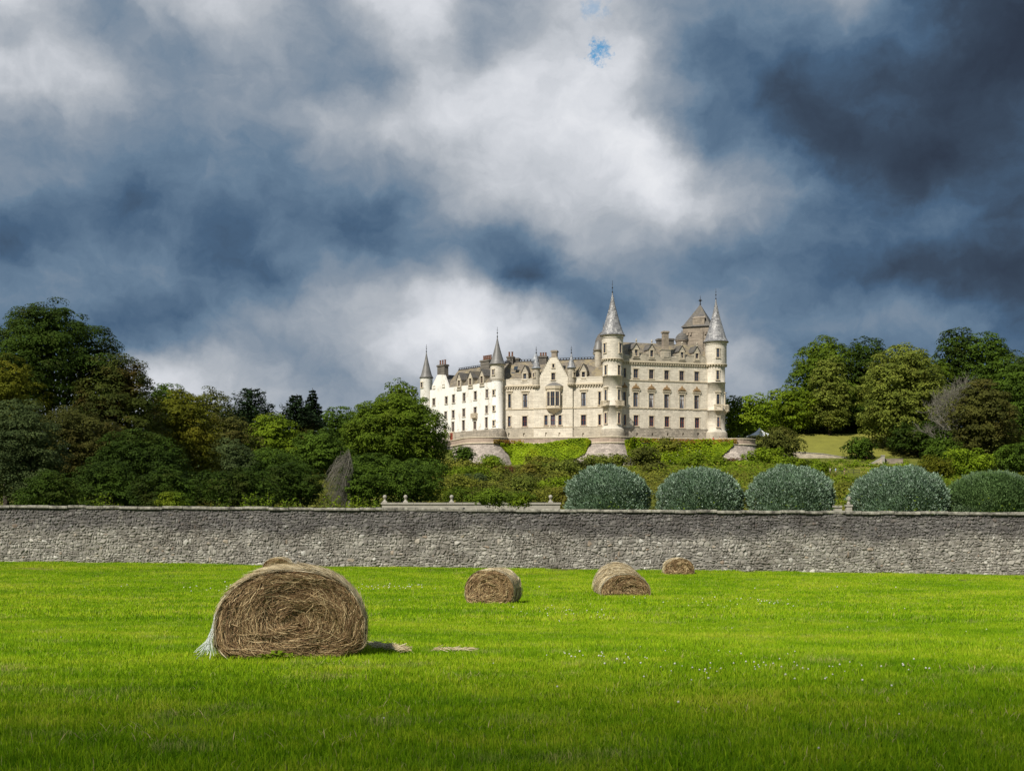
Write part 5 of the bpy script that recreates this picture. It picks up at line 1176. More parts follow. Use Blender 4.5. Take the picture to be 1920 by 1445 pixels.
# ---------------------------------------------------------------- vegetation
def unit(v): return v / (np.linalg.norm(v, axis=-1, keepdims=True) + 1e-9)
def leaves_mesh(name, pos, nrm, ln, asp, mat, r, core=None):
    n = len(pos); nrm = unit(nrm); t = unit(np.cross(nrm, unit(r.normal(size=(n, 3))))); b = np.cross(nrm, t)
    L = ln[:, None] / 2; W = L * asp
    V = np.stack([pos - t * L, pos + b * W - nrm * W * .25, pos + t * L, pos - b * W - nrm * W * .25], 1).reshape(-1, 3)
    i = np.arange(n) * 4; q = np.stack([i, i + 1, i + 2, i + 3], 1)
    if core is not None:
        cv, cf = core; V = np.concatenate([V, cv]); return np_mesh(name, V, [q, cf + 4 * n], mat)
    return np_mesh(name, V, [q], mat)
def blob_core(lobes, r, k=0.66):
    """rough inner mass of a clipped dome"""
    nv, nu = 8, 14; vs, fs = [], []
    for c, rr_ in lobes:
        b = len(vs)
        for j in range(nv + 1):
            for i in range(nu):
                th = math.pi * j / nv; ph = 2 * math.pi * i / nu; d = np.array([math.sin(th) * math.cos(ph), math.sin(th) * math.sin(ph), math.cos(th)])
                vs.append(c + d * rr_ * k * (1 + .18 * math.sin(ph * 3 + c[0]) * math.sin(th * 2)))
        for j in range(nv):
            for i in range(nu): fs.append((b + j * nu + i, b + j * nu + (i + 1) % nu, b + (j + 1) * nu + (i + 1) % nu, b + (j + 1) * nu + i))
    return np.array(vs), np.array(fs)
def crown(lobes, leaf, mat, r, cover=2.4, asp=0.55, flat=0.6, clump=(0.14, 0.26), core=0.6, name='crown', up=0.5):
    """leaf clumps sit like shallow caps on the outside of overlapping lobes; larger leaves fill the inside"""
    P, N, Ls = [], [], []
    mean = np.array([q for _, q in lobes]).mean()
    for c, q in lobes:
        area = 4 * math.pi * (np.mean(q ** 1.6) ** (1 / 1.6)) ** 2
        rc0 = max(leaf * 1.8, clump[0] * mean * 1.5); rc1 = max(leaf * 3.0, clump[1] * mean * 1.8)
        ncl = int(area / (math.pi * ((rc0 + rc1) / 2) ** 2) * 1.7) + 4
        d = unit(r.normal(size=(ncl, 3))); d = d[d[:, 2] > -0.8]
        keep = ~((d[:, 1] > 0.35) & (r.random(len(d)) < 0.6)); d = d[keep]
        cc = c + d * q * r.uniform(0.80, 1.06, (len(d), 1))
        ins = np.zeros(len(cc), bool)
        for c2, q2 in lobes: ins |= (((cc - c2) / q2) ** 2).sum(1) < 0.55
        cc, d = cc[~ins], d[~ins]
        if len(cc):
            rc = r.uniform(rc0, rc1, len(cc)); nl = np.maximum(8, (cover * 1.25 * rc ** 2 / (leaf ** 2 * asp * .5) * 0.55).astype(int))
            ix = np.repeat(np.arange(len(cc)), nl); m = len(ix)
            v = unit(r.normal(size=(m, 3)) + d[ix] * 0.6 + np.array([0, 0, .75])); rr_ = np.where(r.random(m) < .75, r.uniform(.82, 1.05, m), r.uniform(.3, .9, m))
            p = cc[ix] + v * (rc[ix] * rr_)[:, None] * np.array([1, 1, flat])
            nn = v * .9 + d[ix] * .25 + np.array([0, 0, up]) + r.normal(0, .30, (m, 3))
            P.append(p); N.append(nn); Ls.append(leaf * r.uniform(.6, 1.35, m))
        m = int(area / (leaf * 2.6) ** 2 * 1.1) + 10                     # inner leaves
        v = unit(r.normal(size=(m, 3))); P.append(c + v * q * (r.uniform(.25, .78, m) ** .5)[:, None] * .88); N.append(v + r.normal(0, .5, (m, 3))); Ls.append(leaf * r.uniform(1.6, 2.6, m))
    return leaves_mesh(name, np.concatenate(P), np.concatenate(N), np.concatenate(Ls), asp, mat, r)
def lobes_round(r, w, h, z0, n=18, shape='round', dep=None):
    """lobes inside a w x h crown standing on z0 (tree at the origin)"""
    dep = dep or w; L = []; gold = math.pi * (3 - 5 ** .5)
    for i in range(n):
        f = (i + .5) / n; zf = f                                     # 0 bottom .. 1 top
        if shape == 'round': prof = math.sqrt(max(0.03, 1 - ((zf - .45) / .58) ** 2))
        elif shape == 'tall': prof = math.sqrt(max(0.03, 1 - ((zf - .38) / .65) ** 2))
        elif shape == 'cone': prof = max(.08, 1 - zf * .95)
        elif shape == 'spread': prof = math.sqrt(max(0.05, 1 - ((zf - .35) / .67) ** 2))
        a = i * gold + r.uniform(-.4, .4); lr = r.uniform(.20, .30) * (w * .6 + h * .4) * (0.75 + .35 * prof)
        if n < 10: lr *= 1.15
        lr = min(lr, h * .46)
        k_ = max(0.0, prof * w / 2 - lr * .72) / (w / 2); k_ *= r.uniform(.75, 1.05)
        L.append((np.array([math.cos(a) * k_ * w / 2, math.sin(a) * k_ * dep / 2, z0 + lr * .7 + zf * max(.1, h - lr * 1.55)]), np.array([lr, lr, lr * r.uniform(.68, .9)])))
    L.append((np.array([0, 0, z0 + h * .45]), np.array([w * .30, dep * .30, h * .36])))
    return L
def trunk_mesh(lobes, h0, rad, r, limbs=6):
    mb = MB(); top = max(c[2] for c, _ in lobes) * .75
    pts = [Vector((r.uniform(-.02, .02) * top * f, r.uniform(-.02, .02) * top * f, -0.6 + (top + .6) * f)) for f in np.linspace(0, 1, 6)]
    mb.tube(pts, [rad * (1.35 if i == 0 else 1.0 - .15 * i) for i in range(6)], 7)
    for c, q in sorted(lobes, key=lambda t: t[0][2])[:limbs * 2:2] + lobes[-4:]:
        b = pts[2].lerp(pts[4], r.random()); e = Vector(c); md = b.lerp(e, .5) + Vector((0, 0, -.06 * (e - b).length)); mb.tube([b, md, e], [rad * .42, rad * .28, rad * .1], 5)
    return mb.mesh('trunk', M['bark'])
def tree(px, py_top, wpx, py_bot, Y, mat, label, seed, shape='round', n=16, cat='tree', name='tree', group=None, cover=2.3, flat=.6, leafk=1.0, asp=.55, core=.66, grounded=False, dep=1.0, clump=(.14, .26), up=.5):
    r = np.random.default_rng(seed); x = (px - CX) / F * Y; g = gz(x, Y); zt = max(z_at(py_top, Y), g + 1.1); zb = max(g + (0.0 if grounded else .4), z_at(py_bot, Y)); w_ = wpx * Y / F
    root = empty(name, (x, Y, g), label, cat, group)
    L = lobes_round(r, w_, (zt - zb), zb - g, n, shape, w_ * dep); leaf = max(.05, Y * .00185) * leafk
    link('crown', crown(L, leaf, M[mat], r, cover, asp, flat, clump, core, up=up), root)
    if not grounded: link('trunk', trunk_mesh(L, zb - g, max(.12, (zt - g) * .022), random.Random(seed)), root)
    return root
LF = lambda k_, *a, **kw: M.__setitem__(k_, m_leaf(k_, *a, **kw))
LF('leaf_dark', (0.009, 0.019, 0.003), (0.036, 0.064, 0.007), (0.06, 0.042, 0.008), .25)  # darkened leaf colour carries the cloud shade over the left wood
LF('leaf_red', (0.016, 0.024, 0.005), (0.050, 0.064, 0.010), (0.100, 0.044, 0.012), .45)
LF('leaf_yellow', (0.034, 0.043, 0.004), (0.100, 0.108, 0.008), (0.15, 0.125, 0.010), .5)
LF('leaf_mid', (0.018, 0.038, 0.005), (0.062, 0.105, 0.010))
LF('leaf_olive', (0.030, 0.040, 0.007), (0.082, 0.092, 0.016), (0.10, 0.085, 0.018), .4)
LF('leaf_brown', (0.024, 0.030, 0.007), (0.072, 0.076, 0.015), (0.095, 0.066, 0.016), .35)
LF('leaf_fresh', (0.036, 0.066, 0.005), (0.125, 0.180, 0.009), (0.16, 0.165, 0.010), .35)
LF('leaf_sycamore', (0.022, 0.046, 0.004), (0.092, 0.140, 0.010), (0.10, 0.115, 0.010), .35)
LF('leaf_conifer', (0.008, 0.017, 0.007), (0.022, 0.042, 0.014), trans=.1)
LF('leaf_lime', (0.042, 0.064, 0.008), (0.155, 0.185, 0.028), (0.15, 0.14, 0.022), .4)
LF('leaf_ivy', (0.055, 0.105, 0.004), (0.190, 0.265, 0.009), (0.25, 0.27, 0.010), .5, trans=.25)
LF('leaf_ivy_red', (0.12, 0.10, 0.015), (0.24, 0.15, 0.02), (0.26, 0.10, 0.025), .6)
LF('leaf_scrub', (0.050, 0.064, 0.010), (0.160, 0.172, 0.022), (0.15, 0.095, 0.022), .5)
LF('leaf_rust', (0.055, 0.028, 0.014), (0.125, 0.055, 0.025))
LF('leaf_bright', (0.055, 0.105, 0.006), (0.150, 0.215, 0.011), (0.19, 0.215, 0.012), .3)
LF('leaf_greyg', (0.024, 0.042, 0.013), (0.068, 0.092, 0.030))
def m_silver():
    m, n = new_mat('leaf_silver'); ri = n.new('ShaderNodeNewGeometry').outputs['Random Per Island']; p = world_pos(n)
    f = n.math('ADD', n.math('MULTIPLY', ri, .8), n.math('MULTIPLY', n.noise(p, 1.3, 3, .6), .25))
    c = n.ramp(f, [(0.12, (0.036, 0.068, 0.028, 1)), (0.42, (0.090, 0.150, 0.082, 1)), (0.70, (0.165, 0.240, 0.165, 1)), (0.92, (0.31, 0.39, 0.31, 1))])
    return finish(m, n, c, 0.6, None, spec=0.2)
M['leaf_silver'] = m_silver()
LF('leaf_silver_green', (0.026, 0.058, 0.014), (0.100, 0.165, 0.055), (0.19, 0.25, 0.17), .5)
# left wood, from the back to the front
GL = 'trees of the dark wood on the left'
T = [
 (310, 712, 110, 880, 215, 'leaf_mid', 'green round-topped tree showing between the tall dark wood and the first bright yellow-green crown', 'round', 14),
 (388, 724, 150, 900, 235, 'leaf_olive', 'broad grey-green tree on the skyline left of the dark cedar', 'spread', 16),
 (636, 760, 110, 900, 262, 'leaf_mid', 'low dull green tree on the skyline just left of the large sycamore by the castle', 'round', 14),
 (560, 790, 150, 930, 240, 'leaf_olive', 'pale olive tree below the pointed spruce, with fine upright foliage', 'tall', 16),
 (752, 711, 90, 830, 292, 'leaf_sycamore', 'bright green tree top rising behind the large sycamore left of the castle', 'round', 13),
 (515, 772, 120, 930, 215, 'leaf_fresh', 'fresh green tree in the middle of the left wood, in front of the cedar', 'tall', 15),
 (425, 770, 120, 930, 200, 'leaf_brown', 'brownish olive rounded tree below the dark cedar', 'round', 15),
 (600, 800, 110, 945, 205, 'leaf_mid', 'dark green tree standing behind the bare grey willow', 'round', 14),
 (500, 840, 160, 950, 170, 'leaf_mid', 'deep green tree low in the wood behind the leafy saplings', 'round', 15),
 (425, 820, 120, 950, 165, 'leaf_greyg', 'grey-leaved willow-like tree low in the left wood', 'spread', 14),
 (332, 727, 135, 945, 150, 'leaf_yellow', 'tall yellow-green tree, brightest crown of the left wood', 'tall', 18),
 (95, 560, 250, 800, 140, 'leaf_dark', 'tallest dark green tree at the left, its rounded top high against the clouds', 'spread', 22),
 (218, 660, 165, 940, 138, 'leaf_red', 'reddish brown tinted tree right of the tallest dark tree', 'round', 20),
 (12, 664, 130, 860, 128, 'leaf_yellow', 'tree with yellowing top at the left edge below the tallest crown', 'round', 14),
 (140, 752, 220, 945, 125, 'leaf_brown', 'dark brown-green tree low in front of the tallest dark tree', 'spread', 18),
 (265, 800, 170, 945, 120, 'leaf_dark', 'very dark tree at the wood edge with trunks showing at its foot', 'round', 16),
 (32, 738, 150, 960, 108, 'leaf_greyg', 'lighter grey-green tree at the left edge right behind the wall', 'tall', 16),
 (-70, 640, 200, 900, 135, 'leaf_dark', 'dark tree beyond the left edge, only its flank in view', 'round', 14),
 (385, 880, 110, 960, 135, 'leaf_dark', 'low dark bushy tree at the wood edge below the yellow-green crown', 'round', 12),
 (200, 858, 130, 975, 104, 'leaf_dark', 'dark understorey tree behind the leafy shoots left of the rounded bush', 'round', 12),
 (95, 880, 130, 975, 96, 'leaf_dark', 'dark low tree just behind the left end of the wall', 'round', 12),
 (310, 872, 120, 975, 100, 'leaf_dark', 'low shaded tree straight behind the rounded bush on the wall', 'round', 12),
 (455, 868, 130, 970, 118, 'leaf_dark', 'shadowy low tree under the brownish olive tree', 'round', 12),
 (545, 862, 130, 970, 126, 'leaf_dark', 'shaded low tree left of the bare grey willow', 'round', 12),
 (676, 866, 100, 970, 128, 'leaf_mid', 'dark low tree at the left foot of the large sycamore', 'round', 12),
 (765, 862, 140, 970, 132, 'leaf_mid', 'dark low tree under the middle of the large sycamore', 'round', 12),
 (460, 762, 150, 900, 262, 'leaf_mid', 'distant green tree behind and below the cedar', 'round', 12),
 (690, 752, 90, 900, 275, 'leaf_sycamore', 'green tree behind the left shoulder of the large sycamore', 'round', 12),
]
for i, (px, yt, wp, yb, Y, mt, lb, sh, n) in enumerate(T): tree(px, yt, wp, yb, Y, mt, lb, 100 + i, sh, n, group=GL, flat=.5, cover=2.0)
# conifers
def conifer(px, yt, wpx, yb, Y, label, seed, tiers, droop, mat='leaf_conifer', up=0.0, nm='conifer_tree'):
    r = np.random.default_rng(seed); x = (px - CX) / F * Y; g = gz(x, Y); H = z_at(yt, Y) - g; hw = wpx * Y / F / 2; zb = z_at(yb, Y) - g
    root = empty(nm, (x, Y, g), label, 'conifer', GL); P, N, Ls = [], [], []; mb = MB(); leaf = Y * .0020
    mb.tube([(0, 0, -.5), (0, 0, H * .5), (0, 0, H)], [.35, .22, .04], 7)
    for k_ in range(tiers):
        f = k_ / tiers; z_ = zb + (H - zb) * f; ln = hw * ((1 - f) ** (.8 if droop > 0 else .55)) + .25; nb = int(5 + 5 * (1 - f))
        for b in range(nb):
            a = 2 * math.pi * (b + r.random()) / nb; l = ln * r.uniform(.6, 1.1); e = np.array([math.cos(a) * l, math.sin(a) * l, -droop * l + up * l])
            mb.tube([(0, 0, z_), tuple(np.array([0, 0, z_]) + e)], [.07, .015], 4); m = int(90 * l / hw) + 25
            s = r.random(m) ** .7; p = np.array([0, 0, z_]) + e * s[:, None]; wv = .30 * l * (1 - s * .55)
            p = p + np.stack([-np.sin(a) * r.uniform(-1, 1, m) * wv, np.cos(a) * r.uniform(-1, 1, m) * wv, r.normal(0, .06 * l + .05, m) - .05], 1)
            P.append(p); N.append(r.normal(0, .35, (m, 3)) + [0, 0, 1]); Ls.append(leaf * r.uniform(.7, 1.5, m))
    P = np.concatenate(P); link('crown', leaves_mesh('crown', P, np.concatenate(N), np.concatenate(Ls), .5, M[mat], r), root); mb.build('trunk', M['bark'], root)
conifer(472, 726, 128, 800, 228, 'dark layered cedar on the skyline of the left wood', 301, 11, -.02, up=.16, nm='cedar_tree')
conifer(556, 738, 112, 800, 238, 'dark cedar with uneven top, left of the pointed spruce', 302, 11, .02, up=.15, nm='cedar_tree')
conifer(586, 727, 58, 800, 248, 'pointed spruce with open drooping tiers on the skyline', 303, 13, .22, nm='spruce_tree')
# the large sycamore by the castle, built of many separate leafy boughs
tree(743, 738, 178, 955, 226, 'leaf_sycamore', 'large dense sycamore hiding the left foot of the castle', 330, 'spread', 34, name='sycamore_tree', cover=2.3, flat=.5, clump=(.14, .26))
tree(700, 850, 110, 955, 200, 'leaf_mid', 'lower bushy tree in front of the large sycamore', 331, 'round', 12, flat=.5)
tree(795, 860, 90, 960, 205, 'leaf_mid', 'dark rounded tree at the right foot of the large sycamore', 332, 'round', 12, flat=.5)
# bare trees
def bare_tree(px, yt, wpx, yb, Y, label, seed, weep=0.0, depth=5, nb=4):
    r = random.Random(seed); x = (px - CX) / F * Y; g = gz(x, Y); H = z_at(yt, Y) - max(g, z_at(yb, Y)); hw = wpx * Y / F / 2; base = max(0, z_at(yb, Y) - g)
    root = empty('bare_tree', (x, Y, g), label, 'bare tree'); tw, tr = MB(), MB(); px_ = Y / 2300
    def grow(p, d, l, rad, lev):
        d = (d + Vector((r.gauss(0, .12), r.gauss(0, .12), -weep * (depth - lev) * .07))).normalized(); q = p + d * l; q2 = p.lerp(q, .5) + Vector((r.gauss(0, .05), r.gauss(0, .05), r.gauss(0, .05))) * l
        (tr if lev >= depth else tw).tube([p, q2, q], [rad, rad * .85, rad * .6], 4 if lev < 3 else 6)
        if lev > 0:
            for k_ in range(nb if lev < depth else nb + 2):
                a = Vector((r.gauss(0, 1), r.gauss(0, 1), r.gauss(.25 - weep * .7, .6))).normalized(); s = p.lerp(q, r.uniform(.45, 1)); grow(s, (d * .7 + a * .75).normalized(), l * r.uniform(.55, .8), max(rad * .55, px_ * .35), lev - 1)
    grow(Vector((0, 0, -.3)), Vector((0, 0, 1)), base * .9 + H * .42, max(.16, H * .03), depth)
    zs_ = np.array([v[2] for v in tw.v]); xs_ = np.array([v[0] for v in tw.v]); kz = (base + H) / zs_.max(); kx = hw / max(.1, np.percentile(np.abs(xs_), 97))
    for mb in (tw, tr): mb.v = [(a * kx, b * kx, c * kz if c > 0 else c) for a, b, c in mb.v]
    tr.build('trunk', M['twig'], root); tw.build('branches', M['twig'], root)
def weeping_tree(px, yt, wpx, yb, Y, label, seed):
    r = random.Random(seed); x = (px - CX) / F * Y; g = gz(x, Y); H = z_at(yt, Y) - g; hw = wpx * Y / F / 2; root = empty('weeping_tree', (x, Y, g), label, 'bare tree'); mb = MB()
    mb.tube([(0, 0, -.3), (.1, 0, H * .4), (0, 0, H * .85)], [.16, .12, .05], 6); mb.build('trunk', M['twig'], root); mb = MB()
    for i in range(300):
        a = r.uniform(0, 6.28); rr_ = hw * r.random() ** .45; z0 = H * r.uniform(.10, .92); top = min(H * (1 - .30 * (rr_ / hw) ** 2), z0 + H * r.uniform(.04, .22)); ze = max(.3, top - H * r.uniform(.12, .45)); c_, s_ = math.cos(a), math.sin(a); k_ = r.uniform(.9, 1.15)
        P_ = lambda f, z_: (c_ * rr_ * f - hw * 1.25 * f * (1.12 - z_ / H) + r.gauss(0, .04), s_ * rr_ * f + r.gauss(0, .04), z_)
        mb.tube([P_(.05, z0), P_(.5, top), P_(.85, (top + ze) / 2 + .1 * H), P_(k_, ze)], [.022, .018, .014, .008], 3)
    o = mb.build('twigs', M['twig'], root); o['kind'] = 'stuff'
weeping_tree(654, 840, 54, 950, 126, 'bare grey weeping willow left of the large sycamore', 5)
bare_tree(1792, 690, 110, 800, 287, 'bare pale-branched tree among the dark trees on the right', 8, .0, 5, 4)

# right-hand trees
GR = 'trees on the hill right of the castle'
T = [
 (1369, 742, 22, 830, 330, 'leaf_fresh', 'slender green tree showing just right of the right castle tower', 'tall', 8),
 (1480, 722, 110, 815, 338, 'leaf_fresh', 'bright yellow-green spreading tree right of the castle', 'spread', 16),
 (1412, 737, 82, 822, 330, 'leaf_bright', 'smaller bright green tree next to the white marquee', 'round', 14),
 (1543, 630, 124, 815, 352, 'leaf_sycamore', 'tall domed yellow-green tree, first tall crown right of the castle', 'tall', 22),
 (1620, 629, 96, 815, 352, 'leaf_dark', 'tall dark tree in the gap between two lighter crowns', 'tall', 18),
 (1590, 760, 120, 830, 350, 'leaf_dark', 'dark low tree at the top of the lawn', 'round', 12),
 (1556, 665, 62, 812, 334, 'leaf_lime', 'slim pale green tree standing out in front of the tall domed tree', 'tall', 16),
 (1850, 620, 92, 800, 345, 'leaf_mid', 'tall rounded dark olive tree near the right edge', 'tall', 18),
 (1795, 610, 74, 760, 350, 'leaf_dark', 'loose dark tree whose top stands highest on the right', 'round', 13),
 (1730, 660, 120, 800, 345, 'leaf_sycamore', 'green tree behind and right of the big pale lime', 'round', 16),
 (1900, 655, 90, 800, 358, 'leaf_greyg', 'grey thin-topped tree behind the right edge crowns', 'round', 12),
 (1912, 670, 110, 880, 300, 'leaf_mid', 'dark green tree cut by the right edge of the picture', 'tall', 16),
 (1990, 640, 140, 880, 320, 'leaf_dark', 'dark tree just beyond the right edge', 'round', 12),
 (1520, 776, 110, 832, 372, 'leaf_dark', 'dark hedge-like tree behind the crest of the lawn, left part', 'round', 11),
 (1450, 782, 90, 836, 365, 'leaf_mid', 'low green tree behind the white marquee', 'round', 11),
 (1640, 770, 110, 832, 374, 'leaf_dark', 'dark hedge-like tree behind the crest of the lawn, right part', 'round', 11),
 (1390, 786, 60, 836, 360, 'leaf_mid', 'low tree between the right tower and the marquee', 'round', 10),
 (1690, 642, 144, 862, 315, 'leaf_lime', 'big pale olive lime tree with layered boughs right of the lawn', 'tall', 28),
 (1780, 770, 130, 885, 305, 'leaf_dark', 'deep shadowed tree below the bare pale-branched tree', 'round', 14),
 (1722, 790, 110, 885, 306, 'leaf_dark', 'dark tree behind the stone stair', 'round', 12),
 (1842, 708, 120, 865, 285, 'leaf_brown', 'brown-olive rounded tree in front of the trees at the right edge', 'tall', 20),
]
for i, (px, yt, wp, yb, Y, mt, lb, sh, n) in enumerate(T): tree(px, yt, wp, yb, Y, mt, lb, 400 + i, sh, n, group=GR, flat=.5, cover=2.0)

# shrubs on the slope and round the lawn
S = [
 (1462, 799, 84, 868, 296, 'leaf_olive', 'spreading layered olive shrub beside the lawn, right of the last bastion', 'round', 12),
 (1612, 820, 56, 862, 303, 'leaf_mid', 'dark glossy rhododendron at the lower corner of the lawn', 'round', 9),
 (1765, 810, 70, 880, 285, 'leaf_mid', 'grey-green rounded shrub right of the stair', 'round', 9),
 (1808, 838, 96, 905, 262, 'leaf_bright', 'pale green large-leaved shrub above the two right-hand silver domes', 'round', 10),
 (1752, 852, 60, 900, 255, 'leaf_yellow', 'yellowish shrub at the right of the garden stair', 'round', 8),
 (1905, 830, 70, 890, 270, 'leaf_mid', 'green shrub at the right edge above the silver domes', 'round', 9),
 (1588, 905, 84, 950, 150, 'leaf_scrub', 'golden brown bushy shrub between the third and fourth silver domes', 'round', 9),
 (1206, 838, 56, 925, 262, 'leaf_olive', 'wispy ochre green shrub growing up in front of the ivy between the bastions', 'tall', 12),
 (1252, 824, 40, 848, 281, 'leaf_scrub', 'straggling brown-tipped creeper shrub on the terrace edge', 'spread', 8),
 (1136, 852, 92, 905, 268, 'leaf_lime', 'pale green rounded shrub at the foot of the middle bastion', 'round', 9),
 (1392, 866, 70, 910, 268, 'leaf_bright', 'bright green shrub above the gap between second and third silver domes', 'round', 9),
 (1430, 842, 80, 890, 290, 'leaf_bright', 'bright green mound of shrubs below the right bastion', 'round', 9),
 (1377, 862, 34, 890, 272, 'leaf_rust', 'small rusty orange shrub at the foot of the right bastion', 'round', 7),
 (944, 884, 36, 905, 232, 'leaf_rust', 'small red-brown shrub in the middle of the rough slope', 'round', 7),
 (883, 890, 72, 930, 190, 'leaf_greyg', 'grey-green mounded shrub low on the slope right of the sycamore', 'round', 10),
 (868, 838, 40, 865, 270, 'leaf_mid', 'dark green shrub under the left end of the terrace', 'round', 8),
 (842, 868, 60, 920, 235, 'leaf_dark', 'dark shrub in the shade right of the sycamore crown', 'round', 9),
 (922, 915, 60, 950, 92, 'leaf_sycamore', 'leafy bush growing in front of the ball-topped garden wall', 'round', 10),
 (975, 925, 40, 950, 100, 'leaf_fresh', 'low bright green bush behind the ball-topped garden wall', 'round', 7),
 (835, 915, 44, 945, 150, 'leaf_yellow', 'thin yellowish bush right below the sycamore', 'round', 7),
 (1040, 880, 60, 930, 225, 'leaf_scrub', 'brownish rough shrub left of the first silver dome', 'round', 8),
 (1010, 898, 50, 935, 190, 'leaf_olive', 'olive shrub on the rough slope above the garden wall', 'round', 7),
 (1300, 852, 50, 885, 262, 'leaf_fresh', 'bright bush below the right-hand ivy, above the second silver dome', 'round', 8),
 (1345, 858, 44, 885, 266, 'leaf_bright', 'yellow-green bush at the lower right end of the right-hand ivy', 'round', 8),
 (1226, 868, 50, 900, 240, 'leaf_olive', 'olive bush in the gap between the first and second silver domes', 'round', 8),
 (1480, 856, 70, 885, 282, 'leaf_fresh', 'fresh green bush behind the third silver dome, below the layered shrub', 'round', 8),
 (1530, 868, 56, 890, 292, 'leaf_bright', 'bright low bush on the bank under the pale path wall', 'round', 8),
 (1690, 876, 60, 905, 270, 'leaf_olive', 'olive bush right of the garden stair, behind the fourth silver dome', 'round', 8),
 (325, 921, 56, 960, 64, 'leaf_fresh', 'rounded leafy bush peeping over the wall in front of the yellow-green tree', 'round', 9),
]
for i, (px, yt, wp, yb, Y, mt, lb, sh, n) in enumerate(S): tree(px, yt, wp, yb, Y, mt, lb, 600 + i, sh, n, cat='shrub', name='shrub', grounded=True, cover=1.9, flat=.65)
rs = random.Random(12)
SH = [('leaf_olive', 'olive'), ('leaf_scrub', 'golden brown'), ('leaf_fresh', 'light green'), ('leaf_scrub', 'tawny'), ('leaf_sycamore', 'fresh green'), ('leaf_lime', 'pale olive'), ('leaf_scrub', 'rough brown')]
ROWS = ((268, 'right under the terrace'), (243, 'high on the slope'), (218, 'above the middle of the slope'), (193, 'below the middle of the slope'), (166, 'low on the slope'), (138, 'just above the ball-topped wall'))
COLS = ('beside the large sycamore', 'in line with the left bastion', 'in line with the left ivy', 'left of the first silver dome')
k_ = 0
for Y, rw in ROWS:
    for i, cw in enumerate(COLS):
        px = 846 + (i + rs.random() * .8) * 60; mt, cn = SH[(k_ * 3 + rs.randrange(2)) % 7]; x = (px - CX) / F * Y; g = gz(x, Y); yb = CY - (g - EYE) * F / Y; k_ += 1
        hh = rs.uniform(1.5, 3.0) * F / Y; tree(px, yb - hh, hh * rs.uniform(1.5, 2.6), yb + 4, Y, mt, '%s shrub %s, %s' % (cn, rw, cw), 900 + k_, 'round', 7, cat='shrub', name='shrub', group='shrubs on the rough slope', grounded=True, cover=1.8, flat=.65)
# saplings looking over the wall
def sapling(px, yt, wpx, Y, label, seed, mat='leaf_fresh', group='leafy shoots looking over the wall'):
    r = np.random.default_rng(seed); x = (px - CX) / F * Y; g = gz(x, Y); H = z_at(yt, Y) - g; hw = wpx * Y / F / 2; root = empty('sapling', (x, Y, g), label, 'sapling', group); mb = MB(); P, N, Ls = [], [], []
    for k_ in range(10):
        bx = r.uniform(-.6, .6) * hw; ex = bx + r.uniform(-.5, .5) * hw; h = H * r.uniform(.8, 1.0); p0, p1 = np.array([bx, 0, 0]), np.array([ex, r.uniform(-.3, .3), h])
        mb.tube([tuple(p0), tuple((p0 + p1) / 2 + [.03, 0, 0]), tuple(p1)], [.02, .015, .006], 4); m = 90; s = r.uniform(.35, 1.0, m)
        P.append(p0 + (p1 - p0) * s[:, None] + r.normal(0, .075, (m, 3))); N.append(r.normal(0, .6, (m, 3)) + [0, -.3, .8]); Ls.append(r.uniform(.10, .19, m))
    link('foliage', leaves_mesh('foliage', np.concatenate(P), np.concatenate(N), np.concatenate(Ls), .5, M[mat], r), root); mb.build('stems', M['bark'], root)
for i, (px, yt, wp, lb) in enumerate(((155, 933, 20, 'small leafy shoot over the wall, leftmost, below the dark trees'), (188, 922, 34, 'leafy shoots over the wall beside a bare reddish twig'), (220, 938, 16, 'tiny shoot just showing over the coping right of the bare twig'),
        (415, 931, 40, 'loose leafy shoots over the wall right of the rounded bush'), (462, 926, 50, 'bright leafy shoots over the wall below the cedar'), (505, 921, 60, 'tallest group of leafy shoots over the wall in front of the wood'), (548, 934, 36, 'low leafy shoots over the wall left of the grey willow'),
        (615, 930, 56, 'leafy shoots over the wall under the grey willow'), (660, 926, 60, 'dense leafy shoots over the wall left of the stone pier'), (700, 934, 40, 'low leafy shoots right beside the ball-topped stone pier'))):
    sapling(px, yt, wp, 63, lb, 700 + i, 'leaf_fresh' if i % 3 else 'leaf_sycamore')
# undergrowth of the slope: one mass
r = np.random.default_rng(44); P, N, Ls = [], [], []
def gapfree(x, y):
    px = x / y * F + CX; return ~((px > 1528) & (px < 1622) & (y > 245) & (y < 293)) & ~((y > 262) & (px > 925) & (px < 1352))
def cover_patch(n, xr, yr, size, hgt, cl, name, mat, label, cond=lambda x, y: (np.abs(x) < 1e9) & gapfree(x, y)):
    cxs = r.uniform(xr[0], xr[1], n); cys = r.uniform(yr[0], yr[1], n)
    if cond is not None: k_ = cond(cxs, cys); cxs, cys = cxs[k_], cys[k_]
    m = len(cxs); rc = r.uniform(.5, 1.3, m) * cl; zz_ = np.where(cys < wall_y(cxs), 0, g_garden(cxs, cys)); ix = np.repeat(np.arange(m), 26); v = unit(r.normal(size=(len(ix), 3))); v[:, 2] = np.abs(v[:, 2])
    p = np.stack([cxs, cys, zz_], 1)[ix] + v * rc[ix][:, None] * r.uniform(.4, 1, (len(ix), 1)) * np.array([1, 1, hgt])
    nn = v + [0, -.15, .5] + r.normal(0, .35, (len(ix), 3)); o = link(name, leaves_mesh(name, p, nn, size * r.uniform(.6, 1.4, len(ix)) * (p[:, 1] / 200) ** .5, .5, M[mat], r)); tag(o, label, 'undergrowth', kind='stuff')
cover_patch(3000, (-45, 34), (118, 284), .40, 1.0, 1.25, 'undergrowth', 'leaf_scrub', 'rough brown and green undergrowth covering the slope below the terrace')
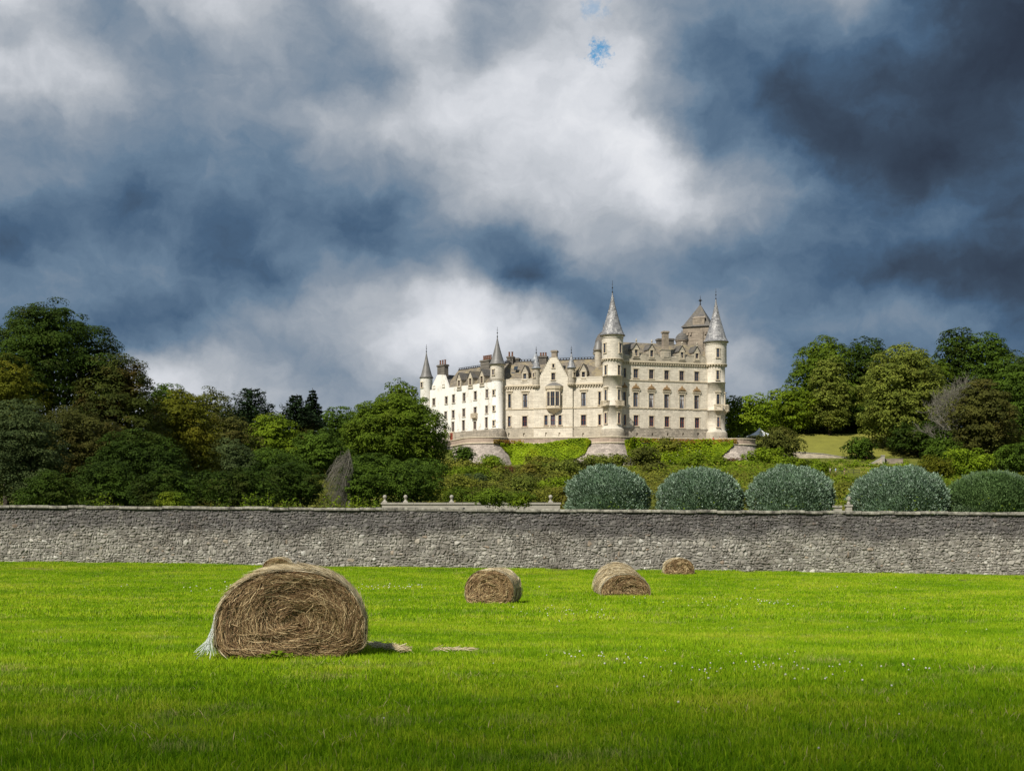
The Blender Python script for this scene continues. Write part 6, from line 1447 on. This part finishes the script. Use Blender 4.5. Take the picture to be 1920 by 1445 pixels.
cover_patch(1500, (-45, 30), (112, 280), .40, 1.2, 1.2, 'undergrowth', 'leaf_olive', 'green bramble and bracken mixed into the slope below the terrace')
cover_patch(2600, (20, 96), (240, 303), .42, .8, 1.1, 'ground_cover', 'leaf_bright', 'bright green leafy ground cover on the bank below the right bastion and the lawn path', lambda x, y: ~((y > 285) & (y < 292) & (x > 62)) & ~((y > 300) & (x > 66)) & gapfree(x, y))
cover_patch(1900, (30, 130), (120, 290), .42, .9, 1.5, 'undergrowth', 'leaf_scrub', 'golden brown scrub behind the silver domes')
cover_patch(1700, (28, 130), (130, 288), .42, 1.1, 1.5, 'undergrowth', 'leaf_fresh', 'fresh green bramble among the golden scrub behind the silver domes')
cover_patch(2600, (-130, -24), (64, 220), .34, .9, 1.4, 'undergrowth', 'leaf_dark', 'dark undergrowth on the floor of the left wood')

M['lawn'] = simple('mown_bank_grass', (0.165, 0.165, 0.026), 0.95, 0.22, 0.35, bstr=.3)
grid_ground('lawn', np.linspace(66, 112, 47), np.linspace(306.5, 337, 31), lambda x, y: g_garden(x, y) + .06, M['lawn'])
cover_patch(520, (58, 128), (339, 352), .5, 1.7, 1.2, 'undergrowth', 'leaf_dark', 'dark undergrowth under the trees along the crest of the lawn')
# clipped silver domes: 5, sharing leaf shoots
def dome_mesh(seed, w_, h, ln, nleaf, mt='leaf_silver'):
    r = np.random.default_rng(seed); d = unit(r.normal(size=(nleaf, 3))); d[:, 2] = np.abs(d[:, 2]); low = r.random(nleaf) < .45; d[low, 2] *= .5; d = unit(d)
    sag = 1 + (.03 + .012 * (seed % 3)) * np.sin(d[:, 0] * (4 + 2 * (seed % 4)) + seed * 2.1) * np.sin(d[:, 2] * 7 + seed) + .025 * np.sin(d[:, 0] * 23 + d[:, 2] * 17 + seed)
    low = r.random(nleaf) < .40; d[low, 2] *= -.9; hz = np.where(d[:, 2] > 0, h * .38, h * .60)
    e_ = np.sign(d) * np.abs(d) ** np.where(d[:, 2:3] > 0, .98, .92)
    p = e_ * np.stack([np.full(nleaf, w_ / 2), np.full(nleaf, w_ / 2), hz], 1) * (sag * np.where(r.random(nleaf) < .05, r.uniform(1.0, 1.075, nleaf), r.uniform(.90, 1.025, nleaf)))[:, None]; p[:, 2] += h * .62; d = d * np.array([1, 1, .8]) + np.array([0, 0, .15])
    g = unit(d * .9 + np.array([0, 0, .75]) + r.normal(0, .38, (nleaf, 3))); side = unit(np.cross(g, unit(r.normal(size=(nleaf, 3))))); L = (ln * r.uniform(.6, 1.3, nleaf))[:, None]; W = L * .21
    nn = np.cross(g, side); V = np.stack([p - g * L * .3, p + side * W + g * L * .15, p + g * L * .7, p - side * W + g * L * .15], 1).reshape(-1, 3); i = np.arange(nleaf) * 4; q = np.stack([i, i + 1, i + 2, i + 3], 1)
    core = [(np.array([0, 0, h * .60]), np.array([w_ / 2, w_ / 2, h * .40]))]; cv, cf = blob_core(core, r, .84); n0 = len(V)
    a = np.linspace(0, 2 * np.pi, 14, endpoint=False); c2 = np.concatenate([np.stack([np.cos(a) * w_ * .45, np.sin(a) * w_ * .45, np.full(14, z_)], 1) for z_ in (0, h * .3)]); b = np.arange(14); cf2 = np.stack([b, (b + 1) % 14, 14 + (b + 1) % 14, 14 + b], 1)
    return np_mesh('foliage', np.concatenate([V, cv, c2]), [np.concatenate([q, cf + n0, cf2 + n0 + len(cv)])], M[mt])
for i, (xa, xb, yt, lb) in enumerate(((1060, 1218, 868, 'clipped silver-leaved dome, leftmost of the five, below the middle bastion'), (1233, 1392, 873, 'clipped silver-leaved dome, second from the left, below the ivy and right castle block'), (1403, 1564, 868, 'clipped silver-leaved dome in the middle of the row, right of the last bastion'), (1597, 1776, 869, 'clipped silver-leaved dome standing below the stone garden stair'), (1772, 1950, 879, 'greener clipped dome at the right end of the row'))):
    Y = 92 - i * 1.2; x = ((xa + xb) / 2 - CX) / F * Y; g = gz(x, Y); w_ = (xb - xa) * Y / F; h = z_at(yt, Y) - g - .22
    o = empty('clipped_shrub', (x, Y, g), lb, 'shrub', 'row of clipped silver domes behind the wall'); link('foliage', dome_mesh(800 + i, w_ - .2, h, .165 if i < 4 else .20, 34000 if i < 4 else 26000, 'leaf_silver' if i < 4 else 'leaf_silver_green'), o)
    mb = MB(); mb.tube([(0, 0, -.2), (0, 0, h * .5)], [.16, .1], 6); mb.build('trunk', M['bark'], o)
r = np.random.default_rng(77); cover_patch(520, (4.0, 42), (68, 76), .26, 5.6, .62, 'hedge_weeds', 'leaf_sycamore', 'low green weeds and shoots along the foot of the silver domes behind the wall')

# ivy on the terrace wall
def ivy(i0, i1, zfun, label, n, seed, mat='leaf_ivy', ln=.46):
    r = np.random.default_rng(seed); seg = np.linspace(i0, i1, 400); idx = r.uniform(i0, i1, n); a = idx.astype(int); f = idx - a; tpx = np.array([[p_.x, p_.y] for p_ in tp]); tnx = np.array([[q.x, q.y] for q in tn]); a2 = np.minimum(a + 1, nT - 1)
    b = tpx[a] * (1 - f)[:, None] + tpx[a2] * f[:, None]; nn = unit(tnx[a] * (1 - f)[:, None] + tnx[a2] * f[:, None]); lo, hi = zfun((idx - i0) / (i1 - i0)); z_ = lo + (hi - lo) * r.random(n)
    lump = .15 + .38 * (np.sin(idx * 2.3 + seed) * np.sin(z_ * 1.9 + idx) + 1) / 2 + .16 * np.sin(z_ * 4.3 + idx * 5) ** 2; dd = np.interp(z_, [10.5, 13.2, 15.4, 17.0, 17.5, 19.1], [3.2, 1.9, 1.0, .36, .3, .3]) + lump * r.uniform(.3, 1.1, n)
    p = np.concatenate([b + nn * dd[:, None], z_[:, None]], 1); N_ = np.concatenate([nn, np.full((n, 1), .55)], 1) + r.normal(0, .38, (n, 3)); Ls = ln * r.uniform(.55, 1.3, n)
    o = link('ivy', leaves_mesh('ivy', p, N_, Ls, .75, M[mat], r)); tag(o, label, 'ivy')
def ends(ax): return [i for i in range(nT) if True]
def idx_at(px): return min(range(nT), key=lambda i: abs(tp[i].x / tp[i].y * F + CX - px) + (0 if tp[i].y < 296 else 30))
ia, ib, ic, id_ = idx_at(938), idx_at(1112), idx_at(1168), idx_at(1376)
ivy(ia, ib, lambda f: (12.2 + 5.2 * np.clip(1 - f / .30, 0, 1) ** 1.1 + 5.4 * np.clip((f - .66) / .34, 0, 1), 17.6 + 1.2 * (np.sin(f * 9 + .5) * .5 + .5) * (f > .3)), 'bright green ivy sheet covering the terrace wall between left and middle bastions', 11000, 21)
ivy(ic, id_, lambda f: (11.8 + 5.6 * np.clip((f - .72) / .28, 0, 1) + 3.0 * np.clip(1 - f / .15, 0, 1), 18.2 + .8 * np.sin(f * 7) ** 2), 'green ivy covering the terrace wall between middle and right bastions', 11000, 22)
ivy(ic + 4, id_ + 1, lambda f: (17.9 + 0 * f, 18.9 + 0 * f), 'orange tinted creeper along the parapet above the right ivy', 900, 23, 'leaf_ivy_red', .38)
ivy(ia - 2, ia + 6, lambda f: (17.5 + 0 * f, 18.4 + 0 * f), 'reddish creeper on the parapet at the left bastion', 500, 24, 'leaf_ivy_red', .34)

# ---------------------------------------------------------------- garden walls, path, stair, marquee
M['lime'] = simple('pale_garden_stone', (0.31, 0.29, 0.25), 0.9, 0.22, 2.5)
Yg = 103.0; xg = lambda px: (px - CX) / F * Yg
gw = empty('garden_wall', (xg(885), Yg, gz(xg(885), Yg)), 'low pale stone garden wall topped with stone balls behind the field wall', 'garden wall'); gi = Matrix.Translation(-gw.location)
def gp(mb, name, mat): o = mb.build(name, M[mat], gw); o.matrix_parent_inverse = gi; return o
ztop = z_at(942, Yg)
mb = MB(); mb.box((xg(716), Yg, -1.5), (xg(1050) - xg(716), 0, 0), (0, .45, 0), (0, 0, ztop - .14 + 1.5)); gp(mb, 'wall', 'lime')
nC = 11
for i in range(nC):
    a = xg(714) + (xg(1052) - xg(714)) * i / nC; b = xg(714) + (xg(1052) - xg(714)) * (i + 1) / nC; mb = MB(); mb.box((a + .012, Yg - .08, ztop - .14), (b - a - .024, 0, 0), (0, .61, 0), (0, 0, .15)); gp(mb, 'coping_slab', 'lime')
for px in (721, 760, 846.5, 939, 1032.5):
    mb = MB(); z0 = ztop + .012; x = xg(px); mb.box((x - .2, Yg + .02, z0), (.4, 0, 0), (0, .4, 0), (0, 0, .10)); mb.lathe([(.17, z0 + .1), (.10, z0 + .18), (.075, z0 + .28), (.12, z0 + .32), (.10, z0 + .335)] + [(.165 * math.sin(t), z0 + .48 - .165 * math.cos(t)) for t in np.linspace(.5, math.pi, 8)], (x, Yg + .22), 12)
    gp(mb, 'ball_finial', 'lime')
for i, (px, lb) in enumerate(((1591, 'weathered stone ball finial on a pier between the third and fourth silver domes'),)):
    Y = 84.0; x = (px - CX) / F * Y; zt_ = z_at(923, Y); fo_ = empty('stone_finial', (x, Y, gz(x, Y)), lb, 'stone finial'); g = gz(x, Y); h = zt_ - g
    mb = MB(); mb.box((-.19, -.19, -.2), (.38, 0, 0), (0, .38, 0), (0, 0, h - .75)); mb.box((-.24, -.24, h - .95), (.48, 0, 0), (0, .48, 0), (0, 0, .12)); mb.build('pier', M['lime'], fo_)
    mb = MB(); mb.lathe([(.26, h - .83), (.14, h - .7), (.2, h - .55), (.10, h - .48)] + [(.22 * math.sin(t), h - .22 - .22 * math.cos(t)) for t in np.linspace(.5, math.pi, 8)], (0, 0), 12); mb.v = [(a * .7, b * .7, h - 1 + (c - h + 1) * .85 - .1) for a, b, c in mb.v]; mb.build('ball', M['lime'], fo_)
    # low coping left of it
    mb = MB(); xa = (1566 - CX) / F * Y; za = z_at(951, Y); mb.box((xa, Y, g - .2), (x - .45 - xa, 0, 0), (0, .5, 0), (0, 0, za - g + .2)); mb.box((xa - .05, Y - .07, za), (x - .4 - xa, 0, 0), (0, .64, 0), (0, 0, .14)); tag(mb.build('low_wall', M['lime']), 'short low stone wall left of the weathered ball finial', 'low wall')
# retaining wall along the path below the lawn
pw = [(1414, 852, 303.2), (1440, 849, 303.4), (1500, 852, 303.8), (1545, 855, 304.0), (1580, 861, 304.2), (1612, 868, 304.3)]
M['pathstone'] = m_ashlar('path_wall_stone', (0.44, 0.38, 0.29), 0.2, (0.24, 0.2, 0.15), .8, .3, .5)
root = empty('path_wall', tuple(at(1510, 862, 303.8)), 'pale curved stone retaining wall along the path below the lawn', 'retaining wall'); mb, cp = MB(), MB()
for (a, ya, Ya), (b, yb, Yb) in zip(pw[:-1], pw[1:]):
    p0, p1 = at(a, ya, Ya), at(b, yb, Yb); h0 = 1.15
    mb.add([p0 - Vector((0, 0, 1.6)), p1 - Vector((0, 0, 1.6)), p1 + Vector((0, 0, h0 - .6)), p0 + Vector((0, 0, h0 - .6)), p0 + Vector((0, .5, -1.6)), p1 + Vector((0, .5, -1.6)), p1 + Vector((0, .5, h0 - .6)), p0 + Vector((0, .5, h0 - .6))], [(0, 1, 2, 3), (3, 2, 6, 7), (5, 4, 7, 6)])
    cp.box(p0 + Vector((0, -.1, h0 - .6)), p1 - p0, (0, .75, 0), (0, 0, .14))
for b_, nm, mt in ((mb, 'wall', 'pathstone'), (cp, 'coping', 'lime')): o = b_.build(nm, M[mt], root); o.matrix_parent_inverse = Matrix.Translation(-root.location)
# garden stair with sloping parapet and square piers
Y = 297.0; st_ = empty('garden_stair', tuple(at(1635, 885, Y)), 'pale stone stair parapet with square piers climbing right below the dark trees', 'stair'); si = Matrix.Translation(-st_.location)
def spart(mb, nm, mt): o = mb.build(nm, M[mt], st_); o.matrix_parent_inverse = si; return o
a, b = at(1613, 886, Y), at(1653, 862, Y); up = lambda z_: Vector((0, 0, z_))
mb = MB(); mb.prism([a - up(.3), b - up(1.2), b + up(.3), a + up(.55)], (0, .45, 0)); spart(mb, 'parapet', 'pathstone')
mb = MB(); mb.prism([a + up(.55), b + up(.35), b + up(.62), a + up(.82)], (0, .6, 0)); spart(mb, 'coping', 'lime')
for p_, h in ((a + Vector((-.5, 0, -.6)), 1.75), (b + Vector((0, -.1, -1.0)), 2.0)):
    mb = MB(); mb.box(p_, (.75, 0, 0), (0, .75, 0), (0, 0, h)); mb.box(p_ + Vector((-.08, -.08, h)), (.91, 0, 0), (0, .91, 0), (0, 0, .18)); spart(mb, 'pier', 'lime')
c_, d_ = at(1660, 866, Y + 1), at(1693, 866, Y + 1); mb = MB(); mb.box(c_ - up(1.4), d_ - c_, (0, .5, 0), (0, 0, 2.1)); mb.box(c_ + Vector((0, -.06, .7)), d_ - c_, (0, .62, 0), (0, 0, .16)); spart(mb, 'landing_wall', 'old_tower')
mb = MB(); 
for i in range(10): q = a.lerp(b, i / 10); mb.box(q + Vector((0, .46, -.5 + .0)), (b - a).x / 10 * Vector((1, 0, 0)), (0, 2.0, 0), (0, 0, .3))
spart(mb, 'steps', 'lime')
# iron railing beside the walkers, wooden fence between the domes
def railing(px0, px1, py0, py1, Y, h, label, mat, nposts):
    a, b = at(px0, py0, Y), at(px1, py1, Y); root = empty('railing', tuple(a), label, 'railing')
    for i in range(nposts): q = (b - a) * (i / (nposts - 1)); mb = MB(); mb.cbox((q.x, q.y, q.z + h / 2), .10, .10, h); mb.build('post', M[mat], root)
    for k_ in (.5, .97): mb = MB(); mb.tube([Vector((0, -.06, h * k_)), b - a + Vector((0, -.06, h * k_))], .045, 5); mb.build('rail', M[mat], root)
railing(1560, 1611, 892, 888, 291, 1.0, 'thin dark railing along the path behind the three walkers', 'iron', 6)
M['wood'] = simple('weathered_fence_wood', (0.12, 0.095, 0.07), .9, .3, 5)
railing(1384, 1416, 907, 907, 240, 1.1, 'short wooden fence between the second and third silver domes', 'wood', 4)
# marquee
M['canvas'] = simple('white_canvas', (0.60, 0.62, 0.64), .7, .06, 1)
p_ = at(1424, 822, 318); rt = empty('marquee', (p_.x, p_.y, 17.0), 'white pointed marquee roof beside the bright green tree right of the castle', 'marquee')
mb = MB(); prof = [(3.9, 4.2), (3.9, 4.5), (2.5, 4.9), (1.3, 5.4), (.5, 6.0), (.06, 6.5)]; mb.lathe(prof, (0, 0), 4, math.pi / 4, math.pi * 2.25); mb.build('canopy', M['canvas'], rt)
for sx in (-1, 1):
    for sy in (-1, 1): mb = MB(); mb.tube([(sx * 3.2, sy * 3.2, -1), (sx * 3.2, sy * 3.2, 4.3)], .06, 6); mb.build('pole', M['iron'], rt)
# terrace balustrade beyond the right tower
q0, q1 = P2(1364, 303), P2(1410, 306); rt = empty('balustrade', (q0.x, q0.y, ZF), 'dark stone balustrade right of the right tower on the terrace', 'balustrade'); mb = MB(); dv = q1 - q0
mb.box((0, 0, 1.0), dv, (0, .3, 0), (0, 0, .15)); mb.box((0, 0, -.2), dv, (0, .3, 0), (0, 0, .35)); mb.build('rail', M['dark_stone'], rt)
mb = MB()
for i in range(18): q = dv * ((i + .5) / 18); mb.lathe([(.10, .15), (.15, .4), (.07, .8), (.11, 1.0)], (q.x, q.y + .15), 6)
o = mb.build('balusters', M['dark_stone'], rt)
# broad-leaved weed at the foot of the near bale
root, prof, zc, up_, a_, H_ = b1; q = ray_ground(523, 1240); dk = empty('dock_plant', tuple(q), 'dark green broad-leaved weed at the foot of the largest bale', 'weed'); rq = random.Random(2)
for i in range(16):
    an = rq.uniform(0, 6.28); L = rq.uniform(.10, .22); w_ = L * .28; d_ = Vector((math.cos(an), math.sin(an), 0)); s_ = Vector((-d_.y, d_.x, 0)); h = rq.uniform(.04, .13); o_ = Vector((rq.gauss(0, .09), rq.gauss(0, .03), 0)); mb = MB()
    mb.add([o_, o_ + d_ * L * .4 + s_ * w_ / 2 + Vector((0, 0, h)), o_ + d_ * L * .45 + Vector((0, 0, h - .012)), o_ + d_ * L * .4 - s_ * w_ / 2 + Vector((0, 0, h)), o_ + d_ * L + Vector((0, 0, h * .8))], [(0, 1, 2), (0, 2, 3), (1, 4, 2), (2, 4, 3)]); mb.build('leaf', M['leaf_bright'], dk)

# unseen low cloud, added behind the camera to shade the front grass
def shade_cloud_mesh():
    na, nr = 220, 26; a = np.linspace(0, 2 * np.pi, na, endpoint=False); t_ = 480.0; S = SUN_DIR * t_
    wob = 1 + .030 * np.sin(a * 5 + 1) + .022 * np.sin(a * 11 + 2) + .016 * np.sin(a * 23 + .5) + .010 * np.sin(a * 41)
    rho = 1 - (1 - np.linspace(0, 1, nr)) ** 1.6; V = []
    for side_ in (1, -1):
        for k_ in rho:
            x = np.cos(a) * 150 * wob * k_; y = -71.6 + np.sin(a) * 78 * wob * k_; lump = 1 + .35 * np.sin(x * .07 + 1) * np.sin(y * .09) + .25 * np.sin(x * .17 + y * .1) * np.sin(y * .21) + .12 * np.sin(x * .43) * np.sin(y * .39 + 1)
            h = np.sqrt(max(0, 1 - k_ ** 2)) * lump * (24 if side_ > 0 else 7); V.append(np.stack([x + S.x, y + S.y, S.z + side_ * h], 1))
    V = np.concatenate(V); i = np.arange(na); q = []
    for j in range(nr - 1):
        q.append(np.stack([j * na + i, j * na + (i + 1) % na, (j + 1) * na + (i + 1) % na, (j + 1) * na + i], 1)[:, ::-1]); b = nr * na
        q.append(np.stack([b + j * na + i, b + j * na + (i + 1) % na, b + (j + 1) * na + (i + 1) % na, b + (j + 1) * na + i], 1))
    me = np_mesh('cloud', V, [np.concatenate(q)], M['cloud'], smooth=True); bm = bmesh.new(); bm.from_mesh(me); bmesh.ops.remove_doubles(bm, verts=bm.verts, dist=.01); bmesh.ops.recalc_face_normals(bm, faces=bm.faces); bm.to_mesh(me); bm.free(); return me
m, n = new_mat('shade_cloud_vapour'); vs_ = n.new('ShaderNodeVolumeScatter'); vs_.inputs['Color'].default_value = (.93, .94, .96, 1); vs_.inputs['Density'].default_value = .085; vs_.inputs['Anisotropy'].default_value = .4
n.l.new(vs_.outputs[0], n.new('ShaderNodeOutputMaterial').inputs['Volume']); M['cloud'] = m
o = link('cloud', shade_cloud_mesh()); o['kind'] = 'structure'
